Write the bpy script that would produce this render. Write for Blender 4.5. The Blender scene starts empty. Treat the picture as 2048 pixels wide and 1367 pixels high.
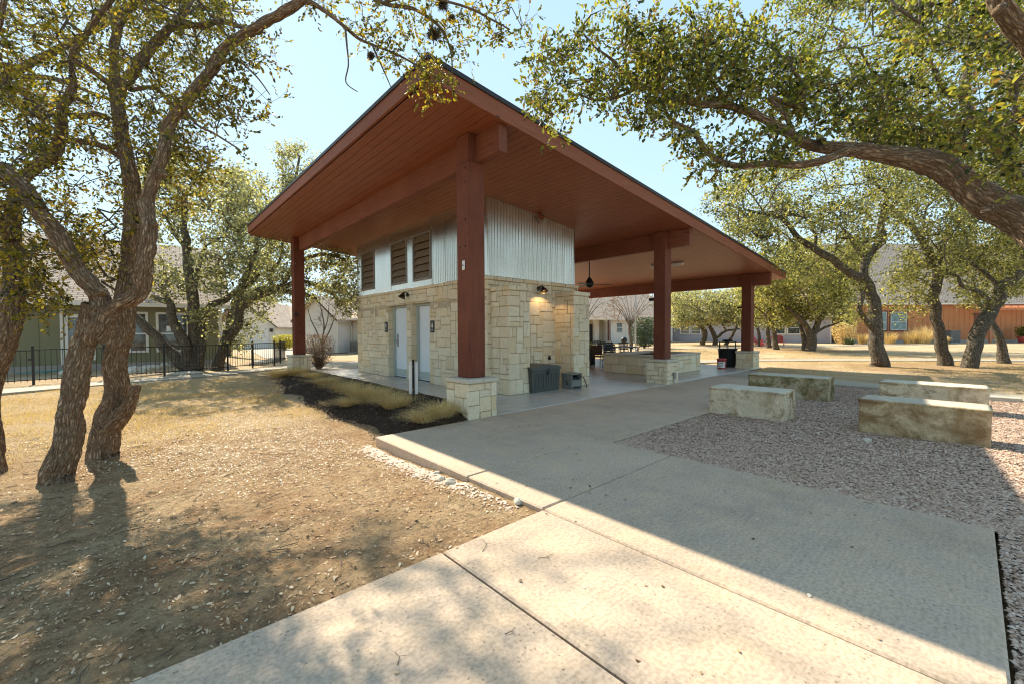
import bpy, bmesh, math, random
import numpy as np
from mathutils import Vector
R = math.radians
C = bpy.context.scene.collection
rng = np.random.default_rng(7)
random.seed(7)

# ------------------------------------------------------------------ camera model (used to survey the place)
F_PX, PITCH, ROLL, YAW, EYE = 833.816, R(-1.4276), R(-0.2458), R(47.8268), 1.45
FWD = np.array([math.cos(YAW), math.sin(YAW)])

def ray(x, y):
    X = x - 1024.0; Y = 683.5 - y
    X, Y = X*math.cos(ROLL) - Y*math.sin(ROLL), Y*math.cos(ROLL) + X*math.sin(ROLL)
    X /= F_PX; Y /= F_PX
    yy = math.cos(PITCH) - Y*math.sin(PITCH); z = math.sin(PITCH) + Y*math.cos(PITCH)
    return np.array([X*math.sin(YAW) + yy*math.cos(YAW), -X*math.cos(YAW) + yy*math.sin(YAW), z])

def gp(x, y, z=0.0):
    d = ray(x, y); t = (z - EYE)/d[2]
    return d*t + np.array([0, 0, EYE])

def dp(x, y, D):
    d = ray(x, y); f = d[0]*FWD[0] + d[1]*FWD[1]
    return d*(D/f) + np.array([0, 0, EYE])

def plane_hit(x, y, a, b):
    """point of the vertical plane through ground points a, b; returns distance along a->b and height"""
    d = ray(x, y); a = np.array(a[:2]); b = np.array(b[:2]); e = (b - a)/np.linalg.norm(b - a); n = np.array([-e[1], e[0]])
    t = (a @ n)/(d[0]*n[0] + d[1]*n[1]); p = d*t
    return (p[:2] - a) @ e, p[2] + EYE

# ------------------------------------------------------------------ numpy noise
def _h(ix, iy, iz, s=0):
    n = (ix.astype(np.int64)*374761393 + iy.astype(np.int64)*668265263 + iz.astype(np.int64)*2147483647 + s*1274126177) & 0xFFFFFFFF
    n = ((n ^ (n >> 13))*1274126177) & 0xFFFFFFFF
    n = n ^ (n >> 16)
    return (n & 0xFFFF)/65535.0

def noise(x, y, z=0.0, s=0):
    x, y, z = np.broadcast_arrays(np.asarray(x, float), np.asarray(y, float), np.asarray(z, float))
    xi, yi, zi = np.floor(x), np.floor(y), np.floor(z)
    fx, fy, fz = x - xi, y - yi, z - zi
    fx, fy, fz = [f*f*(3 - 2*f) for f in (fx, fy, fz)]
    r = 0
    for a in (0, 1):
        for b in (0, 1):
            for c in (0, 1):
                w = (fx if a else 1 - fx)*(fy if b else 1 - fy)*(fz if c else 1 - fz)
                r = r + w*_h(xi + a, yi + b, zi + c, s)
    return r

def fbm(x, y, z=0.0, o=4, s=0):
    r = 0; a = .5
    for i in range(o):
        r = r + a*noise(x*2**i, y*2**i, np.asarray(z)*2**i, s + i*7); a *= .5
    return r/(1 - .5**o)

def sstep(x, a, b):
    t = np.clip((x - a)/(b - a), 0, 1); return t*t*(3 - 2*t)

# ------------------------------------------------------------------ mesh helpers
def link(name, me, m, parent=None):
    o = bpy.data.objects.new(name, me)
    if m is not None and len(me.materials) == 0:
        for mm in (m if isinstance(m, (list, tuple)) else [m]): me.materials.append(mm)
    C.objects.link(o)
    if parent is not None: o.parent = parent
    return o

def tag(o, label=None, cat=None, group=None, kind=None):
    if label: o['label'] = label
    if cat: o['category'] = cat
    if group: o['group'] = group
    if kind: o['kind'] = kind
    return o

def empty(name, loc, label, cat, group=None, rz=0.0):
    o = bpy.data.objects.new(name, None); C.objects.link(o)
    o.location = loc; o.rotation_euler = (0, 0, rz); o.empty_display_size = .2
    return tag(o, label, cat, group)

def copy_tree(o, parent=None):
    c = o.copy(); C.objects.link(c)
    if parent is not None: c.parent = parent
    for ch in list(o.children): copy_tree(ch, c)
    return c

def np_mesh(name, V, Fc, tint=None, smooth=False, uv=None, extra=None):
    """V (n,3); Fc int array (m,k) or list of such arrays"""
    me = bpy.data.meshes.new(name)
    if not isinstance(Fc, list): Fc = [Fc]
    Fc = [f for f in Fc if len(f)]
    V = np.asarray(V, np.float32)
    me.vertices.add(len(V)); me.vertices.foreach_set('co', V.ravel())
    loops = np.concatenate([f.ravel() for f in Fc]).astype(np.int32)
    tot = np.concatenate([np.full(len(f), f.shape[1], np.int32) for f in Fc])
    st = np.concatenate([[0], np.cumsum(tot)[:-1]]).astype(np.int32)
    me.loops.add(len(loops)); me.loops.foreach_set('vertex_index', loops)
    me.polygons.add(len(tot)); me.polygons.foreach_set('loop_start', st); me.polygons.foreach_set('loop_total', tot)
    if smooth: me.polygons.foreach_set('use_smooth', np.ones(len(tot), bool))
    if tint is not None:
        a = me.attributes.new('tint', 'FLOAT', 'POINT'); a.data.foreach_set('value', np.asarray(tint, np.float32))
    if extra is not None:
        for k, v in extra.items():
            a = me.attributes.new(k, 'FLOAT', 'POINT'); a.data.foreach_set('value', np.asarray(v, np.float32))
    if uv is not None:
        a = me.attributes.new('along', 'FLOAT_VECTOR', 'POINT'); a.data.foreach_set('vector', np.asarray(uv, np.float32).ravel())
    me.update(calc_edges=True); me.validate()
    return me

class MB:
    """collects boxes, prisms and tubes into one mesh"""
    def __init__(s): s.v = []; s.f = []; s.t = []; s.cur = 0.5; s.sm = []
    def add(s, vs, fs, smooth=False):
        b = len(s.v); s.v += [tuple(map(float, v)) for v in vs]; s.t += [s.cur]*len(vs)
        s.f += [[b + i for i in f] for f in fs]; s.sm += [smooth]*len(fs)
    def box(s, x0, x1, y0, y1, z0, z1, bev=0.0):
        if bev > 0:
            b = min(bev, (x1 - x0)/2.01, (y1 - y0)/2.01, (z1 - z0)/2.01)
            X, Y, Z = (x0, x1), (y0, y1), (z0, z1); vs = []; idx = {}
            for i in (0, 1):
                for j in (0, 1):
                    for k in (0, 1):
                        sx, sy, sz = (b if i == 0 else -b), (b if j == 0 else -b), (b if k == 0 else -b)
                        for a in range(3):
                            p = [X[i] + sx, Y[j] + sy, Z[k] + sz]; p[a] = (X[i], Y[j], Z[k])[a]
                            idx[(i, j, k, a)] = len(vs); vs.append(p)
            fs = []
            for i in (0, 1):
                q = [idx[(i, j, k, 0)] for j, k in ((0, 0), (1, 0), (1, 1), (0, 1))]; fs.append(q if i else q[::-1])
                q = [idx[(j, i, k, 1)] for j, k in ((0, 0), (1, 0), (1, 1), (0, 1))]; fs.append(q[::-1] if i else q)
                q = [idx[(j, k, i, 2)] for j, k in ((0, 0), (1, 0), (1, 1), (0, 1))]; fs.append(q if i else q[::-1])
            for j in (0, 1):
                for k in (0, 1):
                    fs.append([idx[(0, j, k, 1)], idx[(1, j, k, 1)], idx[(1, j, k, 2)], idx[(0, j, k, 2)]])
                    fs.append([idx[(j, 0, k, 0)], idx[(j, 1, k, 0)], idx[(j, 1, k, 2)], idx[(j, 0, k, 2)]])
                    fs.append([idx[(j, k, 0, 0)], idx[(j, k, 1, 0)], idx[(j, k, 1, 1)], idx[(j, k, 0, 1)]])
                    for i in (0, 1): fs.append([idx[(i, j, k, 0)], idx[(i, j, k, 1)], idx[(i, j, k, 2)]]) if False else None
            for i in (0, 1):
                for j in (0, 1):
                    for k in (0, 1): fs.append([idx[(i, j, k, 0)], idx[(i, j, k, 1)], idx[(i, j, k, 2)]])
            s.add(vs, [f for f in fs if f]); return
        vs = [(x0, y0, z0), (x1, y0, z0), (x1, y1, z0), (x0, y1, z0), (x0, y0, z1), (x1, y0, z1), (x1, y1, z1), (x0, y1, z1)]
        s.add(vs, [(0, 3, 2, 1), (4, 5, 6, 7), (0, 1, 5, 4), (1, 2, 6, 5), (2, 3, 7, 6), (3, 0, 4, 7)])
    def hexa(s, P):  # 8 points: bottom 4, top 4
        s.add(P, [(0, 3, 2, 1), (4, 5, 6, 7), (0, 1, 5, 4), (1, 2, 6, 5), (2, 3, 7, 6), (3, 0, 4, 7)])
    def prism(s, poly, z0, z1):
        n = len(poly)
        s.add([(x, y, z0) for x, y in poly] + [(x, y, z1) for x, y in poly],
              [list(range(n))[::-1], list(range(n, 2*n))] + [(i, (i + 1) % n, n + (i + 1) % n, n + i) for i in range(n)])
    def tube(s, pts, rad, n=8, caps=True, smooth=True):
        pts = [Vector(p) for p in pts]; rad = rad if isinstance(rad, (list, tuple)) else [rad]*len(pts)
        vs = []; up = Vector((0, 0, 1)); prev = None
        for i, p in enumerate(pts):
            d = (pts[min(i + 1, len(pts) - 1)] - pts[max(i - 1, 0)]).normalized()
            if prev is None:
                a = d.cross(up); a = a if a.length > 1e-3 else d.cross(Vector((1, 0, 0)))
            else: a = prev - d*prev.dot(d)
            a.normalize(); prev = a; b = d.cross(a)
            for k in range(n):
                th = 2*math.pi*k/n; vs.append(p + (a*math.cos(th) + b*math.sin(th))*rad[i])
        fs = [(i*n + k, i*n + (k + 1) % n, (i + 1)*n + (k + 1) % n, (i + 1)*n + k) for i in range(len(pts) - 1) for k in range(n)]
        s.add(vs, fs, smooth)
        if caps:
            m = (len(pts) - 1)*n; s.add([vs[k] for k in range(n)], [list(range(n))[::-1]]); s.add([vs[m + k] for k in range(n)], [list(range(n))])
    def lathe(s, prof, cx=0, cy=0, n=24, smooth=True):
        vs = [(cx + r*math.cos(2*math.pi*k/n), cy + r*math.sin(2*math.pi*k/n), z) for r, z in prof for k in range(n)]
        fs = [(i*n + k, i*n + (k + 1) % n, (i + 1)*n + (k + 1) % n, (i + 1)*n + k) for i in range(len(prof) - 1) for k in range(n)]
        s.add(vs, fs, smooth)
    def build(s, name, m, parent=None):
        me = bpy.data.meshes.new(name); me.from_pydata(s.v, [], s.f)
        a = me.attributes.new('tint', 'FLOAT', 'POINT'); a.data.foreach_set('value', s.t)
        me.polygons.foreach_set('use_smooth', s.sm)
        bm = bmesh.new(); bm.from_mesh(me); bmesh.ops.recalc_face_normals(bm, faces=bm.faces); bm.to_mesh(me); bm.free()
        me.update()
        return link(name, me, m, parent)

# ------------------------------------------------------------------ materials
class NT:
    def __init__(s, name):
        s.m = bpy.data.materials.new(name); s.m.use_nodes = True; s.n = s.m.node_tree; s.n.nodes.clear()
        s.out = s.n.nodes.new('ShaderNodeOutputMaterial')
    def node(s, t, ins=None, **kw):
        nd = s.n.nodes.new(t)
        for k, v in kw.items(): setattr(nd, k, v)
        for k, v in (ins or {}).items():
            sock = nd.inputs[k]
            if isinstance(v, bpy.types.NodeSocket): s.n.links.new(v, sock)
            else: sock.default_value = v
        return nd
    def obj(s): return s.node('ShaderNodeTexCoord').outputs['Object']
    def attr(s, name, out='Fac'): return s.node('ShaderNodeAttribute', attribute_name=name).outputs[out]
    def map(s, vec, sc=(1, 1, 1), loc=(0, 0, 0), rot=(0, 0, 0)):
        return s.node('ShaderNodeMapping', {'Vector': vec, 'Scale': sc, 'Location': loc, 'Rotation': rot}).outputs[0]
    def noise(s, vec, scale, detail=5, rough=.6, dist=0.0, out='Fac'):
        return s.node('ShaderNodeTexNoise', {'Vector': vec, 'Scale': scale, 'Detail': detail, 'Roughness': rough, 'Distortion': dist}).outputs[out]
    def voro(s, vec, scale, feature='F1', out='Distance', rnd=1.0):
        return s.node('ShaderNodeTexVoronoi', {'Vector': vec, 'Scale': scale, 'Randomness': rnd}, feature=feature).outputs[out]
    def ramp(s, fac, stops, interp='LINEAR'):
        nd = s.node('ShaderNodeValToRGB', {'Fac': fac}); cr = nd.color_ramp; cr.interpolation = interp
        while len(cr.elements) < len(stops): cr.elements.new(.5)
        for e, (p, c) in zip(cr.elements, stops):
            e.position = p; e.color = (c[0], c[1], c[2], 1) if isinstance(c, (tuple, list)) else (c, c, c, 1)
        return nd.outputs[0]
    def mix(s, fac, a, b, blend='MIX'):
        nd = s.node('ShaderNodeMix', data_type='RGBA', blend_type=blend)
        for i, v in ((0, fac), (6, a), (7, b)):
            if isinstance(v, bpy.types.NodeSocket): s.n.links.new(v, nd.inputs[i])
            else: nd.inputs[i].default_value = v if i == 0 else (v[0], v[1], v[2], 1)
        return nd.outputs[2]
    def math(s, op, a, b=0.0):
        nd = s.node('ShaderNodeMath', operation=op)
        for i, v in ((0, a), (1, b)):
            if isinstance(v, bpy.types.NodeSocket): s.n.links.new(v, nd.inputs[i])
            else: nd.inputs[i].default_value = v
        return nd.outputs[0]
    def bump(s, h, strength=.5, dist=.01, normal=None):
        i = {'Height': h, 'Strength': strength, 'Distance': dist}
        if normal is not None: i['Normal'] = normal
        return s.node('ShaderNodeBump', i).outputs[0]
    def pbr(s, col, rough=.7, metal=0.0, normal=None, spec=.5, trans=None, coat=0.0):
        i = {'Base Color': col if isinstance(col, bpy.types.NodeSocket) else (*col[:3], 1), 'Roughness': rough, 'Metallic': metal, 'Specular IOR Level': spec}
        if normal is not None: i['Normal'] = normal
        if coat: i['Coat Weight'] = coat
        p = s.node('ShaderNodeBsdfPrincipled', i).outputs[0]
        if trans is not None:
            tcol, w = trans
            t = s.node('ShaderNodeBsdfTranslucent', {'Color': tcol if isinstance(tcol, bpy.types.NodeSocket) else (*tcol, 1)}).outputs[0]
            p = s.node('ShaderNodeMixShader', {0: w, 1: p, 2: t}).outputs[0]
        s.n.links.new(p, s.out.inputs[0]); return s.m

def m_plain(name, col, rough=.6, metal=0.0, var=.25, scale=6, bump=.0, spec=.5):
    t = NT(name); o = t.obj(); n = t.noise(o, scale, 5)
    c = t.mix(t.ramp(n, [(.3, 0.), (.7, 1.)]), [x*(1 - var) for x in col], [min(1, x*(1 + var)) for x in col])
    nb = t.bump(t.noise(o, scale*12, 3), bump, .004) if bump else None
    return t.pbr(c, rough, metal, nb, spec)

def m_concrete(name, col, rough=.85):
    t = NT(name); o = t.obj()
    a = t.noise(o, .55, 6, .62); b = t.noise(o, 3.5, 6, .7); f = t.noise(o, 45, 3, .6)
    c = t.mix(t.ramp(a, [(.3, 0.), (.72, 1.)]), [x*.72 for x in col], [x*1.10 for x in col])
    c = t.mix(t.ramp(b, [(.42, 0.), (.62, .55)]), c, [col[0]*1.12, col[1]*1.06, col[2]*.93])
    c = t.mix(t.ramp(t.noise(o, 1.3, 8, .75, .8), [(.57, 0.), (.75, .5)]), c, [col[0]*.72, col[1]*.62, col[2]*.46])
    v = t.voro(o, 30, out='Distance'); msk = t.math('MULTIPLY', t.ramp(v, [(.10, 1.), (.22, 0.)]), t.ramp(t.noise(o, 4, 5), [(.44, 0.), (.56, 1.)]))
    c = t.mix(t.math('MULTIPLY', msk, .75), c, [x*.33 for x in col])
    v2 = t.voro(o, 9, out='Distance'); msk2 = t.ramp(v2, [(.035, 1.), (.06, 0.)])
    c = t.mix(t.math('MULTIPLY', msk2, .7), c, [x*.3 for x in col])
    c = t.mix(.75, c, t.ramp(f, [(.36, .66), (.58, 1.)]), 'MULTIPLY')
    c = t.mix(.5, c, t.ramp(t.noise(t.map(o, (3, 70, 1)), 1.0, 3), [(.35, .82), (.6, 1.)]), 'MULTIPLY')
    h = t.math('ADD', t.math('MULTIPLY', f, .5), t.math('MULTIPLY', t.noise(o, 170, 2), .5))
    return t.pbr(c, rough, 0, t.bump(h, .5, .006), .4)

def m_stone(name, cols, patch=.35):
    t = NT(name); o = t.obj(); ti = t.attr('tint')
    c = t.ramp(ti, [(i/(len(cols) - 1), k) for i, k in enumerate(cols)])
    n = t.noise(o, 5.5, 8, .72, .6)
    c = t.mix(t.ramp(n, [(.35, .0), (.7, patch)]), c, (.50, .34, .16))
    c = t.mix(.55, c, t.ramp(t.noise(o, 24, 5, .7), [(.3, .68), (.52, 1.)]), 'MULTIPLY')
    c = t.mix(t.ramp(t.noise(o, 60, 3), [(.64, 0.), (.74, .4)]), c, (.3, .2, .11))
    h = t.math('ADD', t.noise(o, 26, 6, .7), t.math('MULTIPLY', t.noise(o, 90, 3), .35))
    return t.pbr(c, .9, 0, t.bump(h, .8, .012), .25)

def m_wood(name, axis, a, b, dark=(.05, .018, .01), gl=.66, sc=1.0):
    t = NT(name); o = t.obj(); s = [16*sc, 16*sc, 16*sc]; s[axis] = .9*sc
    v = t.map(o, s); n = t.noise(v, 1.4, 8, .65, 1.6)
    c = t.mix(t.ramp(n, [(.3, 0.), (.7, 1.)]), a, b)
    s2 = [70, 70, 70]; s2[axis] = 2.0
    g = t.noise(t.map(o, s2), 1.0, 4, .6); c = t.mix(.55, c, t.ramp(g, [(.25, .5), (.65, 1.)]), 'MULTIPLY')
    s3 = [5, 5, 5]; s3[axis] = 1.6
    k = t.voro(t.map(o, s3), 1.1); c = t.mix(t.ramp(k, [(.05, .85), (.11, 0.)]), c, dark)
    c = t.mix(t.ramp(t.noise(o, 1.1, 5, .6), [(.4, 0.), (.75, .3)]), c, (.34, .13, .065))
    return t.pbr(c, gl, 0, t.bump(g, .6, .005), .22)

def m_bark(name, cols, scl=1.0, lichen=.5, dist=.035):
    t = NT(name); v = t.attr('along', 'Vector')
    w = t.noise(t.map(v, (9*scl, 4*scl, 9*scl)), 1.0, 3, .5, 0, 'Color')
    w = t.node('ShaderNodeVectorMath', {0: w, 1: (.5, .5, .5)}, operation='SUBTRACT').outputs[0]
    w = t.node('ShaderNodeVectorMath', {0: w, 'Scale': .09/scl}, operation='SCALE').outputs[0]
    v2 = t.node('ShaderNodeVectorMath', {0: v, 1: w}, operation='ADD').outputs[0]
    e = t.voro(t.map(v2, (38*scl, 9.5*scl, 38*scl)), 1.0, 'DISTANCE_TO_EDGE')
    n = t.noise(t.map(v, (24, 12, 24)), 1.0, 6, .7)
    fl = t.noise(t.map(v2, (60*scl, 9*scl, 60*scl)), 1.0, 6, .65)
    ridge = t.math('MULTIPLY', t.ramp(e, [(.0, .12), (.12, .6), (.32, 1.)]), t.ramp(fl, [(.36, .12), (.54, 1.)]))
    c = t.mix(ridge, cols[0], cols[1])
    c = t.mix(t.math('MULTIPLY', t.ramp(n, [(.35, 0.), (.75, 1.)]), ridge), c, cols[2])
    if lichen > 0:
        l = t.ramp(t.noise(t.map(v, (7, 4, 7)), 1.0, 7, .75), [(.60 - .1*lichen, 0.), (.68 - .1*lichen, 1.)])
        c = t.mix(t.math('MULTIPLY', t.math('MULTIPLY', l, ridge), min(1, lichen)), c, (.36, .37, .30))
    h = t.math('ADD', ridge, t.math('MULTIPLY', n, .4))
    return t.pbr(c, .92, 0, t.bump(h, 1.0, dist), .15)

def m_leaf(name, cols, tr=.5, gloss=.45):
    t = NT(name); ti = t.attr('tint')
    c = t.ramp(ti, [(i/(len(cols) - 1), k) for i, k in enumerate(cols)])
    tc = t.mix(1.0, c, (1.5, 1.45, .75), 'MULTIPLY')
    return t.pbr(c, gloss, 0, None, .5, (tc, tr))

def m_shingle(name, a, b, axis='u'):
    t = NT(name); o = t.obj()
    br = t.node('ShaderNodeTexBrick', {'Vector': o, 'Color1': (*a, 1), 'Color2': (*b, 1), 'Mortar': (a[0]*.35, a[1]*.35, a[2]*.35, 1), 'Scale': 1.0,
                'Mortar Size': .012, 'Brick Width': .32, 'Row Height': .17, 'Bias': 0.0})
    c = t.mix(.5, br.outputs[0], t.ramp(t.noise(o, 1.2, 5), [(.3, .7), (.7, 1.)]), 'MULTIPLY')
    return t.pbr(c, .9, 0, t.bump(t.math('SUBTRACT', t.noise(o, 30, 3), br.outputs['Fac']), .5, .01), .2)

def m_glass(name, col=(.03, .04, .04)):
    t = NT(name); o = t.obj()
    c = t.mix(t.ramp(t.noise(o, 2.5, 5, .6, 1.), [(.4, 0.), (.65, 1.)]), col, [x*3.2 for x in col])
    return t.pbr(c, .06, 0, t.bump(t.noise(o, .8, 2), .04, .05), .9)

M = {}
M['path'] = m_concrete('path_concrete', (.585, .455, .34))
M['slab'] = m_concrete('pavilion_floor_concrete', (.60, .565, .51), .27)
M['walk'] = m_concrete('walk_concrete', (.45, .40, .32))
M['joint'] = m_plain('joint_dirt', (.10, .07, .045), .95)
M['stone'] = m_stone('limestone_ashlar', [(.76, .61, .38), (.84, .71, .49), (.79, .69, .51), (.88, .79, .58), (.72, .60, .42)], .24)
M['cap'] = m_stone('limestone_cap', [(.60, .54, .43), (.66, .60, .48)], .15)
M['mortar'] = m_plain('mortar', (.50, .41, .28), .95, var=.2, scale=12, bump=.4)
WA, WB = (.17, .055, .031), (.26, .09, .05)
M['wood_x'] = m_wood('stained_wood_x', 0, WA, WB)
M['wood_y'] = m_wood('stained_wood_y', 1, WA, WB)
M['wood_z'] = m_wood('stained_wood_z', 2, (.12, .036, .021), (.205, .062, .035))
M['fascia'] = m_wood('stained_fascia', 1, (.22, .072, .038), (.33, .12, .07))
M['fascia_x'] = m_wood('stained_fascia_x', 0, (.25, .08, .038), (.34, .118, .06))
M['soffit'] = m_wood('stained_soffit', 1, (.25, .080, .040), (.34, .112, .056), gl=.45)
M['dark_metal'] = m_plain('dark_bronze_metal', (.035, .03, .026), .45, .5)
M['black'] = m_plain('black_paint', (.012, .012, .013), .45, .2, var=.3)
M['black_plastic'] = m_plain('black_plastic', (.02, .02, .02), .5, 0)
M['white'] = m_plain('white_paint', (.74, .73, .70), .55, var=.05)
M['door'] = m_plain('pale_grey_door_paint', (.76, .80, .82), .42, var=.04, scale=1.5)
M['doorframe'] = m_plain('grey_green_frame_paint', (.46, .50, .46), .5, var=.05)
M['bronze'] = m_plain('lamp_bronze', (.055, .045, .03), .4, .7)
M['louver'] = m_plain('taupe_louver', (.20, .15, .10), .55, .0, var=.12)
M['louver_frame'] = m_plain('louver_frame_grey', (.27, .25, .23), .45, .3, var=.1)
M['box'] = m_plain('grey_resin', (.075, .078, .068), .6, var=.12, scale=3, bump=.15)
M['reel'] = m_plain('light_grey_resin', (.20, .20, .18), .6, var=.12, scale=3, bump=.1)
M['roof_metal'] = m_plain('roof_sheet', (.22, .20, .18), .5, .3)
M['deck'] = m_plain('dark_roof_deck', (.03, .012, .008), .9)
M['steel'] = m_plain('brushed_steel', (.45, .44, .42), .35, .9, var=.1)
M['red'] = m_plain('faded_red_plastic', (.60, .09, .09), .55, var=.12)
M['concrete_edge'] = m_plain('edging_stone', (.50, .45, .36), .9, var=.2, bump=.4)

t = NT('galvanised_sheet'); o = t.obj()
c = t.mix(t.ramp(t.noise(t.map(o, (3, 3, 1.0)), 1.2, 6, .7), [(.3, 0.), (.7, 1.)]), (.62, .60, .53), (.70, .68, .61))
M['galv'] = t.pbr(c, t.ramp(t.noise(o, 3, 4), [(.3, .20), (.7, .27)]), .93, None, .5)

M['bark_near'] = m_bark('oak_bark_near', [(.12, .07, .04), (.43, .29, .175), (.58, .46, .32)], 1.0, .3, .022)
M['bark_grey'] = m_bark('oak_bark_grey', [(.04, .03, .022), (.22, .175, .125), (.40, .35, .27)], .8, .6, .03)
M['bark_pale'] = m_bark('oak_bark_pale', [(.06, .045, .03), (.24, .19, .135), (.34, .29, .22)], .6, .4, .03)
M['twig'] = m_plain('twig_bark', (.11, .085, .06), .9, var=.35, scale=9)
M['twig_pale'] = m_plain('pale_twig_bark', (.30, .22, .155), .9, var=.3, scale=9)
M['moss'] = m_plain('ball_moss_grey', (.15, .12, .085), .9, var=.3)
M['leaf_y'] = m_leaf('oak_leaf_backlit', [(.03, .032, .012), (.075, .078, .018), (.15, .145, .024), (.26, .22, .028), (.40, .29, .035), (.16, .09, .03)], .55)
M['leaf_g'] = m_leaf('oak_leaf_green', [(.025, .032, .012), (.07, .085, .02), (.13, .15, .03), (.23, .235, .042), (.36, .33, .06), (.20, .12, .045)], .56)
M['leaf_d'] = m_leaf('oak_leaf_far', [(.04, .045, .022), (.11, .12, .05), (.20, .205, .08), (.32, .31, .11), (.46, .42, .15)], .5)
M['leaf_grey'] = m_leaf('oak_leaf_greygreen', [(.07, .075, .045), (.16, .165, .10), (.27, .27, .155), (.38, .37, .20), (.48, .45, .25)], .5)
M['leaf_cedar'] = m_leaf('juniper_green', [(.03, .055, .028), (.055, .085, .045), (.09, .12, .06)], .3)
M['leaf_yel'] = m_leaf('yellow_shrub', [(.22, .20, .03), (.36, .32, .05), (.48, .42, .08)], .4)
M['leaf_rust'] = m_leaf('dormant_shrub_leaf', [(.10, .055, .035), (.17, .10, .06), (.25, .16, .10)], .3)
M['straw'] = m_leaf('straw_blades', [(.42, .28, .13), (.54, .39, .20), (.66, .51, .30), (.46, .34, .16)], .3, .7)
M['plume'] = m_leaf('feathery_plumes', [(.46, .32, .12), (.66, .48, .20), (.80, .63, .32), (.60, .43, .17)], .1, .85)
M['litter'] = m_leaf('fallen_leaves', [(.13, .07, .035), (.27, .16, .08), (.42, .29, .16), (.50, .36, .21), (.60, .48, .32), (.78, .70, .58)], .1, .6)
M['mulch_chip'] = m_leaf('mulch_chips', [(.020, .014, .010), (.045, .03, .02), (.08, .055, .035), (.24, .18, .12)], .0, .8)
M['pebble'] = m_leaf('limestone_pebbles', [(.16, .09, .06), (.36, .22, .145), (.50, .34, .24), (.60, .44, .33), (.70, .56, .45)], .0, .75)

# ------------------------------------------------------------------ ground
PATHS = [(2.46, 4.62, -.13, 5.55), (-3.2, 2.45, -.13, 2.335), (4.62, 13.9, 3.16, 5.55), (13.8, 15.3, -6.0, 5.56)]
SLAB = (4.66, 19.0, 5.56, 16.9)

def gz(u, v):
    """height of the bare ground"""
    u = np.asarray(u, float); v = np.asarray(v, float)
    left = sstep(u, 3.6, 2.3)
    z = -.035 - .095*sstep(v, 2.5, 5.2)*left*sstep(v, 17., 13.)
    z = z + .05*(fbm(u*.35, v*.35, 0, 3, 3) - .5)*sstep(np.hypot(u, v), 2.5, 6)
    near = sstep(np.hypot(u, v), 16, 7)
    z = z + near*(.045*(fbm(u*1.7, v*1.7, 0, 3, 5) - .5) + .036*(fbm(u*9, v*9, 0, 4, 9) - .5))
    z = z + .10*sstep(u, 2.2, 4.4)*sstep(v, 5.5, 5.9)*sstep(v, 16.5, 15.6)*sstep(u, 5.2, 4.6)
    for a, b, c, d in PATHS + [SLAB]:
        ins = (u > a + .02) & (u < b - .02) & (v > c + .02) & (v < d - .02)
        z = np.where(ins, np.minimum(z, -.16), z)
    grav = (u > 4.6) & (u < 13.8) & (v < 3.17); z = np.where(grav, np.minimum(z, -.09), z)
    grav = (u > 2.3) & (u < 13.8) & (v < -.11); z = np.where(grav, np.minimum(z, -.09), z)
    return z

def axis(lo, f0, f1, hi, fine, growth=1.12):
    a = list(np.arange(f0, f1 + 1e-6, fine)); s = fine; x = a[-1]
    while x < hi: s *= growth; x += s; a.append(x)
    s = fine; x = a[0]; b = []
    while x > lo: s *= growth; x -= s; b.append(x)
    return np.array(b[::-1] + a)
ax = axis(-260, -5.5, 5.5, 330, .04, 1.07); ay = axis(-60, -1.0, 10.5, 330, .04, 1.07)
U, Vv = np.meshgrid(ax, ay, indexing='ij'); Z = gz(U, Vv)
nx, ny = U.shape; I = np.arange(nx*ny).reshape(nx, ny)
Fq = np.stack([I[:-1, :-1], I[1:, :-1], I[1:, 1:], I[:-1, 1:]], -1).reshape(-1, 4)
# straw (1) against bare red earth (0)
def strawy(u, v):
    g = sstep(v + 1.2*(fbm(u*.5, v*.5, 0, 3, 21) - .5), 6.6, 9.6)*sstep(u, 3.6, 2.4)
    g = np.maximum(g, sstep(u, 14., 15.5)); g = np.maximum(g, sstep(v, 16, 17.5))
    for (a, b_, r_) in ((22.4, 1.6, 2.4), (25, .2, 2.6), (24.3, -.8, 2.6), (28, -1.6, 2.4), (19.5, -1.5, 1.6), (36.8, 7.6, 3.4), (37, 9.8, 3.0), (43.8, 18, 3.5), (41, 12.6, 3)):
        dd = np.hypot(u - a, (v - b_))/r_ + .5*(fbm(u*1.1, v*1.1, 0, 3, 27) - .5); g = np.minimum(g, sstep(dd, .75, 1.25)*1.0 + .12)
    return np.clip(g, 0, 1)
me = np_mesh('ground', np.stack([U, Vv, Z], -1).reshape(-1, 3), Fq, smooth=True, extra={'straw': strawy(U, Vv).ravel()})
t = NT('lawn_and_earth'); o = t.obj(); st = t.attr('straw')
dirt = t.ramp(t.noise(o, 1.6, 8, .7, .5), [(.25, (.30, .165, .085)), (.42, (.44, .28, .15)), (.58, (.54, .38, .215)), (.75, (.60, .46, .28))])
dirt = t.mix(.8, dirt, t.ramp(t.noise(o, 15, 8, .8), [(.36, .35), (.54, 1.)]), 'MULTIPLY')
dirt = t.mix(t.ramp(t.noise(o, 3.1, 7, .7), [(.56, 0.), (.7, .65)]), dirt, (.40, .30, .15))
dirt = t.mix(t.ramp(t.voro(o, 38), [(.08, .8), (.2, 0.)]), dirt, (.52, .42, .30))
gr = t.ramp(t.noise(o, .55, 7, .7, .4), [(.25, (.43, .29, .17)), (.45, (.60, .44, .26)), (.7, (.72, .56, .36))])
gr = t.mix(.6, gr, t.ramp(t.noise(t.map(o, (1, 1, 1)), 24, 6, .8), [(.3, .42), (.62, 1.)]), 'MULTIPLY')
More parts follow.
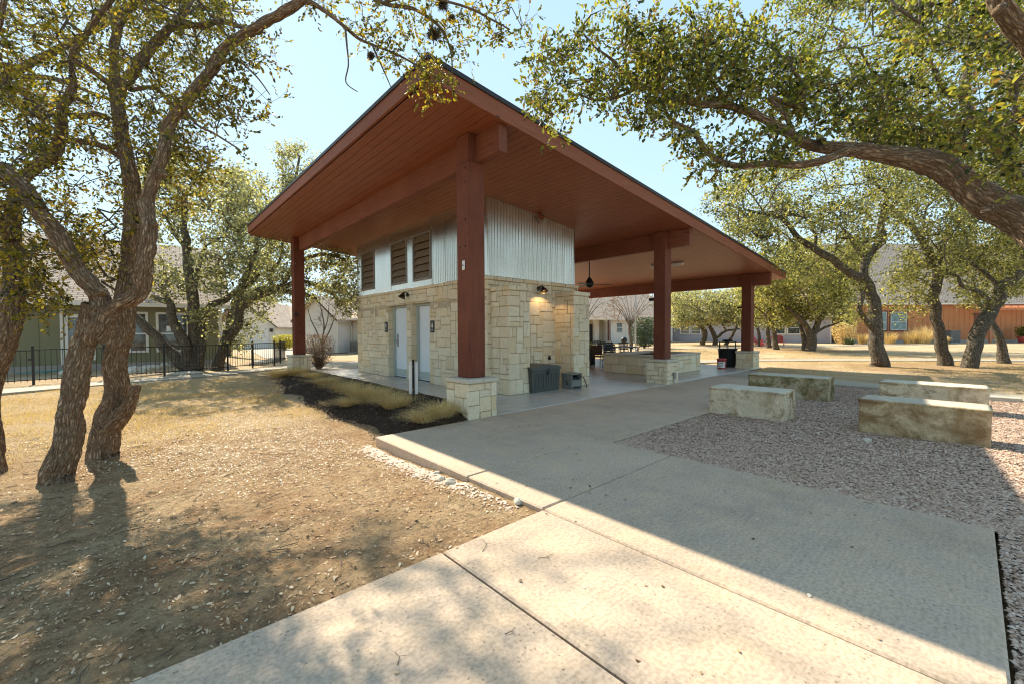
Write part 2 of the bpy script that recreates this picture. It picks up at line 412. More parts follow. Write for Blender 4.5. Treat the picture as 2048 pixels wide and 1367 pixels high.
gr = t.mix(t.ramp(t.noise(o, .23, 6, .7, 1.), [(.52, 0.), (.68, .75)]), gr, (.30, .19, .11))
c = t.mix(t.ramp(t.math('ADD', st, t.math('MULTIPLY', t.math('SUBTRACT', t.noise(o, 2.2, 6, .7), .5), .9)), [(.35, 0.), (.65, 1.)]), dirt, gr)
h = t.math('ADD', t.noise(o, 14, 8, .75), t.math('MULTIPLY', t.noise(o, 70, 4, .7), .5))
M['ground'] = t.pbr(c, .95, 0, t.bump(h, 1.0, .06), .1)
tag(link('ground', me, M['ground']), kind='structure')

# ---------- concrete slabs: each panel is a separate casting with a joint between
def slab_obj(name, rects, m, top=0.0, th=.17, jitter=0.0):
    b = MB()
    for (a, c_, d, e) in rects: b.box(a, c_, d, e, top - th, top, .012)
    return tag(b.build(name, m), kind='structure')
j = .007
slab_obj('path', [(2.46, 4.62, 2.345 + j, 3.39 - j), (2.46, 4.62, 3.39 + j, 5.548), (2.46, 4.62, -.13, 2.345 - j),
                  (1.485 + j, 2.46 - 2*j, -.13, 2.335), (-1.2 + j, 1.485 - j, -.13, 2.335), (-3.2, -1.2 - j, -.13, 2.335)], M['path'])
xs = [4.62 + 2*j, 7.1, 9.6, 12.1, 14.0]
rs = []
for a, b_ in zip(xs[:-1], xs[1:]): rs.append((a + j, b_ - j, 3.17, 5.548))
slab_obj('path', rs, M['path'], top=-.002)
b = MB()
pts = [(13.95, 5.54), (13.98, 4.0), (13.95, 2.6), (13.9, 1.2), (13.55, -.3), (12.6, -2.6), (11.2, -4.6)]
ptb = [(16.6, 5.50), (15.7, 4.0), (15.15, 2.6), (15.0, 1.2), (14.7, -.6), (13.8, -3.0), (12.3, -5.4)]
for i in range(len(pts) - 1):
    q = [pts[i], ptb[i], ptb[i + 1], pts[i + 1]]
    b.hexa([(x, y, -.17) for x, y in q] + [(x, y, -.006) for x, y in q])
tag(b.build('sidewalk', M['walk']), kind='structure')
rs = []
us = [4.65, 7.2, 9.9, 12.6, 15.3, 18.35]; vs_ = [5.56, 8.2, 10.9, 13.6, 16.6]
for a, b_ in zip(us[:-1], us[1:]):
    for c_, d in zip(vs_[:-1], vs_[1:]): rs.append((a + .002, b_ - .002, c_ + .002, d - .002))
slab_obj('pavilion_floor', rs, M['slab'], top=.003)
# ---------- thin earth showing in the joints
b = MB(); b.box(-3.2, 2.47, -.12, 2.33, -.10, -.03); b.box(2.50, 4.7, -.12, 5.50, -.10, -.03); b.box(4.6, 14, 3.18, 5.57, -.10, -.03); b.box(4.66, 18.3, 5.5, 16.5, -.10, -.03)
tag(b.build('joint_fill', M['joint']), kind='structure')

def ribbon(name, left, right, m, top):
    b = MB()
    for i in range(len(left) - 1):
        q = [left[i], right[i], right[i + 1], left[i + 1]]
        if i: pass
        b.hexa([(x, y, top - .12) for x, y in q] + [(x, y, top) for x, y in q])
    return tag(b.build(name, m), kind='structure')
cl = [(-9, 15.0), (-5.5, 15.6), (-2.45, 15.95), (-.5, 16.7), (1.4, 17.2), (3.0, 17.9), (4.2, 18.7), (6.0, 19.6), (9.0, 20.2), (14, 20.3)]
def offset(line, d):
    out = []
    for i, p in enumerate(line):
        a = np.array(line[max(i - 1, 0)]); c_ = np.array(line[min(i + 1, len(line) - 1)]); e = (c_ - a)/np.linalg.norm(c_ - a)
        out.append((p[0] - e[1]*d, p[1] + e[0]*d))
    return out
ribbon('sidewalk', cl, offset(cl, 1.15), M['walk'], .0)
ribbon('sidewalk', [(4.7, 16.61), (6.2, 16.61), (8.2, 16.61)], [(4.9, 18.6), (6.3, 19.4), (8.0, 19.9)], M['walk'], -.004)
cl = [(17.8, 9.0), (22.0, 6.9), (24.5, 4.9), (28.2, 1.0), (32, -3.5), (36, -9)]
ribbon('sidewalk', cl, offset(cl, 1.3), M['walk'], .0)
ribbon('sidewalk', [(20, 24), (34, 15.5), (44, 10), (60, 2)], [(20.8, 25.2), (34.7, 16.6), (44.7, 11.2), (60.6, 3)], M['walk'], .0)
tag(MB().build('x', M['walk'])) if False else None
b = MB(); b.hexa([(5.5, 27, -.1), (8.5, 26, -.1), (16, 46, -.1), (8, 48, -.1), (5.5, 27, .0), (8.5, 26, .0), (16, 46, .0), (8, 48, .0)])
tag(b.build('driveway', M['walk']), kind='structure')

# ---------- gravel bed
gx = axis(2.4, 4.6, 8.5, 13.96, .05, 1.05); gx = gx[gx > 2.44]; gx = np.clip(gx, 2.45, 13.95)
gy = np.concatenate([np.linspace(-9, -2.2, 40), np.arange(-2.1, 3.17, .05), [3.168]])
U, Vv = np.meshgrid(gx, gy, indexing='ij')
def gravz(u, v): return -.03 + .03*(fbm(u*1.1, v*1.1, 0, 3, 33) - .5) + .02*(fbm(u*12, v*12, 0, 2, 35) - .5)
Z = gravz(U, Vv)
keep = (U >= 4.62) | (Vv <= -.13)
nx, ny = U.shape; I = np.arange(nx*ny).reshape(nx, ny)
Fq = np.stack([I[:-1, :-1], I[1:, :-1], I[1:, 1:], I[:-1, 1:]], -1).reshape(-1, 4)
cu = U.ravel()[Fq].mean(1); cv = Vv.ravel()[Fq].mean(1)
Fq = Fq[(cu > 4.63) | (cv < -.13)]
me = np_mesh('gravel', np.stack([U, Vv, Z], -1).reshape(-1, 3), Fq, smooth=True)
t = NT('gravel_surface'); o = t.obj()
cc = t.voro(t.map(o, (1, 1, .2)), 46, 'F1', 'Color'); sepr = t.node('ShaderNodeSeparateColor', {0: cc}).outputs[0]
c = t.ramp(sepr, [(0, (.20, .12, .08)), (.3, (.36, .23, .16)), (.6, (.50, .36, .27)), (1, (.64, .50, .39))])
e = t.voro(t.map(o, (1, 1, .2)), 46, 'DISTANCE_TO_EDGE'); er = t.ramp(e, [(0, .25), (.18, 1.)])
c = t.mix(1.0, c, er, 'MULTIPLY')
M['gravel'] = t.pbr(c, .9, 0, t.bump(er, 1., .015), .2)
tag(link('gravel', me, M['gravel']), kind='structure')

def scatter_faces(pts, normal_spread, size, aspect, shape, seed, curl=0.0, flat=True, thick=0.0):
    """small free-lying polygons: returns V, F. shape = list of (along, across)"""
    g = np.random.default_rng(seed); n = len(pts); k = len(shape)
    th = g.uniform(0, 2*np.pi, n); tilt = g.normal(0, normal_spread, (n, 2))
    a = np.stack([np.cos(th), np.sin(th), tilt[:, 0]], -1); a /= np.linalg.norm(a, axis=1)[:, None]
    bb = np.stack([-np.sin(th), np.cos(th), tilt[:, 1]], -1); bb /= np.linalg.norm(bb, axis=1)[:, None]
    nn = np.cross(a, bb)
    sz = size*g.uniform(.6, 1.35, n)
    sh = np.array(shape)
    V = pts[:, None, :] + a[:, None, :]*(sh[None, :, 0, None]*sz[:, None, None]) + bb[:, None, :]*(sh[None, :, 1, None]*sz[:, None, None]*aspect)
    if curl: V = V + nn[:, None, :]*(np.abs(sh[None, :, 1, None])*2)**2*(sz*g.uniform(-curl, curl, n))[:, None, None]
    return V.reshape(-1, 3), np.arange(n*k).reshape(n, k), n, k

# pebbles: little rough stones, each a squashed octahedral solid
def pebbles(pts, size, seed):
    g = np.random.default_rng(seed); n = len(pts)
    base = np.array([(1, 0, 0), (.45, .8, .15), (-.6, .75, 0), (-1, -.1, .1), (-.35, -.85, 0), (.6, -.7, .1), (.1, .05, .75), (0, 0, -.6)], float)
    fc = np.array([(0, 1, 6), (1, 2, 6), (2, 3, 6), (3, 4, 6), (4, 5, 6), (5, 0, 6)])
    s = size*g.uniform(.5, 1.35, (n, 1, 1)); b_ = base[None]*(1 + g.normal(0, .16, (n, 8, 1)))*np.array([1., .72, .62])
    th = g.uniform(0, 6.28, n); c_, s_ = np.cos(th)[:, None], np.sin(th)[:, None]
    ti = g.normal(0, .3, n)[:, None]
    x = b_[..., 0]; y = b_[..., 1]; z = b_[..., 2] + x*ti
    V = np.stack([x*c_ - y*s_, x*s_ + y*c_, z], -1)*s + pts[:, None, :]
    Fp = (fc[None] + (np.arange(n)*8)[:, None, None]).reshape(-1, 3)
    return V.reshape(-1, 3), Fp
n = 150000
pu = 4.64 + (13.9 - 4.64)*rng.random(n*3)**1.7; pv = rng.uniform(-3.0, 3.14, n*3)
dep = pu*FWD[0] + pv*FWD[1]; p_keep = rng.random(n*3) < np.clip(4.6/np.maximum(dep, 1.), .12, 1)
inview = (pu*math.sin(YAW) - pv*math.cos(YAW))/np.maximum(dep, .1) < 1.35
ok = p_keep & inview & (dep > .8); pu, pv = pu[ok][:n], pv[ok][:n]
qu = rng.uniform(2.5, 4.64, 9000); qv = rng.uniform(-.75, -.15, 9000)
pu = np.r_[pu, qu]; pv = np.r_[pv, qv]
pts = np.stack([pu, pv, gravz(pu, pv) + .004], -1)
V, Fp = pebbles(pts, .0115*rng.choice([.75, 1, 1.35], len(pts))[:, None, None], 3)
me = np_mesh('gravel_pebbles', V, Fp, tint=np.repeat(np.clip(rng.normal(.5, .27, len(pts)), 0, 1), 8))
tag(link('gravel_pebbles', me, M['pebble']), 'pinkish tan limestone pebbles covering the seating bed', 'gravel', kind='stuff')

# fallen oak leaves
LEAF6 = [(-.5, 0), (-.22, -.42), (.2, -.40), (.5, 0), (.2, .40), (-.22, .42)]
def inrect(u, v, r, m=0.0): return (u > r[0] - m) & (u < r[1] + m) & (v > r[2] - m) & (v < r[3] + m)
N = 210000
u = rng.uniform(-6.5, 3.0, N); v = rng.uniform(-.2, 14, N)
dep = u*FWD[0] + v*FWD[1]
dens = .10 + .9*sstep(fbm(u*.7, v*.7, 0, 4, 41), .50, .68)
dens *= np.where(v > 7.5, .8, 1.)*np.where(v > 10.5, .35, 1)
edge = np.exp(-np.abs(u - 2.2)/.35)*sstep(v, 2.2, 3.2)*sstep(v, 6.5, 5.2); dens = dens + 1.0*edge
patch = np.exp(-(((u - 1.3)/1.3)**2 + ((v - 7.3)/1.9)**2)); dens = dens + 1.5*patch
on = (rng.random(N) < dens*.6) & ~inrect(u, v, (-3.2, 2.46, -.13, 2.33)) & (u < 2.43)
u, v = u[on], v[on]
V, Fc, n, k = scatter_faces(np.stack([u, v, gz(u, v) + .008], -1), .35, .026*rng.choice([.4, .55, .8, 1.1], len(u)), .5, LEAF6, 5, curl=.45)
me = np_mesh('leaf_litter', V, Fc, tint=np.repeat(np.clip(rng.random(n)**.9*.85 + .6*np.exp(-(((u - 1.3)/1.4)**2 + ((v - 7.5)/2.2)**2)), 0, 1), k))
tag(link('leaf_litter', me, M['litter']), 'pale dead oak leaves scattered over the red earth lawn', 'leaf litter', kind='stuff')
# a few on concrete, and on the gravel
N = 700
u = np.r_[rng.uniform(-1, 4.6, N), rng.uniform(4.7, 11, 700)]; v = np.r_[rng.uniform(-.1, 5.4, N), rng.uniform(-2, 3.1, 700)]
z = np.where(u > 4.64, -.008, .006)
on = ~((u < 2.46) & (v > 2.33)) & (rng.random(len(u)) < np.where(u > 4.64, 1, .22))
V, Fc, n, k = scatter_faces(np.stack([u, v, z], -1)[on], .15, .026, .8, LEAF6, 6, curl=.5)
me = np_mesh('stray_leaves', V, Fc, tint=np.repeat(np.clip(rng.normal(.3, .3, n), 0, 1), k))
tag(link('stray_leaves', me, M['litter']), 'stray dry leaves lying on the concrete path and gravel', 'leaf litter', kind='stuff')
# clods and crumbs of dry earth
n = 60000; u = rng.uniform(-5.5, 2.42, n); v = rng.uniform(-.1, 9.5, n); dep = u*FWD[0] + v*FWD[1]
on = ~inrect(u, v, (-3.2, 2.46, -.13, 2.345)) & (rng.random(n) < (.15 + .85*sstep(fbm(u*1.6, v*1.6, 0, 4, 91), .42, .62))*np.clip(6/np.maximum(dep, 1), .2, 1)) & (dep > .5)
u, v = u[on], v[on]; V, Fp = pebbles(np.stack([u, v, gz(u, v) + .002], -1), .0095*rng.choice([.5, .8, 1.2, 1.9], len(u), p=[.4, .35, .2, .05])[:, None, None], 19)
t = NT('earth_clods'); M['clod'] = t.pbr(t.ramp(t.attr('tint'), [(0, (.22, .125, .07)), (.5, (.38, .24, .135)), (1, (.54, .38, .23))]), .95)
tag(link('earth_clods', np_mesh('earth_clods', V, Fp, tint=np.repeat(rng.random(len(u)), 8)), M['clod']), 'crumbly clods of dry reddish earth under the oaks', 'soil', kind='stuff')
# fine crumbs and twigs on the earth
b = MB()
for i in range(420):
    u = random.uniform(-4.5, 2.3); v = random.uniform(2.4, 9.5)
    z = float(gz(u, v)) + .008; a = random.uniform(0, 6.28); L = random.uniform(.04, .16)
    p = [(u, v, z)]
    for k in range(2):
        a += random.uniform(-.5, .5); q = p[-1]; p.append((q[0] + math.cos(a)*L/2, q[1] + math.sin(a)*L/2, q[2] + random.uniform(-.002, .006)))
    b.tube(p, random.uniform(.0015, .004), 4)
tag(b.build('fallen_twigs', M['twig']), 'small broken oak twigs lying among the leaf litter', 'twigs', kind='stuff')
for i, (px, py, L, a0, lab) in enumerate([(965, 1102, .17, 1.3, 'short forked twig on the sunlit path nearest the earth'), (1075, 1116, .12, .1, 'curled brown twig on the sunlit path beside the joint'),
                                     (1010, 1268, .07, .4, 'tiny black twig on the path in tree shade'), (795, 1330, .08, 1.6, 'thin dark twig near the foot of the path'),
                                     (1745, 1008, .06, 2.0, 'small curved twig on the shaded path near the gravel')]):
    p0 = gp(px, py); b = MB(); a = a0 - .75
    b.tube([(0, 0, .004), (math.cos(a)*L*.5, math.sin(a)*L*.5, .008), (math.cos(a + .4)*L, math.sin(a + .4)*L, .004)], [.0022, .0016, .001], 5)
    b.tube([(math.cos(a)*L*.5, math.sin(a)*L*.5, .012), (math.cos(a - .5)*L*.7, math.sin(a - .5)*L*.7, .006)], [.0014, .0008], 4)
    ob = b.build('twig', M['twig']); ob.location = p0; tag(ob, lab, 'twig')

# straw grass blades
def blades(u, v, zf, hmin, hmax, w, lean, seed):
    g = np.random.default_rng(seed); n = len(u); h = g.uniform(hmin, hmax, n); th = g.uniform(0, 6.28, n); l = g.uniform(0, lean, n)*h
    z = zf(u, v); p = np.stack([u, v, z - .004], -1)
    side = np.stack([np.cos(th), np.sin(th), 0*th], -1)*w*.5
    ph = th + g.normal(np.pi/2, .8, n); tip = p + np.stack([np.cos(ph)*l, np.sin(ph)*l, h], -1)
    V = np.stack([p - side, p + side, tip], 1)
    return V.reshape(-1, 3), np.arange(3*n).reshape(n, 3)
N = 230000
u = rng.uniform(-9, 3.4, N); v = rng.uniform(5.5, 16.4, N)
on = (strawy(u, v)*(.35 + .65*sstep(fbm(u*1.3, v*1.3, 0, 4, 61), .4, .6)) > rng.random(N)) & (u < 2.9 + .3*np.sin(v))
u, v = u[on], v[on]
V, Fc = blades(u, v, gz, .02, .07, .0065, 1.3, 9)
me = np_mesh('dry_grass', V, Fc, tint=np.repeat(rng.random(len(u)), 3))
tag(link('dry_grass', me, M['straw']), 'short straw coloured winter grass of the lawn', 'grass', kind='stuff')
N = 90000
u = rng.uniform(15, 34, N); v = rng.uniform(-4, 16, N); cu = u*math.sin(YAW) - v*math.cos(YAW); d = u*FWD[0] + v*FWD[1]
on = (fbm(u*.6, v*.6, 0, 4, 66) > .42) & (cu/d < 1.3) & ~inrect(u, v, SLAB, .1) & ~((u < 17) & (v > .5) & (v < 5.6))
for a, b_ in zip(cl[:-1], cl[1:]):
    a, b_ = np.array(a), np.array(b_); e = (b_ - a)/np.linalg.norm(b_ - a); s_ = (u - a[0])*e[0] + (v - a[1])*e[1]; q = -(u - a[0])*e[1] + (v - a[1])*e[0]
    on &= ~((s_ > -.2) & (s_ < np.linalg.norm(b_ - a) + .2) & (q > -.05) & (q < 1.35))
u, v = u[on], v[on]
V, Fc = blades(u, v, gz, .02, .06, .012, 1.5, 10)
me = np_mesh('dry_grass', V, Fc, tint=np.repeat(rng.random(len(u)), 3))
tag(link('dry_grass', me, M['straw']), 'thin dry grass on the lawn behind the pavilion', 'grass', kind='stuff')

# mulch bed
my = np.linspace(5.56, 17.6, 130); mx = np.linspace(0, 1, 26)
lft = 2.66 + .10*np.sin(my*1.3) + .07*np.sin(my*3.1) + np.clip(my - 11.5, 0, 9)*.26 - .20*np.exp(-(my - 5.56)/.9); rgt = np.where(my < 16.6, 4.66, 4.66 + (my - 16.6)*.15)
U = lft[:, None] + (rgt - lft)[:, None]*mx[None]; Vv = np.repeat(my[:, None], len(mx), 1)
edge = np.minimum(1, np.minimum(mx*(1 - mx)*0 + mx*6, 1))[None]
def mz(u, v): return gz(np.minimum(u, 4.6), v) + .055 + .03*(fbm(u*4, v*4, 0, 3, 77) - .5)
Z = mz(U, Vv)*1.0 - .085*(1 - edge)
nx, ny = U.shape; I = np.arange(nx*ny).reshape(nx, ny); Fq = np.stack([I[:-1, :-1], I[1:, :-1], I[1:, 1:], I[:-1, 1:]], -1).reshape(-1, 4)
me = np_mesh('mulch_bed', np.stack([U, Vv, Z], -1).reshape(-1, 3), Fq, smooth=True)
t = NT('bark_mulch'); o = t.obj(); c = t.ramp(t.noise(o, 22, 7, .8), [(.3, (.025, .017, .012)), (.5, (.065, .043, .03)), (.68, (.13, .09, .06))])
M['mulch'] = t.pbr(c, .95, 0, t.bump(t.noise(o, 30, 6, .8), 1., .03), .1)
tag(link('mulch_bed', me, M['mulch']), 'dark shredded bark mulch bed along the restroom slab', 'mulch', kind='stuff')
N = 16000
s_ = rng.random(N); v = rng.uniform(5.6, 17.3, N); l_ = np.interp(v, my, lft); r_ = np.interp(v, my, rgt); u = l_ + (r_ - l_)*s_ - .06
V, Fc, n, k = scatter_faces(np.stack([u, v, mz(u, v) + .01], -1), .5, .035, .35, [(-.5, -.4), (.5, -.3), (.45, .4), (-.5, .3)], 8)
me = np_mesh('mulch_chips', V, Fc, tint=np.repeat(np.where(rng.random(n) < .12, 1., rng.random(n)*.6), k))
tag(link('mulch_chips', me, M['mulch_chip']), 'loose mulch chips and pale leaf bits on the bed', 'mulch', kind='stuff')

# ------------------------------------------------------------------ plants made of blades
def grass_clump(name, loc, rad, h, n, m, label, cat, group, seed, droop=.5, w=.006, plume=0.0, squash=1.0, spread=.8):
    g = np.random.default_rng(seed); seg = 4
    a = g.uniform(0, 6.28, n); r = rad*.45*np.sqrt(g.random(n)); L = h*g.uniform(.55, 1.1, n); out = g.uniform(.1, spread, n)
    az = a + g.normal(0, .5, n); V = []; T = []
    for i in range(seg + 1):
        s = i/seg; rr = r + out*rad*s**1.4; z = L*(s - droop*out*s**2.5*.8)
        x = r*np.cos(a) + (rr - r)*np.cos(az) + g.normal(0, .006, n)*s; y = (r*np.sin(a) + (rr - r)*np.sin(az))*squash
        ww = w*(1 - s*.75)
        V.append(np.stack([x - ww*np.sin(az), y + ww*np.cos(az), z], -1)); V.append(np.stack([x + ww*np.sin(az), y - ww*np.cos(az), z], -1))
    V = np.stack(V, 1); base = (np.arange(n)*(2*(seg + 1)))[:, None]
    Fc = np.concatenate([base + np.array([[2*i, 2*i + 1, 2*i + 3, 2*i + 2]]) for i in range(seg)])
    V = V.reshape(-1, 3); tint = np.repeat(g.random(n), 2*(seg + 1))
    if plume > 0:
        pv_ = []; mm = int(n*plume)
        idx = g.integers(0, n, mm); vv = V.reshape(n, -1, 3)
        q = g.integers(2, seg + 1, mm); base_p = vv[idx, q*2] + g.normal(0, .018, (mm, 3))
        V2, F2, n2, k2 = scatter_faces(base_p, 1.2, .020, .22, [(-.5, 0), (0, -.5), (.5, 0), (0, .5)], seed + 1)
        Fc = np.concatenate([Fc, F2 + len(V)]); V = np.concatenate([V, V2]); tint = np.r_[tint, np.repeat(g.random(n2), k2)]
    me = np_mesh(name, V, Fc, tint=tint); ob = link(name, me, m); ob.location = loc
    return tag(ob, label, cat, group)


# ------------------------------------------------------------------ ashlar masonry
def ashlar(w, h, cell, g, wmax=5, hmax=3, holes=()):
    """random ashlar: irregular courses whose stones differ in length and height"""
    nc = max(1, round(w/cell)); nr = max(1, round(h/cell)); cw, ch = w/nc, h/nr
    occ = np.zeros((nr, nc), bool); out = []
    for r in range(nr):
        for c in range(nc):
            if occ[r, c]: continue
            W = int(g.integers(1, wmax + 1)); H = int(g.choice([1, 2, 2, 3][:max(1, min(4, hmax + 1))]))
            if W == 1 and g.random() < .6: W = 2
            H = min(H, hmax, nr - r)
            ww = 0
            while ww < W and c + ww < nc and not occ[r, c + ww]: ww += 1
            if ww >= 4 and H == 1 and nr - r > 1 and g.random() < .5: H = 2
            occ[r:r + H, c:c + ww] = True
            x0, x1, y0, y1 = c*cw, (c + ww)*cw, r*ch, (r + H)*ch
            out.append((x0, x1, y0, y1))
    res = []
    for (x0, x1, y0, y1) in out:   # cut away door openings
        parts = [(x0, x1)]
        for (a, b_, c_, d) in holes:
            if y0 < d - .01 and y1 > c_ + .01:
                if y1 > d + .03 and y0 < d - .01: y0 = d
                else:
                    nn = []
                    for p, q in parts:
                        if q <= a or p >= b_: nn.append((p, q)); continue
                        if p < a - .02: nn.append((p, a))
                        if q > b_ + .02: nn.append((b_, q))
                    parts = nn
        for p, q in parts: res.append((p, q, y0, y1))
    return res

def stones(mb, org, ud, nd, w, h, cell, seed, depth=.03, gap=.010, **kw):
    """a face of blocks; org = lower left corner, ud = direction along, nd = outward normal"""
    g = np.random.default_rng(seed); org = np.array(org, float); ud = np.array(ud, float); nd = np.array(nd, float); up = np.array([0, 0, 1.])
    for (x0, x1, y0, y1) in ashlar(w, h, cell, g, **kw):
        if x1 - x0 < .02 or y1 - y0 < .02: continue
        k = gap/2; j = lambda: g.uniform(-.004, .004)
        a, b_, c_, d_ = x0 + k + j(), x1 - k + j(), y0 + k + j(), y1 - k + j()
        dd = depth*g.uniform(.7, 1.3); bv = g.uniform(.004, .012); mb.cur = float(g.random())
        # a slightly pillowed front: 3x3 grid inside the bevel
        xs = [a, a + bv, (a + b_)/2 + j(), b_ - bv, b_]; ys = [c_, c_ + bv, (c_ + d_)/2 + j(), d_ - bv, d_]; vs = []
        for yi, y in enumerate(ys):
            for xi, x in enumerate(xs):
                e = (xi in (0, 4)) or (yi in (0, 4))
                zz = dd*.55 if e else dd + g.uniform(-.004, .004)
                vs.append(org + ud*x + up*y + nd*zz)
        fs = [(r*5 + c, r*5 + c + 1, (r + 1)*5 + c + 1, (r + 1)*5 + c) for r in range(4) for c in range(4)]
        n0 = len(vs)
        rim = [0, 1, 2, 3, 4, 9, 14, 19, 24, 23, 22, 21, 20, 15, 10, 5]
        bk = [vs[i] - nd*(dd*.55 + .004) for i in rim]; vs += bk
        fs += [(rim[i], rim[(i + 1) % 16], n0 + (i + 1) % 16, n0 + i) for i in range(16)]
        mb.add(vs, fs)
    mb.cur = .5

def build_masonry(name, mb, parent, m=None, core=None):
    o = mb.build(name, m or M['stone'], parent)
    return o

def masonry_box(mb, core, x0, x1, y0, y1, z0, z1, cell, seed, faces='xXyY', **kw):
    d = .028
    core.box(x0 + d, x1 - d, y0 + d, y1 - d, z0, z1 - .004)
    if 'x' in faces: stones(mb, (x0 + d, y1, z0), (0, -1, 0), (-1, 0, 0), y1 - y0, z1 - z0, cell, seed, **kw)
    if 'X' in faces: stones(mb, (x1 - d, y0, z0), (0, 1, 0), (1, 0, 0), y1 - y0, z1 - z0, cell, seed + 1, **kw)
    if 'y' in faces: stones(mb, (x0, y0 + d, z0), (1, 0, 0), (0, -1, 0), x1 - x0, z1 - z0, cell, seed + 2, **kw)
    if 'Y' in faces: stones(mb, (x1, y1 - d, z0), (-1, 0, 0), (0, 1, 0), x1 - x0, z1 - z0, cell, seed + 3, **kw)

# ------------------------------------------------------------------ pavilion
U0, U1, V0, V1, RZ, RK, RT = 3.033, 19.31, 5.024, 17.18, 5.212, .088, .315
def rtop(u): return RZ - RK*(u - U0)
def sof(u): return rtop(u) - RT + .012
pav = empty('park_pavilion', (11.2, 11.1, 0), 'large open park pavilion with a sloping red brown timber roof on four square posts', 'pavilion')
def pobj(ob, parent=None):
    ob.parent = pav if parent is None else parent
    return ob
def child(ob):            # build in world space, then hang under the pavilion
    ob.parent = pav; ob.matrix_parent_inverse = __import__('mathutils').Matrix.Translation(-pav.location); return ob
import mathutils
def adopt(ob, root):
    ob.parent = root
    m_ = mathutils.Matrix.Translation(root.location) @ mathutils.Euler(root.rotation_euler).to_matrix().to_4x4() if root.parent is None else mathutils.Matrix.Identity(4)
    ob.matrix_parent_inverse = m_.inverted(); return ob

# roof deck
b = MB(); e = .0
P = lambda u, v, dz: (u, v, rtop(u) + dz)
b.hexa([P(U0 + .05, V0 + .05, -.20), P(U1 - .05, V0 + .05, -.20), P(U1 - .05, V1 - .05, -.20), P(U0 + .05, V1 - .05, -.20), P(U0 + .05, V0 + .05, -.004), P(U1 - .05, V0 + .05, -.004), P(U1 - .05, V1 - .05, -.004), P(U0 + .05, V1 - .05, -.004)])
roof = adopt(b.build('roof', M['deck']), pav)
b = MB()   # standing seam sheet
b.hexa([P(U0 - .02, V0 - .02, .0), P(U1 + .02, V0 - .02, .0), P(U1 + .02, V1 + .02, .0), P(U0 - .02, V1 + .02, .0), P(U0 - .02, V0 - .02, .018), P(U1 + .02, V0 - .02, .018), P(U1 + .02, V1 + .02, .018), P(U0 - .02, V1 + .02, .018)])
v = V0 + .6
while v < V1 - .5:
    b.hexa([P(U0 + .6, v, .018), P(U1 - .1, v, .018), P(U1 - .1, v + .02, .018), P(U0 + .6, v + .02, .018), P(U0 + .6, v, .05), P(U1 - .1, v, .05), P(U1 - .1, v + .02, .05), P(U0 + .6, v + .02, .05)]); v += .41
x = b.build('metal_sheet', M['dark_metal']); x.parent = roof
def drip(b, u0, u1, v0, v1, t0, t1):
    b.hexa([P(u0, v0, t0), P(u1, v0, t0), P(u1, v1, t0), P(u0, v1, t0), P(u0, v0, t1), P(u1, v0, t1), P(u1, v1, t1), P(u0, v1, t1)])
b = MB(); drip(b, U0 - .022, U0 - .004, V0 - .022, V1 + .022, -.045, -.001); drip(b, U1 + .004, U1 + .022, V0 - .022, V1 + .022, -.075, -.001)
drip(b, U0 - .003, U1 + .003, V0 - .022, V0 - .004, -.055, -.001); drip(b, U0 - .003, U1 + .003, V1 + .004, V1 + .022, -.085, -.001)
x = b.build('drip_edge', M['dark_metal']); x.parent = roof
# fascia boards
b = MB()
vv = [V0, V0 + 4.3, V0 + 8.1, V1]
for a, c_ in zip(vv[:-1], vv[1:]):
    b.hexa([(U0, a + .002, rtop(U0) - .27), (U0 + .045, a + .002, rtop(U0) - .274), (U0 + .045, c_ - .002, rtop(U0) - .274), (U0, c_ - .002, rtop(U0) - .27),
            (U0, a + .002, rtop(U0) - .01), (U0 + .045, a + .002, rtop(U0) - .014), (U0 + .045, c_ - .002, rtop(U0) - .014), (U0, c_ - .002, rtop(U0) - .01)])
x = b.build('fascia_board', M['fascia']); x.parent = roof
b = MB(); b.box(U1 - .045, U1, V0 + .002, V1 - .002, rtop(U1) - .28, rtop(U1) - .012); x = b.build('fascia_board', M['fascia']); x.parent = roof
for va, vb in ((V0, V0 + .045), (V1 - .045, V1)):
    b = MB(); uu = [U0 + .047, 8.9, 14.2, U1 - .047]
    for a, c_ in zip(uu[:-1], uu[1:]):
        b.hexa([P(a + .001, va, -RT), P(c_ - .001, va, -RT), P(c_ - .001, vb, -RT), P(a + .001, vb, -RT), P(a + .001, va, -.012), P(c_ - .001, va, -.012), P(c_ - .001, vb, -.012), P(a + .001, vb, -.012)])
    x = b.build('rake_board', M['fascia_x']); x.parent = roof
# soffit boards running along v with thin gaps, butt joints every 2.44 m
b = MB(); bw = .152; u = U0 + .05; row = 0
while u < U1 - .06:
    ue = min(u + bw, U1 - .05); v = V0 + .05
    while v < V1 - .06:
        ve = min(v + 2.44, V1 - .05)
        g_ = .0045; uu0, uu1 = u + g_, ue - g_; b.cur = random.random()
        b.hexa([(uu0, v + .002, sof(uu0)), (uu1, v + .002, sof(uu1)), (uu1, ve - .002, sof(uu1)), (uu0, ve - .002, sof(uu0)),
                (uu0, v + .002, sof(uu0) + .02), (uu1, v + .002, sof(uu1) + .02), (uu1, ve - .002, sof(uu1) + .02), (uu0, ve - .002, sof(uu0) + .02)])
        v = ve
    u = ue
x = b.build('soffit_boards', M['soffit']); x.parent = roof
for o_ in [c for c in roof.children]: o_.matrix_parent_inverse = mathutils.Matrix.Translation(-pav.location) if False else mathutils.Matrix.Identity(4)

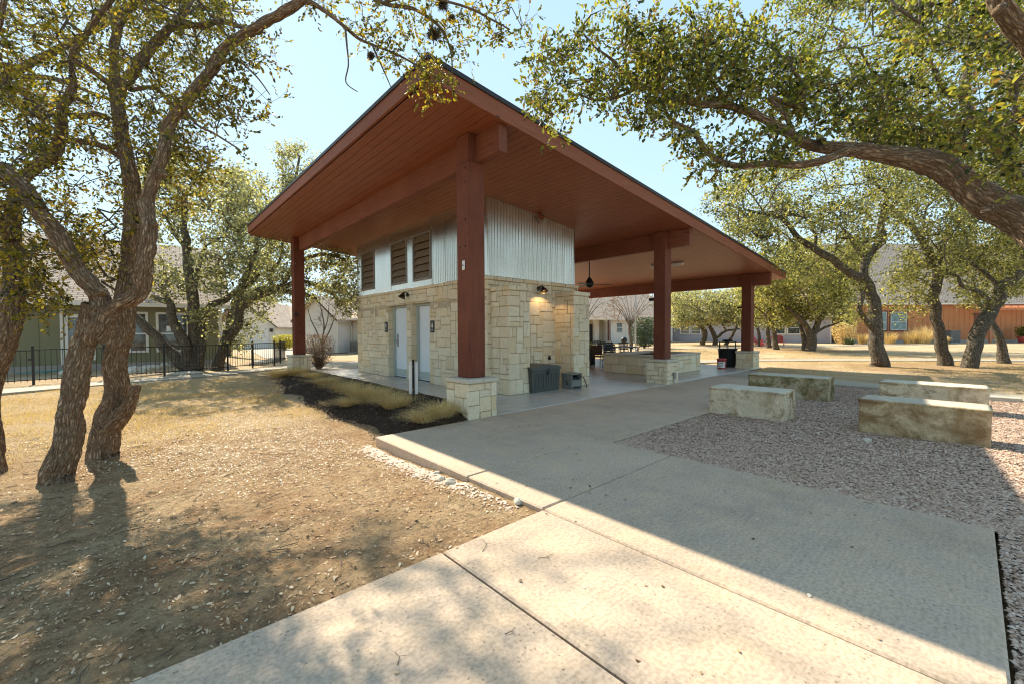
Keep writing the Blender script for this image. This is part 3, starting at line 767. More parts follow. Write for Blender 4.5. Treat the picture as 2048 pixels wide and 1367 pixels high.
# beams, posts, piers
PU = [4.0493, 10.7462, 17.4188]; PV = [5.5651, 15.8823]; PS, PC, PW, PO = .63, .6631, .3454, .155
for i, pu in enumerate(PU):
    ub0, ub1 = pu + PO + PW*.5, pu + PO + PW
    zt = sof(ub1) - .003; zb = sof(ub0) - .4524
    b = MB(); b.hexa([(ub0, 5.12, zb), (ub1, 5.12, zb), (ub1, 16.9, zb), (ub0, 16.9, zb), (ub0, 5.12, sof(ub0) - .003), (ub1, 5.12, zt), (ub1, 16.9, zt), (ub0, 16.9, sof(ub0) - .003)])
    x = adopt(b.build('beam', M['wood_y']), pav)
    bm = bmesh.new(); bm.from_mesh(x.data); bmesh.ops.bevel(bm, geom=bm.edges[:], offset=.006, segments=1, affect='EDGES'); bm.to_mesh(x.data); bm.free()
    for k, pv in enumerate(PV):
        if k == 1 and i > 0: continue
        a, c_ = pu + PO, pv + PO
        b = MB()
        ztop = zb - .003; zt2 = sof(a) - .02
        b.box(a, a + PW, c_, c_ + PW, PC + .0, ztop, .008)
        b.box(a, ub0 - .003, c_, c_ + PW, ztop - .02, sof(ub0) - .005, .004)
        x = adopt(b.build('post', M['wood_z']), pav)
        for bz in (2.9, 3.35, ztop - .35, ztop - .12):
            for by in (.09, .25):
                if by == .25 and bz > 3.2: continue
                bb = MB(); bb.tube([(a + .002, c_ + by, bz), (a - .012, c_ + by, bz)], .014, 8); y = bb.build('bolt', M['dark_metal']); y.parent = x
        mb = MB(); core = MB()
        masonry_box(mb, core, pu, pu + PS, pv, pv + PS, -.15, PC - .075, .118, 100 + i*10 + k, wmax=3, hmax=2)
        x = adopt(mb.build('stone_pier', M['stone']), pav)
        y = core.build('mortar_core', M['mortar']); y.parent = x
        cp = MB(); cp.box(pu - .022, pu + PS/2 - .003, pv - .022, pv + PS + .022, PC - .072, PC - .002, .008); cp.box(pu + PS/2 + .003, pu + PS + .022, pv - .022, pv + PS + .022, PC - .072, PC - .004, .008)
        y = cp.build('cap_stone', M['cap']); y.parent = x

# ------------------------------------------------------------------ restroom block
UD, VR, VL, UE, SEAM = 6.1656, 7.6732, 15.3655, 9.3785, 2.7695
rest = empty('restroom_building', ((UD + UE)/2, (VR + VL)/2, 0), 'square cut limestone restroom block with corrugated galvanised upper walls under the pavilion roof', 'restroom building')
def hang(ob, parent=None):
    if parent is None:
        ob.parent = rest; ob.matrix_parent_inverse = mathutils.Matrix.Translation(-rest.location)
    else: ob.parent = parent
    return ob
e_ab = lambda px, py: plane_hit(px, py, (UD, VR), (UD, VL))
sL0, _ = e_ab(777, 700); sL1, _ = e_ab(812, 700); sR0, _ = e_ab(823, 700); sR1, _ = e_ab(861, 700)
sL1 = e_ab(813.5, 700)[0]; sR1 = e_ab(859, 700)[0]
# openings measured along the wall from the corner (x grows towards the far end)
HD = 2.28
openL = (sL1 + 0.02, sL0); openR = (sR1, sR0)
wl = VL - VR
mb = MB(); core = MB()
holes_fromfar = [(wl - openL[1], wl - openL[0], 0, HD), (wl - openR[1], wl - openR[0], 0, HD)]
d = .028
stones(mb, (UD + d, VL, 0), (0, -1, 0), (-1, 0, 0), wl, SEAM - .10, .118, 11, wmax=5, hmax=3, holes=holes_fromfar)
stones(mb, (UD + d, VL + .03, SEAM - .10), (0, -1, 0), (-1, 0, 0), wl + .03, .10, .10, 12, depth=.05, wmax=5, hmax=1)
stones(mb, (UD, VR + d, 0), (1, 0, 0), (0, -1, 0), UE - UD, SEAM - .10, .118, 13, wmax=5, hmax=3)
stones(mb, (UD, VR + d, SEAM - .10), (1, 0, 0), (0, -1, 0), UE - UD + .18, .10, .10, 14, depth=.05, wmax=5, hmax=1)
stones(mb, (UE + .15 - d, VR, 0), (0, 1, 0), (1, 0, 0), 4.0, SEAM, .118, 15, wmax=5, hmax=3)
# reveals of the two doorways
for (a, b_) in (openL, openR):
    stones(mb, (UD, VR + b_ - .004, 0), (1, 0, 0), (0, -1, 0), .24, HD, .15, int(a*100), depth=.004, wmax=2, hmax=2)
    core.box(UD + .02, UD + .25, VR + b_, VR + b_ + .04, 0, HD)
walls = hang(mb.build('stone_walls', M['stone']))
# core wall with openings
segs = [(0, openR[0]), (openR[1], openL[0]), (openL[1], wl)]
for a, b_ in segs: core.box(UD + d, UD + .22, VR + a + (.03 if a == 0 else 0), VR + b_ - (.03 if b_ == wl else 0), 0, SEAM - .01)
for a, b_ in (openR, openL): core.box(UD + d + .002, UD + .22, VR + a - .001, VR + b_ + .001, HD, SEAM - .012)
core.box(UD + .22, UE + .12, VR + d, VR + .3, 0, SEAM - .01); core.box(UE - .1, UE + .12, VR + .3, VL - .03, 0, SEAM - .01); core.box(UD + .4, UE - .1, VL - .3, VL - .03, 0, SEAM - .01)
hang(core.build('mortar_core', M['mortar']), walls)
# the two doors
for i, (a, b_) in enumerate((openL, openR)):
    x0 = UD + .17; y0, y1 = VR + a, VR + b_ - .004
    b = MB(); fw = .05
    b.box(x0, x0 + .14, y0, y0 + fw, 0, HD - .002, .003); b.box(x0, x0 + .14, y1 - fw, y1, 0, HD - .002, .003); b.box(x0 + .001, x0 + .139, y0 + fw, y1 - fw, HD - .06, HD - .003)
    b.box(x0 + .06, x0 + .138, y0 + fw, y0 + fw + .015, 0, HD - .06); b.box(x0 + .06, x0 + .138, y1 - fw - .015, y1 - fw, 0, HD - .06)
    dr = MB(); dr.box(x0 + .075, x0 + .12, y0 + fw + .016, y1 - fw - .016, .018, HD - .065, .003)
    door = hang(dr.build('door', M['door'])); hang(b.build('door_frame', M['doorframe']), door)
    th = MB(); th.box(x0 + .02, x0 + .13, y0 + fw, y1 - fw, .003, .016); hang(th.build('threshold', M['dark_metal']), door)
    yy = y1 - fw - .13
    for hz in (.25, 1.1, 1.95): k = MB(); k.box(x0 + .058, x0 + .076, y0 + fw + .006, y0 + fw + .028, hz, hz + .11, .002); hang(k.build('hinge', M['steel']), door)
    k = MB(); k.box(x0 + .0715, x0 + .0745, y0 + fw + .04, y1 - fw - .04, .05, .27, .001); hang(k.build('kick_plate', M['doorframe']), door)
    if i == 0:
        k = MB(); k.box(x0 + .067, x0 + .073, yy - .055, yy + .035, .98, 1.38, .002); hang(k.build('push_plate', M['louver_frame']), door)
        k = MB(); k.tube([(x0 + .074, yy + .078, 1.16), (x0 + .03, yy + .078, 1.16)], .022, 12); hang(k.build('lock_cylinder', M['steel']), door)
        k = MB(); k.tube([(x0 + .074, yy + .078, 1.10), (x0 + .055, yy + .078, 1.10)], .014, 10); hang(k.build('keyhole_plate', M['steel']), door)
# corrugated cladding (true corrugation)
MT = .0
def corr(name, org, ud, nd, w, z0, ztop, pitch, amp, m, cuts=(), seam_at=()):
    """ztop is a function of distance along; cuts = windows (a,b,z0,z1)"""
    step = pitch/8; xs = list(np.arange(0, w + 1e-6, step))
    for (a, b_, c_, d_) in cuts: xs += [a, b_]
    xs = sorted(set(np.round(xs, 4))); org = np.array(org, float); ud = np.array(ud, float); nd = np.array(nd, float); V = []; Fl = []; tt = []
    for x0, x1 in zip(xs[:-1], xs[1:]):
        mid = (x0 + x1)/2; spans = [(z0, None)]
        for (a, b_, c_, d_) in cuts:
            if a < mid < b_: spans = [(z0, c_), (d_, None)]
        for (za, zb) in spans:
            def pt(x, z):
                s_ = (0.004 if int(x/.71) % 2 else 0)
                return org + ud*x + nd*(amp*math.sin(2*math.pi*x/pitch) + s_) + np.array([0, 0, z])
            t0, t1 = (ztop(x0), ztop(x1)) if zb is None else (zb, zb)
            i0 = len(V); V += [pt(x0, za), pt(x1, za), pt(x1, t1), pt(x0, t0)]; Fl.append((i0, i0 + 1, i0 + 2, i0 + 3))
    me = np_mesh(name, np.array(V), np.array(Fl), smooth=False)
    bm = bmesh.new(); bm.from_mesh(me); bmesh.ops.remove_doubles(bm, verts=bm.verts, dist=.0003)
    for f in bm.faces: f.smooth = True
    bm.to_mesh(me); bm.free()
    return link(name, me, m)
wins = []
for (xa, xb, yt_a, yb_a) in ((723.5, 748.5, 504, 577), (782.5, 813.8, 483, 571), (826.5, 862, 465, 561)):
    s0, _ = e_ab(xb, 500); s1, _ = e_ab(xa, 500); _, zt = e_ab((xa + xb)/2, (yt_a)); _, zb_ = e_ab((xa + xb)/2, yb_a)
    wins.append([s0, s1, zb_, zt])
zt_m = float(np.mean([w_[3] for w_ in wins])); zb_m = float(np.mean([w_[2] for w_ in wins]))
for w_ in wins: w_[2], w_[3] = zb_m, zt_m
wins[0][1] = min(wins[0][1], wl - .12)
ztA = sof(UD) + .01
hang(corr('corrugated_cladding', (UD + .02, VR, 0), (0, 1, 0), (-1, 0, 0), wl - .05, SEAM + .004, lambda x: ztA,   .085, .013, M['galv'], cuts=[(a, b_, c_, d_) for a, b_, c_, d_ in wins]))
hang(corr('corrugated_cladding', (UD + .01, VR + .02, 0), (1, 0, 0), (0, -1, 0), UE - UD, SEAM + .004, lambda x: sof(UD + x) + .01, .098, .016, M['galv']))
hang(corr('corrugated_cladding', (UE + .0, VR + .03, 0), (0, 1, 0), (1, 0, 0), 4.0, SEAM + .004, lambda x: sof(UE) + .01, .098, .016, M['galv']))
for q in ((UD - .004, UD + .05, VR - .004, VR + .045, SEAM + .003, ztA - .01), (UE - .045, UE + .012, VR - .004, VR + .05, SEAM + .003, sof(UE) - .005), (UD - .004, UD + .05, VL - .06, VL - .01, SEAM + .003, ztA - .01)):
    b = MB(); b.box(*q, .004); hang(b.build('corner_trim', M['galv']))
b = MB(); b.box(UD + .04, UE - .04, VR + .06, VL - .06, SEAM - .02, sof(UE) - .02); hang(b.build('inner_wall', M['mortar'])) if False else None
# sheet seam flashings
for s_ in (e_ab(781, 500)[0], e_ab(863.5, 500)[0], e_ab(889, 500)[0]):
    b = MB(); b.box(UD - .004, UD + .016, VR + s_ - .006, VR + s_ + .006, SEAM + .004, ztA - .01); hang(b.build('sheet_seam', M['galv']))
# louvred vents
for (a, c_, z0, z1) in wins:
    y0, y1 = VR + a, VR + c_; fw = .055
    b = MB(); x0, x1 = UD - .028, UD + .10
    b.box(x0, x1, y0 - .01, y0 + fw - .01, z0 - .01, z1 + .01, .004); b.box(x0, x1, y1 - fw + .01, y1 + .01, z0 - .01, z1 + .01, .004)
    b.box(x0 + .001, x1 - .001, y0 + fw - .01, y1 - fw + .01, z1 - fw + .01, z1 + .009, .004); b.box(x0 - .012, x1 - .001, y0 + fw - .01, y1 - fw + .01, z0 - .009, z0 + fw - .01, .004)
    vent = hang(b.build('louvre_vent', M['louver_frame']))
    b = MB(); n = 6; hh = (z1 - z0 - .08)/n
    for k in range(n):
        zz = z0 + .04 + hh*k
        q = [(x0 + .012, zz + .0), (x0 + .026, zz - .004), (x1 - .012, zz + hh*.98), (x1 - .026, zz + hh)]
        b.add([(x, y0 + fw - .012, z) for x, z in q] + [(x, y1 - fw + .012, z) for x, z in q], [(0, 1, 2, 3), (7, 6, 5, 4), (0, 4, 5, 1), (1, 5, 6, 2), (2, 6, 7, 3), (3, 7, 4, 0)])
    hang(b.build('slat', M['louver']), vent)
    b = MB(); b.box(x1 - .004, x1 + .004, y0, y1, z0, z1); hang(b.build('insect_screen', M['black']), vent)
# projecting buttresses (two) on the storage chest side
for i, (a, c_, xw) in enumerate(((6.2819, 6.8836, None), (8.5522, 9.2195, None))):
    mb = MB(); core = MB(); vf = 7.0255
    wdt = c_ - a
    if i == 0: a2, c2 = 6.2819, 6.94
    else: a2, c2 = 8.5522, 9.2195
    masonry_box(mb, core, a2, c2, vf, VR + .02, 0, 2.38, .118, 40 + i*5, faces='xXy', wmax=3, hmax=3)
    mb2 = mb; stones(mb, (a2 - .02, vf + d, 2.38), (1, 0, 0), (0, -1, 0), c2 - a2 + .04, .12, .12, 60 + i, depth=.05, wmax=3, hmax=1)
    stones(mb, (a2 + d, VR, 2.38), (0, -1, 0), (-1, 0, 0), VR - vf + .02, .12, .12, 62 + i, depth=.05, wmax=3, hmax=1)
    core.box(a2 + .02, c2 - .02, vf + .02, VR + .02, 2.37, 2.49)
    x = hang(mb.build('buttress', M['stone'])); hang(core.build('mortar_core', M['mortar']), x)

# ------------------------------------------------------------------ small fixtures
def cone_lamp(loc, out, label, lit=False):
    """gooseneck wall lamp; out = outward unit vector"""
    r = empty('wall_lamp', loc, label, 'wall lamp'); ox, oy = out
    b = MB(); b.tube([(0, 0, 0), (ox*.03, oy*.03, 0)], .062, 18); b.build('wall_plate', M['bronze'], r)
    b = MB(); b.tube([(ox*.03, oy*.03, 0), (ox*.06, oy*.06, .045), (ox*.10, oy*.10, .06), (ox*.135, oy*.135, .05)], .016, 8); b.build('arm', M['bronze'], r)
    b = MB(); ax_ = Vector((ox*.45, oy*.45, -.9)).normalized(); p0 = Vector((ox*.125, oy*.125, .06))
    prof = [(0, .022), (.03, .03), (.17, .105), (.178, .106)]
    b.tube([p0 + ax_*q[0] for q in prof], [q[1] for q in prof], 22, caps=False); b.tube([p0 + ax_*q[0] for q in prof[:2]], [.021, .029], 22); b.build('lamp_shade', M['bronze'], r)
    b = MB(); p1 = p0 + ax_*.10; b.tube([p0 + ax_*.05, p0 + ax_*.08, p0 + ax_*.11, p0 + ax_*.13], [.012, .028, .026, .01], 10)
    b.build('bulb', M['bulb_on'] if lit else M['white'], r)
    if lit:
        L = bpy.data.lights.new('lamp_glow', 'SPOT'); L.energy = 6; L.color = (1, .62, .28); L.spot_size = R(130); L.shadow_soft_size = .03
        lo = bpy.data.objects.new('lamp_glow', L); C.objects.link(lo); lo.parent = r; q = p0 + ax_*.15; lo.location = q
    return r
t = NT('bulb_lit'); em = t.node('ShaderNodeEmission', {'Color': (1, .62, .3, 1), 'Strength': 12.0}).outputs[0]; t.n.links.new(em, t.out.inputs[0]); M['bulb_on'] = t.m
s_, z_ = e_ab(816, 588); cone_lamp((UD - .004, VR + s_, z_ - .02), (-1, 0), 'small bronze cone lamp on the stone wall above the two restroom doors')
f_ab = lambda px, py: plane_hit(px, py, (UD, VR), (UE, VR))
s_, z_ = f_ab(1077, 576); cone_lamp((UD + s_, VR - .004, z_ - .02), (0, -1), 'glowing bronze cone lamp between the two stone buttresses', True)

# restroom signs: black plates with the person pictogram and raised lettering bar
def sign_plate(px, py, label, woman):
    s_, z_ = e_ab(px, py); r = empty('restroom_sign', (UD - .006, VR + s_, z_), label, 'sign')
    b = MB(); b.box(-.012, 0, -.10, .10, -.165, .165, .004); b.build('plate', M['black_plastic'], r)
    b = MB(); x = -.0135
    def disc(cy, cz, rr): b.add([(x, cy + rr*math.cos(k*.524), cz + rr*math.sin(k*.524)) for k in range(12)], [list(range(12))])
    def quad(q): b.add([(x, y_, zz) for y_, zz in q], [list(range(len(q)))])
    disc(.0, .105, .018)
    if woman: quad([(-.02, .08), (.02, .08), (.045, -.01), (-.045, -.01)]); quad([(-.018, -.012), (-.004, -.012), (-.004, -.06), (-.018, -.06)]); quad([(.004, -.012), (.018, -.012), (.018, -.06), (.004, -.06)])
    else: quad([(-.032, .08), (.032, .08), (.032, .015), (-.032, .015)]); quad([(-.02, .014), (-.003, .014), (-.003, -.06), (-.02, -.06)]); quad([(.003, .014), (.02, .014), (.02, -.06), (.003, -.06)])
    for k, w_ in enumerate((.012, .018, .012, .016, .014)): quad([(-.06 + k*.026, -.09), (-.06 + k*.026 + w_, -.09), (-.06 + k*.026 + w_, -.115), (-.06 + k*.026, -.115)])
    b.build('pictogram', M['white'], r)
sign_plate(773, 654, 'black restroom sign left of the door with the steel push plate', False)
sign_plate(865.5, 653, 'black restroom sign right of the plain door beside the front post', True)

# white notice box on the front post, cable gland beside it
p = np.array([PU[0] + PO, PV[0] + PO]); sx, zx = plane_hit(928.3, 531, p, p + np.array([0, 1.0]))
r = empty('switch_box', (p[0] - .003, p[1] + sx, zx), 'small white electrical plate high on the front post', 'switch box')
b = MB(); b.box(-.02, 0, -.035, .035, -.08, .08, .006); b.build('cover', M['white'], r); b = MB(); b.tube([(-.021, 0, -.002), (-.028, 0, -.002)], .013, 12); b.build('socket', M['black'], r)
# soffit camera
q = (UD + 1.62, VR - .16)
r = empty('security_camera', (q[0], q[1], sof(q[0])), 'small brown security camera under the soffit above the corrugated wall', 'security camera')
b = MB(); b.tube([(0, 0, 0), (0, 0, -.04)], .05, 16); b.tube([(0, 0, -.03), (.05, -.02, -.09)], [.022, .022], 10); b.build('mount', M['wood_z'], r)
b = MB(); b.tube([(-.03, .03, -.06), (.09, -.06, -.14)], [.05, .065], 14); b.build('housing', M['wood_z'], r)

# outlet on the wall, broken stone hole modelled as a tap, outlet on the middle pier
s_, z_ = f_ab(1075, 729); r = empty('wall_outlet', (UD + s_, VR - .004, z_ - .01), 'white weatherproof outlet cover above the grey storage chest', 'outlet')
b = MB(); b.box(-.045, .045, -.035, 0, -.09, .09, .012); b.build('cover', M['white'], r); b = MB(); b.box(-.03, .03, -.045, -.036, -.06, .07, .006); b.build('flap', M['doorframe'], r)
s_, z_ = f_ab(1098, 715); r = empty('wall_hole', (UD + s_, VR - .004, z_), 'dark hole in the stone above the storage chest, modelled as a hose tap', 'tap')
b = MB(); b.tube([(0, 0, 0), (0, -.05, 0)], .018, 10); b.tube([(0, -.045, .01), (0, -.06, -.04)], .014, 10); b.build('spout', M['dark_metal'], r)
b = MB(); b.tube([(0, -.03, .01), (0, -.03, .05)], .008, 8); b.tube([(-.03, -.03, .052), (.03, -.03, .052)], .012, 8); b.build('handle', M['dark_metal'], r)
b = MB(); b.tube([(0, 0, 0), (0, -.006, 0)], .05, 14); b.build('black_disc', M['black'], r)
s_, z_ = plane_hit(1347, 759, (PU[1], PV[0]), (PU[1] + 1, PV[0])); r = empty('pier_outlet', (PU[1] + s_, PV[0] - .004, .22), 'grey outlet box with conduit on the middle stone pier', 'outlet')
b = MB(); b.box(-.06, .06, -.05, 0, -.09, .09, .008); b.build('cover', M['louver_frame'], r); b = MB(); b.tube([(-.02, -.025, -.09), (-.02, -.025, -.21)], .014, 8); b.build('conduit', M['steel'], r)

# post lamps: small dark path sconces
def sconce(pt, out, label):
    r = empty('post_light', pt, label, 'post light'); ox, oy = out
    b = MB(); b.tube([(0, 0, 0), (ox*.03, oy*.03, 0)], .04, 12); b.build('wall_plate', M['black'], r)
    b = MB(); b.box(-.08 + ox*.09, .08 + ox*.09, -.08 + oy*.09, .08 + oy*.09, -.03, .05, .015); b.build('hood', M['black'], r)
a = PU[0] + PO; sconce((a, PV[1] + PO + .0, 2.06), (.2, -1), 'small black hooded light on the far left post')
sconce((PU[1] + PO + .1, PV[0] + PO + PW, 2.33), (0, 1), 'small black hooded light behind the middle post')
sconce((PU[2] + PO + .1, PV[0] + PO + PW, 2.33), (0, 1), 'small black hooded light behind the far right post')

# storage chest
r = empty('storage_chest', (7.38, 7.18, .003), 'dark grey resin storage chest with ribbed front against the stone wall', 'storage chest')
W2, Dp = .50, .27
b = MB()
b.hexa([(-W2 + .03, -Dp + .02, 0), (W2 - .03, -Dp + .02, 0), (W2 - .03, Dp - .02, 0), (-W2 + .03, Dp - .02, 0), (-W2, -Dp, .52), (W2, -Dp, .52), (W2, Dp, .52), (-W2, Dp, .52)])
for k in range(9):
    x = -.36 + k*.09
    b.hexa([(x, -Dp + .012, .06), (x + .055, -Dp + .012, .06), (x + .055, -Dp + .04, .06), (x, -Dp + .04, .06), (x, -Dp - .010, .44), (x + .055, -Dp - .010, .44), (x + .055, -Dp + .03, .44), (x, -Dp + .03, .44)])
body = b.build('body', M['box'], r)
b = MB(); pr = []
for k in range(13):
    x = -W2 - .015 + (2*W2 + .03)*k/12; zz = .60 + .055*(1 - (x/(W2 + .015))**2); pr.append((x, zz))
vs = [(x, -Dp - .02, .525) for x, z in pr] + [(x, -Dp - .015, z - .012) for x, z in pr] + [(x, -Dp + .05, z) for x, z in pr] + [(x, Dp, z) for x, z in pr] + [(x, Dp + .005, .525) for x, z in pr]
fs = [(i*13 + k, i*13 + k + 1, (i + 1)*13 + k + 1, (i + 1)*13 + k) for i in range(4) for k in range(12)] + [(52 + k, 53 + k, k + 1, k) for k in range(12)] + [(0, 13, 26, 39, 52), (12, 64, 51, 38, 25)]
b.add(vs, fs); b.build('lid', M['box'], r)
b = MB(); b.tube([(.02, -Dp - .028, .53), (.02, -Dp - .028, .47), (.05, -Dp - .03, .455), (.075, -Dp - .028, .49), (.07, -Dp - .028, .55), (.03, -Dp - .028, .565)], .008, 6); b.box(.015, .06, -Dp - .035, -Dp - .012, .41, .46, .004); b.build('padlock', M['black'], r)
for k in (0, 1):
    b = MB(); b.box(-W2 - .012 if k == 0 else W2 - .002, -W2 + .002 if k == 0 else W2 + .012, -.08, .08, .40, .44, .004); b.build('side_handle', M['box'], r)
# hose reel box
r = empty('hose_reel_box', (8.27, 6.86, .003), 'light grey plastic hose reel box beside the dark storage chest', 'hose reel')
b = MB(); hw, hd = .20, .17
b.box(-hw, -hw + .03, -hd, hd, 0, .36, .006); b.box(hw - .03, hw, -hd, hd, 0, .36, .006); b.box(-hw + .03, hw - .03, -hd, -hd + .02, .07, .23, .005); b.box(-hw + .03, hw - .03, hd - .02, hd, .05, .33); b.box(-hw + .031, hw - .031, -hd + .02, hd - .02, .05, .07)
b.build('body', M['reel'], r)
b = MB(); b.box(-hw - .012, hw + .012, -hd - .012, hd + .012, .36, .395, .008); b.build('lid', M['reel'], r)
b = MB(); b.tube([(-hw + .04, 0, .2), (hw - .04, 0, .2)], .11, 18); b.build('reel', M['black_plastic'], r)
b = MB(); b.tube([(hw - .05, -hd + .01, .30), (hw + .0, -hd - .04, .29), (hw + .07, -hd - .06, .17), (hw + .11, -hd - .07, .02)], .013, 8); b.build('hose', M['black_plastic'], r)
b = MB(); b.tube([(-hw - .001, 0, .2), (-hw - .03, 0, .2), (-hw - .03, -.07, .13), (-hw - .06, -.07, .13)], .012, 8); b.build('crank', M['black_plastic'], r)

# steel sign post seen from behind, irrigation backflow pipe
r = empty('sign_post', (float(gp(829, 815)[0]) - .02, float(gp(829, 815)[1]), 0), 'thin black steel post carrying a small blank white sign in the mulch bed', 'sign')
b = MB(); b.box(-.018, .018, -.018, .018, -.1, .93, .003); b.build('post', M['black'], r)
b = MB(); ang = YAW
rt = Vector((math.sin(YAW), -math.cos(YAW), 0)); fw = Vector((FWD[0], FWD[1], 0))
q = []
for sx_, sz in ((-.088, .27), (.082, .27), (.082, .88), (-.088, .88)):
    q.append(rt*sx_ + Vector((0, 0, sz)) + fw*.022)
b.hexa([q[0], q[1], q[1] + fw*.004, q[0] + fw*.004, q[3], q[2], q[2] + fw*.004, q[3] + fw*.004]); b.build('sign_panel', M['white'], r)
for zz in (.36, .80): b = MB(); b.tube([-fw*.018 + Vector((0, 0, zz)), -fw*.026 + Vector((0, 0, zz))], .008, 8); b.build('bolt', M['steel'], r)
pp = gp(833, 812); r = empty('irrigation_pipe', (pp[0], pp[1], 0), 'black bent irrigation valve pipe beside the thin sign post', 'pipe')
b = MB(); k = .19
b.tube([(0, 0, -.1), (0, 0, .20), rt*.02 + Vector((0, 0, .215)), rt*.22 + Vector((0, 0, .15)), rt*.245 + Vector((0, 0, .13)), rt*.25 + Vector((0, 0, -.1))], .014, 8); b.build('pipe_run', M['black_plastic'], r)
b = MB(); b.tube([rt*.08 + Vector((0, 0, .19)), rt*.14 + Vector((0, 0, .17))], .024, 10); b.tube([rt*.045 + Vector((0, 0, .20)), rt*.06 + Vector((0, 0, .20))], .026, 10); b.tube([rt*.165 + Vector((0, 0, .165)), rt*.18 + Vector((0, 0, .162))], .026, 10); b.tube([rt*.10 + Vector((0, 0, .18)), rt*.10 + Vector((0, 0, .225))], .012, 8); b.build('valve', M['dark_metal'], r)

# ceiling fan, fluorescent strip
pt = dp(1179, 545, 14.6); zc = sof(pt[0])
r = empty('ceiling_fan', (pt[0], pt[1], zc), 'dark ceiling fan on a down rod with pale blades under the soffit', 'ceiling fan')
zd = dp(1179, 566, 14.6)[2] - zc
b = MB(); b.tube([(0, 0, 0), (0, 0, -.05)], [.07, .04], 14); b.tube([(0, 0, -.03), (0, 0, zd + .1)], .018, 8); b.build('down_rod', M['black'], r)
b = MB(); b.lathe([(.0, zd + .20), (.05, zd + .18), (.11, zd + .08), (.15, zd - .02), (.15, zd - .08), (.10, zd - .15), (.0, zd - .18)], n=20); b.build('motor', M['black'], r)
for k in range(3):
    a = R(-50 + 120*k); b = MB(); c_, s2 = math.cos(a), math.sin(a)
    f = lambda l, w_, z: (c_*l - s2*w_, s2*l + c_*w_, z)
    b.hexa([f(.13, -.05, zd - .07), f(.78, -.075, zd - .10), f(.78, .075, zd - .06), f(.13, .05, zd - .05), f(.13, -.05, zd - .062), f(.78, -.075, zd - .092), f(.78, .075, zd - .052), f(.13, .05, zd - .042)]); b.build('blade', M['reel'], r)
pt = dp(1334, 551, 15.4); u_ = pt[0]
pa, pb = dp(1303, 555, 15.8), dp(1367, 551, 15.0)
r = empty('strip_light', ((pa[0] + pb[0])/2, (pa[1] + pb[1])/2, sof((pa[0] + pb[0])/2)), 'white fluorescent strip light fixed to the soffit behind the middle post', 'ceiling light')
e = np.array([pb[0] - pa[0], pb[1] - pa[1]]); L = np.linalg.norm(e)
r.rotation_euler = (0, 0, math.atan2(e[1], e[0]))
b = MB(); b.box(-L/2, L/2, -.07, .07, -.075, -.002, .01); b.build('housing', M['white'], r)
b = MB(); b.tube([(-L/2 + .03, -.03, -.09), (L/2 - .03, -.03, -.09)], .018, 8); b.build('tube', M['white'], r)

# stone planter
r = empty('stone_planter', (14.0, 8.1, 0), 'low rectangular limestone planter full of dark soil on the pavilion floor', 'planter')
mb = MB(); core = MB(); x0, x1, y0, y1 = 12.45 - 14.0, 15.45 - 14.0, 6.72 - 8.1, 8.85 - 8.1
masonry_box(mb, core, x0, x1, y0, y1, 0.003, .60, .15, 77, faces='xXyY', wmax=4, hmax=2)
core = MB(); 
for (a, b_, c_, d_) in ((x0 + .028, x0 + .3, y0 + .028, y1 - .028), (x1 - .3, x1 - .028, y0 + .028, y1 - .028), (x0 + .3, x1 - .3, y0 + .028, y0 + .3), (x0 + .3, x1 - .3, y1 - .3, y1 - .028)): core.box(a, b_, c_, d_, .003, .598)
wl_ = mb.build('wall', M['stone'], r); core.build('mortar_core', M['mortar'], wl_)
b = MB(); b.box(x0 - .03, x1 + .03, y0 - .03, y0 + .28, .602, .665, .008); b.box(x0 - .03, x1 + .03, y1 - .28, y1 + .03, .602, .665, .008); b.box(x0 - .03, x0 + .28, y0 + .283, y1 - .283, .602, .664, .008); b.box(x1 - .28, x1 + .03, y0 + .283, y1 - .283, .602, .664, .008)
b.build('coping', M['cap'], r); b = MB(); b.box(x0 + .29, x1 - .29, y0 + .29, y1 - .29, .3, .58); b.build('soil', M['mulch'], r)

# benches: four quarried blocks
t = NT('bench_stone_mossy'); o = t.obj()
def bench_mat(name, base, moss_amt, iron):
    t = NT(name); o = t.obj()
    c = t.mix(t.ramp(t.noise(o, 2.2, 8, .7, .6), [(.35, 0.), (.65, 1.)]), base, [x*1.25 for x in base])
    c = t.mix(t.ramp(t.noise(t.map(o, (1, 1, 1.2)), 1.9, 9, .72, .5), [(.58 - iron*.22, 0.), (.66 - iron*.10, .9)]), c, (.25, .14, .055))
    c = t.mix(t.ramp(t.noise(t.map(o, (1.3, 1.3, .8)), 3.3, 9, .75, .3), [(.50, 0.), (.62, .5 + .3*iron)]), c, (.33, .22, .09))
    g = t.node('ShaderNodeNewGeometry').outputs['Normal']; nz = t.node('ShaderNodeSeparateXYZ', {0: g}).outputs[2]
    side = t.ramp(nz, [(.4, 1.), (.8, 0.)])
    ms = t.ramp(t.noise(o, 3.4, 9, .78, .6), [(.62 - moss_amt*.25, 0.), (.72 - moss_amt*.22, 1.)])
    c = t.mix(t.math('MULTIPLY', t.math('MULTIPLY', ms, side), .9), c, (.12, .115, .035))
    c = t.mix(t.math('MULTIPLY', t.ramp(nz, [(.7, 0.), (.9, 1.)]), .6), c, (.62, .58, .50))
    c = t.mix(t.ramp(t.noise(o, 26, 6, .8), [(.56, 0.), (.66, .45)]), c, (.07, .055, .035))
    h = t.math('ADD', t.noise(o, 7, 9, .72), t.math('MULTIPLY', t.noise(o, 60, 4), .2))
    return t.pbr(c, .93, 0, t.bump(h, .9, .04), .2)
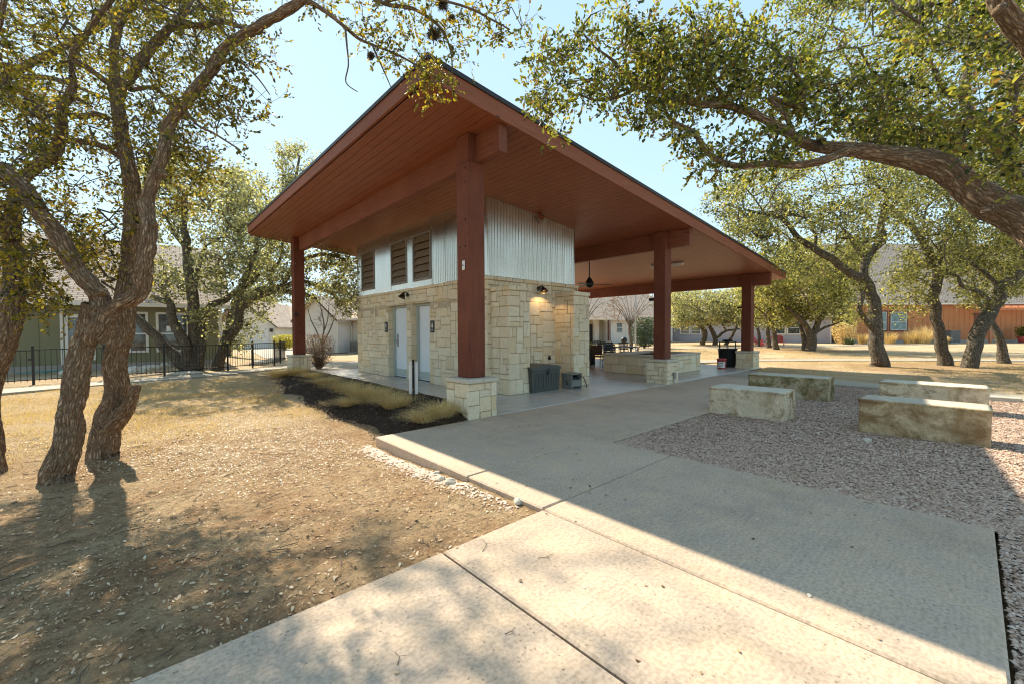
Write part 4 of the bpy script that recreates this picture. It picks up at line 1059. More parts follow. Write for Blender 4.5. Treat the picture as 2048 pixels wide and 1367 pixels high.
def bench(loc, L, W, H, m, label, seed, rz=0.0, top_n=0):
    """quarried block: subdivided box pushed about by noise, split faces rough, sawn top flat"""
    nx_, ny_, nz_ = 14, 36, 14; b = bmesh.new()
    bmesh.ops.create_grid(b, x_segments=1, y_segments=1, size=.5) if False else None
    V = {}; fs = []
    def vid(i, j, k):
        if (i, j, k) not in V: V[(i, j, k)] = b.verts.new(((i/nx_ - .5)*W, (j/ny_ - .5)*L, k/nz_*H))
        return V[(i, j, k)]
    for j in range(ny_):
        for k in range(nz_):
            b.faces.new([vid(0, j, k), vid(0, j, k + 1), vid(0, j + 1, k + 1), vid(0, j + 1, k)]); b.faces.new([vid(nx_, j, k), vid(nx_, j + 1, k), vid(nx_, j + 1, k + 1), vid(nx_, j, k + 1)])
    for i in range(nx_):
        for k in range(nz_):
            b.faces.new([vid(i, 0, k), vid(i + 1, 0, k), vid(i + 1, 0, k + 1), vid(i, 0, k + 1)]); b.faces.new([vid(i, ny_, k), vid(i, ny_, k + 1), vid(i + 1, ny_, k + 1), vid(i + 1, ny_, k)])
        for j in range(ny_): b.faces.new([vid(i, j, nz_), vid(i + 1, j, nz_), vid(i + 1, j + 1, nz_), vid(i, j + 1, nz_)])
    P_ = np.array([v.co[:] for v in b.verts]); q = P_*np.array([1, 1, 1]) + seed*13.7
    n1 = fbm(q[:, 0]*2.5, q[:, 1]*2.5, q[:, 2]*2.5, 3, seed) - .5; n2 = fbm(q[:, 0]*9, q[:, 1]*9, q[:, 2]*9, 4, seed + 3) - .5
    for v, a, c_ in zip(b.verts, n1, n2):
        x, y, z = v.co; ex = abs(abs(x) - W/2) < 1e-4; ey = abs(abs(y) - L/2) < 1e-4; ez = abs(z - H) < 1e-4
        amt = .05*a + .06*c_
        if ex: v.co.x += math.copysign(amt - (.02 if ez else 0), x)
        if ey: v.co.y += math.copysign(amt*.8 - (.015 if ez else 0), y)
        if ez: v.co.z += .012*a + (.0 if not (ex or ey) else -.014 + .02*c_)
    me = bpy.data.meshes.new('stone_bench'); b.to_mesh(me); b.free()
    me.polygons.foreach_set('use_smooth', [True]*len(me.polygons))
    ob = link('stone_bench', me, m); ob.location = loc; ob.rotation_euler = (0, 0, rz)
    return tag(ob, label, 'bench', 'quarried stone benches on the gravel')
bm1 = bench_mat('bench_stone_grey_moss', (.66, .55, .39), .30, .2); bm2 = bench_mat('bench_stone_green_moss', (.50, .42, .27), .60, .55)
bm3 = bench_mat('bench_stone_ochre', (.66, .52, .32), .1, .85); bm4 = bench_mat('bench_stone_pale', (.72, .59, .40), .05, .4)
bench((8.05, 2.61, -.05), 1.16, .62, .50, bm1, 'grey limestone bench block with light moss, nearest the concrete walk', 1)
bench((10.95, 2.75, -.05), 1.50, .60, .50, bm2, 'green mossy stone bench block behind the grey one', 2)
bench((8.15, .46, -.05), 1.27, .56, .51, bm3, 'ochre veined stone bench block with brown stained side, nearest on the right', 3)
bench((11.15, .50, -.05), 1.42, .58, .50, bm4, 'pale cream stone bench block half in sun behind the ochre one', 4)
# edging stones by the walk
for i, (px, py, s1) in enumerate([(2003, 792, .5), (2046, 797, .52), (1962, 787, .45)]):
    p = gp(px, py); b = MB(); b.box(-.09, .09, -s1/2, s1/2, -.1, .06, .015); ob = b.build('edging_stone', M['concrete_edge']); ob.location = (13.35 - i*.02, [-.45, -1.0, .08][i], 0); ob.rotation_euler = (0, 0, .1)
    tag(ob, ['cut edging stone in the middle at the gravel border', 'cut edging stone at the frame edge of the gravel border', 'cut edging stone nearest the pale bench at the gravel border'][i], 'edging stone', 'edging stones along the gravel')

# trash receptacle
r = empty('litter_bin', (17.35, 6.35, .003), 'black ribbed steel litter bin with an open hooded lid by the far post', 'litter bin')
pt = gp(1457, 733.5); r.location = (pt[0] + .15, pt[1] + .1, .003)
b = MB(); b.lathe([(.27, 0), (.29, .03), (.32, .70), (.33, .72)], n=28)
for k in range(28):
    a = 2*math.pi*k/28; b.tube([(.285*math.cos(a), .285*math.sin(a), .03), (.33*math.cos(a), .33*math.sin(a), .70)], .014, 5)
b.build('body', M['black'], r)
b = MB(); b.lathe([(.0, .74), (.2, .74), (.36, .74), (.38, .72), (.36, .70), (.30, .70)], n=28); b.build('rim', M['black'], r)
b = MB()
for k in range(6): a = 2*math.pi*k/6 + .3; b.tube([(.33*math.cos(a), .33*math.sin(a), .74), (.33*math.cos(a), .33*math.sin(a), .99)], .014, 6)
b.build('support', M['black'], r)
b = MB(); b.lathe([(.36, .985), (.37, 1.0), (.20, 1.03), (.19, 1.08), (.0, 1.09)], n=28); b.lathe([(.36, .985), (.0, .985)], n=28); b.build('hood', M['dark_metal'], r)
pt = gp(1443, 736.5); r2 = empty('bucket', (pt[0], pt[1], .003), 'faded red bucket with a white printed label in front of the litter bin', 'bucket')
b = MB(); b.lathe([(.0, .0), (.145, .0), (.165, .36), (.175, .36), (.175, .385), (.155, .385), (.14, .02), (0, .02)], n=24); b.build('body', M['red'], r2)
b = MB(); nseg = 8; 
for k in range(nseg):
    a0 = R(150 + k*12); a1 = R(150 + (k + 1)*12); b.add([(.156*math.cos(a0), .156*math.sin(a0), .05), (.156*math.cos(a1), .156*math.sin(a1), .05), (.170*math.cos(a1), .170*math.sin(a1), .27), (.170*math.cos(a0), .170*math.sin(a0), .27)], [(0, 1, 2, 3)])
b.build('printed_label', M['white'], r2)
b = MB(); 
for (z0, z1) in ((.09, .10), (.12, .128), (.15, .158), (.20, .225)):
    for k in range(5):
        a0 = R(162 + k*12); a1 = R(170 + k*12); rr = lambda z: .1575 + (z - .05)*.0636
        b.add([(rr(z0)*math.cos(a0), rr(z0)*math.sin(a0), z0), (rr(z0)*math.cos(a1), rr(z0)*math.sin(a1), z0), (rr(z1)*math.cos(a1), rr(z1)*math.sin(a1), z1), (rr(z1)*math.cos(a0), rr(z1)*math.sin(a0), z1)], [(0, 1, 2, 3)])
b.build('label_text', M['black_plastic'], r2)
b = MB(); b.tube([(-.17, 0, .33), (-.15, -.12, .22), (0, -.19, .16), (.15, -.12, .22), (.17, 0, .33)], .004, 5); b.build('bail_handle', M['steel'], r2)

# ------------------------------------------------------------------ patio furniture under the roof
def chair(loc, rz, label, wood=False, slat=True):
    r = empty('patio_chair', loc, label, 'chair', 'dark patio chairs', rz)
    for sx in (-1, 1):
        b = MB(); b.tube([(sx*.25, -.24, 0), (sx*.235, -.22, .45), (sx*.235, -.22, .64)], .018, 6); b.build('leg', M['black'], r)
        b = MB(); b.tube([(sx*.25, .27, 0), (sx*.225, .20, .45), (sx*.225, .27, .88)], .018, 6); b.build('leg', M['black'], r)
        b = MB(); b.box(sx*.25 - .03, sx*.25 + .03, -.25, .24, .63, .655, .006); b.build('armrest', M['black'], r)
    b = MB(); b.box(-.24, .24, -.24, .21, .42, .45, .006); b.build('seat', M['black'] if slat else M['sling'], r)
    if slat:
        b = MB()
        for k in range(5): zz = .52 + k*.075; b.box(-.215, .215, .215 + k*.010, .235 + k*.010, zz, zz + .055, .003)
        b.build('backrest', M['black'], r)
    else:
        b = MB(); b.hexa([(-.215, .205, .50), (.215, .205, .50), (.215, .222, .50), (-.215, .222, .50), (-.215, .262, .88), (.215, .262, .88), (.215, .28, .88), (-.215, .28, .88)]); b.build('backrest', M['sling'], r)
    return r
M['sling'] = m_plain('brown_sling_fabric', (.055, .032, .02), .7)
def table(loc, rz, L, W, label):
    r = empty('patio_table', loc, label, 'table', 'dark patio tables', rz)
    b = MB(); n = 7
    for k in range(n): y = -W/2 + W*k/n; b.box(-L/2 + .04, L/2 - .04, y + .006, y + W/n - .006, .70, .725, .003)
    b.box(-L/2, L/2, -W/2 - .03, -W/2, .685, .728, .004); b.box(-L/2, L/2, W/2, W/2 + .03, .685, .728, .004); b.box(-L/2, -L/2 + .035, -W/2, W/2, .686, .727); b.box(L/2 - .035, L/2, -W/2, W/2, .686, .727)
    b.build('tabletop', M['black'], r)
    for sx in (-1, 1):
        for sy in (-1, 1): b = MB(); b.box(sx*(L/2 - .06) - .025, sx*(L/2 - .06) + .025, sy*(W/2 - .05) - .025, sy*(W/2 - .05) + .025, 0, .69, .004); b.build('leg', M['black'], r)
    return r
def on_floor(px, D):
    p = dp(px, 700, D); return (p[0], p[1], .003 if p[0] < 18.3 and p[1] < 16.5 else float(gz(p[0], p[1])))
VA = YAW - math.pi/2
chair(on_floor(1197, 17.0), VA + math.pi - .55, 'brown sling patio chair in front of the slatted chairs, closest to the stone buttress', slat=False)
table(on_floor(1226, 19.4), VA + .1, 2.2, .9, 'long black patio table beside the stone planter')
chair(on_floor(1215, 18.2), VA + math.pi + .15, 'black slatted chair at the near side of the long table, nearest the sling chair')
chair(on_floor(1219, 20.6), VA + 0, 'black slatted chair on the far side of the long table at its left')
chair(on_floor(1249, 20.6), VA - .05, 'black slatted chair on the far side of the long table at its right end')
table(on_floor(1196, 25.5), VA + .3, 1.6, .9, 'black patio table farther back among several chairs')
for px, D, a, l in ((1186, 24.3, .5, 'far black chair beside the stone buttress edge'), (1203, 24.3, 2.9, 'far black chair in front of the back table'), (1197, 27.0, .1, 'farthest black chair behind the back table'), (1212, 26.2, -1.2, 'far black chair at the right end of the back table')):
    chair(on_floor(px, D), VA + a, l)
# kettle grill on a post
p = on_floor(1248, 27.5); r = empty('park_grill', p, 'round black charcoal grill on a post beyond the patio chairs', 'grill')
b = MB(); b.tube([(0, 0, -.1), (0, 0, .75)], .045, 10); b.build('post', M['black'], r)
b = MB(); b.lathe([(0, .66), (.14, .70), (.20, .82), (.20, .86)], n=20); b.build('bowl', M['dark_metal'], r)
b = MB(); b.lathe([(.205, .865), (.19, .98), (.11, 1.07), (0, 1.10)], n=20); b.build('lid', M['black'], r)
# potted fern on the first table
p = dp(1181, 690, 18.2); r = empty('potted_plant', (p[0], p[1], .003), 'bright green potted plant at the edge of the stone buttress', 'potted plant')
b = MB(); b.lathe([(0, 0), (.15, 0), (.2, .5), (.21, .52), (.18, .52), (.17, .48), (0, .48)], n=18); b.build('pot', M['black_plastic'], r)
x = grass_clump('foliage', (0, 0, .46), .42, .55, 260, M['leaf_g'], None, None, None, 4, .5, .012, spread=1.0); x.parent = r

# ------------------------------------------------------------------ trees
def catmull(P, step):
    P = np.array(P, float); out = []
    for i in range(len(P) - 1):
        p0 = P[max(i - 1, 0)]; p1 = P[i]; p2 = P[i + 1]; p3 = P[min(i + 2, len(P) - 1)]
        n = max(2, int(np.linalg.norm(p2[:3] - p1[:3])/step))
        for k in range(n):
            t = k/n; out.append(.5*((2*p1) + (-p0 + p2)*t + (2*p0 - 5*p1 + 4*p2 - p3)*t*t + (-p0 + 3*p1 - 3*p2 + p3)*t**3))
    out.append(P[-1]); return np.array(out)

def limb_mesh(path, nside, seed, furrow=0.0, gnarl=.08, flare=False):
    """path (n,4) xyz r -> V,F,along"""
    n = len(path); V = np.zeros((n, nside, 3)); A = np.zeros((n, nside, 3)); prev = None; s = 0
    th = np.arange(nside)*2*np.pi/nside
    for i in range(n):
        d = path[min(i + 1, n - 1), :3] - path[max(i - 1, 0), :3]; d = d/(np.linalg.norm(d) + 1e-9)
        a = (np.cross(d, [0, 0, 1.]) if abs(d[2]) < .95 else np.cross(d, [1., 0, 0])) if prev is None else prev - d*(prev @ d)
        a = a/np.linalg.norm(a); prev = a; b_ = np.cross(d, a)
        if i: s += np.linalg.norm(path[i, :3] - path[i - 1, :3])
        r = path[i, 3]; cx, sx = np.cos(th), np.sin(th)
        rr = r*(1 + gnarl*2*(noise(cx*1.3 + seed, sx*1.3, s*2.2/ max(.12, r*4) , seed) - .5) + gnarl*(noise(cx*2.6 + seed, sx*2.6, s*5, seed + 1) - .5))
        if flare: rr = rr*(1 + .12*np.exp(-s/.14)*(1 + .5*np.cos(th*5 + seed)))
        if furrow > 0:
            R0 = max(r, .05); uu = cx*R0; vv = sx*R0
            f1 = np.abs(noise(uu*30 + 3, vv*30, s*7.5, seed + 5) - .5)*2; f2 = np.abs(noise(uu*55, vv*55 + 9, s*19, seed + 6) - .5)*2
            rr = rr + furrow*(np.minimum(f1*2.4, 1)*.75 + np.minimum(f2*2, 1)*.35 - 1.0)*min(1, r/.08)
        V[i] = path[i, :3] + np.outer(cx*rr, a) + np.outer(sx*rr, b_)
        A[i] = np.stack([cx*max(r, .03), np.full(nside, s), sx*max(r, .03)], -1)
    I = np.arange(n*nside).reshape(n, nside)
    F_ = np.stack([I[:-1], np.roll(I, -1, 1)[:-1], np.roll(I, -1, 1)[1:], I[1:]], -1).reshape(-1, 4)
    return V.reshape(-1, 3), F_, A.reshape(-1, 3)

def in_poly(px, py, poly):
    c = np.zeros(len(px), bool); n = len(poly)
    for i in range(n):
        x1, y1 = poly[i]; x2, y2 = poly[(i + 1) % n]
        c ^= ((y1 > py) != (y2 > py)) & (px < (x2 - x1)*(py - y1)/((y2 - y1) + 1e-9) + x1)
    return c

LEAF_SHAPE = [(-.5, 0), (-.2, -.30), (.2, -.33), (.5, 0), (.2, .33), (-.2, .30)]
def leaves_at(centres, n_each, spread, size, shape, seed, aspect=.8, ldir=None):
    g = np.random.default_rng(seed); m = len(centres)*n_each
    c = np.repeat(centres, n_each, 0); sp = spread*g.uniform(.5, 1.25, len(centres)).repeat(n_each)
    p = c + g.normal(0, 1, (m, 3))*sp[:, None]*np.array([.55, .55, .42])
    a = g.normal(0, 1, (m, 3)); a[:, 2] -= .25; a /= np.linalg.norm(a, axis=1)[:, None]
    if ldir is not None:
        a = a*.75 + ldir; a /= np.linalg.norm(a, axis=1)[:, None]; p = p + a*(size*.45)
    q = g.normal(0, 1, (m, 3)); q[:, 2] += .6; b_ = np.cross(a, q); b_ /= np.linalg.norm(b_, axis=1)[:, None]
    sz = size*g.uniform(.6, 1.25, m); sh = np.array(shape); k = len(shape)
    V = p[:, None, :] + a[:, None, :]*(sh[None, :, 0, None]*sz[:, None, None]) + b_[:, None, :]*(sh[None, :, 1, None]*sz[:, None, None]*aspect)
    if k == 6:
        nn = np.cross(a, b_); V = V + nn[:, None, :]*(np.abs(sh[None, :, 1, None]))*(sz*.45)[:, None, None]
        i0 = np.arange(m)[:, None]*6
        return V.reshape(-1, 3), np.concatenate([i0 + [[0, 1, 2, 3]], i0 + [[0, 3, 4, 5]]]), m, 6
    return V.reshape(-1, 3), np.arange(m*k).reshape(m, k), m, k

def oak(name, label, limbs, crowns, bark, leafm, seed, cat='oak tree', group=None, leaf=.05, n_each=28, spread=.22, step=.12, nside=12, furrow=0.0,
        near=False, twig_seg=.3, twig_r=.0035, flare=True, twig_m=None, stubs=(), reach=9.0, moss=(), bare=False, tint=(.5, .26)):
    """limbs: lists of (px, py, D, half_px); crowns: (polygon in the survey picture, D0, D1, number of twig ends)"""
    g = np.random.default_rng(seed)
    Vs, Fs, As = [], [], []; off = 0; nodes = []; base = None
    for li, L in enumerate(limbs):
        pts = []
        for qi, (px, py, D, hp) in enumerate(L):
            q0, q1 = L[max(qi - 1, 0)], L[min(qi + 1, len(L) - 1)]; vert = abs(q1[1] - q0[1])/(math.hypot(q1[0] - q0[0], q1[1] - q0[1]) + 1e-6)
            p = dp(px, py, D); pts.append([p[0], p[1], p[2], hp*D/F_PX/(vert*math.hypot(1, (px - 1024)/F_PX) + 1 - vert)])
        path = catmull(pts, step)
        w = g.normal(0, 1, 3)
        wob = np.stack([noise(np.arange(len(path))*.31*step/.12, w[0], k*9.1, seed + li) - .5 for k in range(3)], -1)*path[:, 3:4]*.7
        path[1:, :3] += wob[1:]
        path[:, 3] = np.maximum(path[:, 3], .004)
        if base is None: base = path[0, :3].copy(); path[0, 2] -= .12
        ns = nside if path[:, 3].max() > .03 else max(6, nside//2)
        v, f, a = limb_mesh(path, ns, seed + li*3, furrow, .085, flare and li == 0)
        Vs.append(v); Fs.append(f + off); As.append(a); off += len(v)
        z0 = base[2]
        for q in path[::2]:
            if q[2] > z0 + 1.3 or li > 0: nodes.append(q)
    for (px, py, D, hp, up) in stubs:      # pruned knots: a short flared ring
        p = dp(px, py, D); r_ = hp*D/F_PX/math.hypot(1, (px - 1024)/F_PX); dirv = np.array([-FWD[0], -FWD[1], up]); dirv /= np.linalg.norm(dirv)
        path = np.array([[*(p + dirv*s_), rr] for s_, rr in ((-r_*1.6, r_*1.1), (0, r_*1.15), (r_*.4, r_*.95), (r_*.42, r_*.55), (r_*.1, r_*.35), (r_*.05, .002))])
        v, f, a = limb_mesh(path, 14, seed, 0, .08); Vs.append(v); Fs.append(f + off); As.append(a); off += len(v)
    root = empty(name, (base[0], base[1], base[2]), label, cat, group)
    me = np_mesh('trunk', np.concatenate(Vs) - base, np.concatenate(Fs), smooth=True, uv=np.concatenate(As))
    link('trunk', me, bark, root)
    # twig ends inside the crown volumes
    cl_ = []
    for (poly, D0, D1, num) in crowns:
        poly = np.array(poly, float); lo, hi = poly.min(0), poly.max(0); k = 0
        qx = g.uniform(lo[0], hi[0], num*6); qy = g.uniform(lo[1], hi[1], num*6); ok = in_poly(qx, qy, poly); 
        gap = noise(qx/55. + seed, qy/55., 0, seed + 11); ok &= (gap > .30) | (g.random(len(qx)) < .35)
        qx, qy = qx[ok][:num], qy[ok][:num]; dd = g.uniform(D0, D1, len(qx))
        for a_, b_, c_ in zip(qx, qy, dd): cl_.append(dp(a_, b_, c_))
    cl_ = np.array(cl_)
    N0 = np.array(nodes)[:, :3]; NR = np.array(nodes)[:, 3]
    P = list(N0); par = [-1]*len(P); cnt = [0]*len(P)
    arr = np.zeros((len(P) + len(cl_)*40, 3)); arr[:len(P)] = N0; m = len(P)
    d0 = np.array([np.min(np.linalg.norm(N0 - c_, axis=1)) for c_ in cl_]); order = np.argsort(d0)
    ends = []
    for ci in order:
        c_ = cl_[ci]; dist = np.linalg.norm(arr[:m] - c_, axis=1); j = int(np.argmin(dist + (np.arange(m) < len(N0))*0.0))
        if dist[j] > reach: continue
        L = dist[j]; ns = max(1, min(30, int(L/twig_seg))); src = arr[j].copy(); cur = j; side = g.normal(0, 1, 3)*L*.13; side[2] = abs(side[2])*.5
        for k in range(1, ns + 1):
            t = k/ns; q = src*(1 - t) + c_*t + side*math.sin(math.pi*t) + g.normal(0, .18*twig_seg, 3)*(1 if k < ns else 0)
            arr[m] = q; par.append(cur); cnt.append(0); cur = m; m += 1
        ends.append(cur)
        k = cur
        while k >= 0: cnt[k] += 1; k = par[k]
    # twig tubes
    idx = np.array([i for i in range(len(N0), m)]); pa = np.array([par[i] for i in idx]); cn = np.array([cnt[i] for i in idx], float)
    r1 = twig_r*np.sqrt(np.maximum(cn, 1)); cp = np.array([cnt[p] if p >= len(N0) else cnt[i] for p, i in zip(pa, idx)], float); r0 = twig_r*np.sqrt(np.maximum(cp, 1))
    A0, A1 = arr[pa], arr[idx]; d = A1 - A0; L = np.linalg.norm(d, axis=1) + 1e-9; d = d/L[:, None]
    x = np.cross(d, [0.13, .21, .97]); x /= np.linalg.norm(x, axis=1)[:, None] + 1e-9; y = np.cross(d, x); ks = 4 if not near else 5
    ang = np.arange(ks)*2*np.pi/ks
    ring = x[:, None]*np.cos(ang)[None, :, None] + y[:, None]*np.sin(ang)[None, :, None]
    V = np.concatenate([A0[:, None] + ring*r0[:, None, None], A1[:, None] + ring*r1[:, None, None]], 1).reshape(-1, 3)
    b0 = (np.arange(len(idx))*2*ks)[:, None]; kk = np.arange(ks)
    Fq = np.stack([b0 + kk, b0 + (kk + 1) % ks, b0 + ks + (kk + 1) % ks, b0 + ks + kk], -1).reshape(-1, 4)
    me = np_mesh('twig_sprays', V - base, Fq, smooth=True); link('twig_sprays', me, twig_m or M['twig'], root)
    if len(moss):
        for (px, py, D, rr) in moss:
            c_ = dp(px, py, D); n = 420; dirs = g.normal(0, 1, (n, 3)); dirs /= np.linalg.norm(dirs, axis=1)[:, None]; tip = dirs*rr*g.uniform(.5, 1.15, (n, 1)); s_ = np.cross(dirs, g.normal(0, 1, (n, 3))); s_ /= np.linalg.norm(s_, axis=1)[:, None]
            V = np.stack([s_*.003, -s_*.003, tip*.6 + g.normal(0, .008, (n, 3)), tip], 1) + (c_ - base); i0 = np.arange(n)[:, None]*4
            link('ball_moss', np_mesh('ball_moss', V.reshape(-1, 3), np.concatenate([i0 + [[0, 1, 2]], i0 + [[1, 3, 2]]]), tint=np.full(n*4, .5)), M['moss'], root)
    if not bare:
        E_ = arr[ends]
        tw = arr[len(N0):m]; ex = tw[g.integers(0, len(tw), len(E_)//2)]
        C_ = np.concatenate([E_, ex + g.normal(0, .08, ex.shape)])
        if near:      # short twiglets, each carrying a spray of leaves
            nt_ = max(3, int(n_each/4)); T0 = np.repeat(C_, nt_, 0); mt = len(T0); dv = g.normal(0, 1, (mt, 3)); dv[:, 2] += .1; dv /= np.linalg.norm(dv, axis=1)[:, None]
            Lt = spread*g.uniform(.7, 1.9, mt)[:, None]; T1 = T0 + dv*Lt + np.array([0, 0, -.15])*Lt; sd_ = np.cross(dv, g.normal(0, 1, (mt, 3))); sd_ /= np.linalg.norm(sd_, axis=1)[:, None]; s2 = np.cross(dv, sd_)
            VV = np.stack([T0 + sd_*.0016, T0 - sd_*.0008 + s2*.0014, T0 - sd_*.0008 - s2*.0014, T1], 1).reshape(-1, 3); i0 = np.arange(mt)[:, None]*4
            link('leaf_sprays', np_mesh('leaf_sprays', VV - base, np.concatenate([i0 + [[0, 1, 3]], i0 + [[1, 2, 3]], i0 + [[2, 0, 3]]])), twig_m or M['twig'], root)
            kl = 5; fr_ = np.tile(np.linspace(.35, 1.0, kl), mt)[:, None]; C_ = np.repeat(T0, kl, 0)*(1 - fr_) + np.repeat(T1, kl, 0)*fr_; n_each = 1; spread = .012
            LDIR = np.repeat(dv, kl, 0)
        else: LDIR = None
        V, F_, mm, k = leaves_at(C_, n_each, spread, leaf, LEAF_SHAPE if near else [(-.5, 0), (0, -.42), (.5, 0), (0, .42)], seed + 50, ldir=LDIR)
        ct = np.repeat(g.normal(0, .16, max(1, len(C_)//(25 if near else 1)) + 1), n_each*(25 if near else 1))[:mm]; tn = np.clip(g.normal(tint[0], tint[1], mm) + ct, 0, 1)
        link('crown', np_mesh('crown', V - base, F_, tint=np.repeat(tn, k)), leafm, root)
    return root

# 1: the nearest oak on the left, forked trunk, long limb arching over the pavilion corner
D1 = 4.5
oak('live_oak', 'nearest left oak whose furrowed trunk forks low, one limb arching right over the roof corner',
    [[(113, 952, D1, 37), (124, 900, D1, 35), (133, 850, D1, 33), (150, 800, D1, 29), (160, 740, D1, 28), (172, 690, D1, 29), (192, 640, D1, 31), (200, 608, D1, 30)],
     [(186, 676, D1, 24), (198, 640, D1, 25), (196, 598, D1, 24), (182, 574, D1 - .05, 22), (150, 530, D1 - .1, 22), (118, 472, D1 - .15, 21), (84, 428, D1 - .2, 21), (58, 388, D1 - .2, 21), (20, 352, D1 - .2, 21), (-40, 325, D1 - .1, 20), (-130, 280, D1, 17), (-240, 180, D1 + .2, 12)],
     [(190, 676, D1, 22), (205, 644, D1, 21), (230, 613, D1, 20), (260, 597, D1, 20), (281, 575, D1, 20), (288, 511, D1 - .05, 19), (298, 449, D1 - .05, 17), (297, 399, D1, 15.5), (308, 350, D1, 15), (322, 312, D1, 14.5), (333, 254, D1 + .1, 13.5), (373, 197, D1 + .15, 13), (417, 145, D1 + .2, 12.5), (461, 92, D1 + .25, 11.5), (527, 48, D1 + .25, 10.5), (584, 14, D1 + .2, 9.5), (622, -10, D1 + .2, 7)],
     [(600, 0, D1 + .2, 7), (627, 8, D1 + .2, 5), (660, 30, D1 + .2, 4), (692, 56, D1 + .25, 3.4), (716, 76, D1 + .3, 3), (744, 89, D1 + .3, 2.6), (785, 105, D1 + .35, 2.2), (822, 124, D1 + .4, 1.8), (846, 140, D1 + .4, 1.2)],
     [(594, 6, D1 + .2, 6), (640, -22, D1 + .2, 5), (700, -26, D1 + .2, 4.4), (770, 8, D1 + .2, 4), (830, 20, D1 + .3, 3.4), (880, 55, D1 + .3, 3), (900, 100, D1 + .3, 2), (905, 150, D1 + .35, 1.2)],
     [(770, 4, D1 + .2, 3), (840, -6, D1 + .1, 2.6), (930, 14, D1, 2.2), (985, 40, D1, 2), (1020, 60, D1, 1.4)],
     [(690, 54, D1 + .2, 2.4), (694, 90, D1 + .1, 2), (697, 130, D1, 1.6), (692, 165, D1, 1.4), (715, 184, D1, .8)],
     [(745, 90, D1 + .2, 2), (762, 130, D1 + .2, 1.6), (782, 175, D1 + .2, .9)],
     [(360, 212, D1 + .1, 6), (395, 250, D1 + .1, 3), (430, 268, D1, 2.2), (480, 300, D1 - .05, 1.4)],
     [(430, 132, D1 + .1, 6), (470, 120, D1 + .1, 2.6), (510, 150, D1 + .05, 2), (540, 190, D1, 1.1)]],
    [([(380, 150), (470, 90), (560, 60), (568, 150), (560, 215), (520, 250), (440, 200)], D1 - .3, D1 + .5, 34),
     ([(330, 180), (470, 190), (520, 260), (470, 300), (400, 330), (330, 300)], D1 - .3, D1 + .8, 60),
     ([(590, -10), (760, -10), (900, 10), (1080, -10), (1070, 60), (1010, 75), (930, 95), (900, 160), (850, 175), (800, 150), (700, 70)], D1 - .1, D1 + .8, 120),
     ([(820, 130), (905, 135), (910, 190), (850, 195)], D1 + .2, D1 + .5, 16),
     ([(-250, -250), (360, -400), (620, -300), (560, 20), (330, 60), (-100, 160)], D1 - .5, D1 + 1.5, 90),
     ([(0, 330), (60, 400), (130, 500), (40, 560), (-60, 500), (-160, 330)], D1 - .7, D1 + .2, 55),
     ([(60, 560), (130, 590), (135, 630), (90, 640), (20, 625)], D1 - .1, D1 + .2, 9)],
    M['bark_near'], M['leaf_y'], 101, leaf=.044, n_each=15, spread=.11, step=.03, nside=96, furrow=.022, near=True, twig_seg=.16, twig_r=.0016,
    stubs=[(196, 583, D1 - .16, 11, .1), (306, 449, D1 - .13, 6, .1), (321, 346, D1 - .08, 8, .1)], moss=[(868, 68, D1 + .3, .10), (885, 8, D1 + .3, .09), (742, 112, D1 + .3, .05), (904, 38, D1 + .3, .05)], group='oaks on the left lawn')
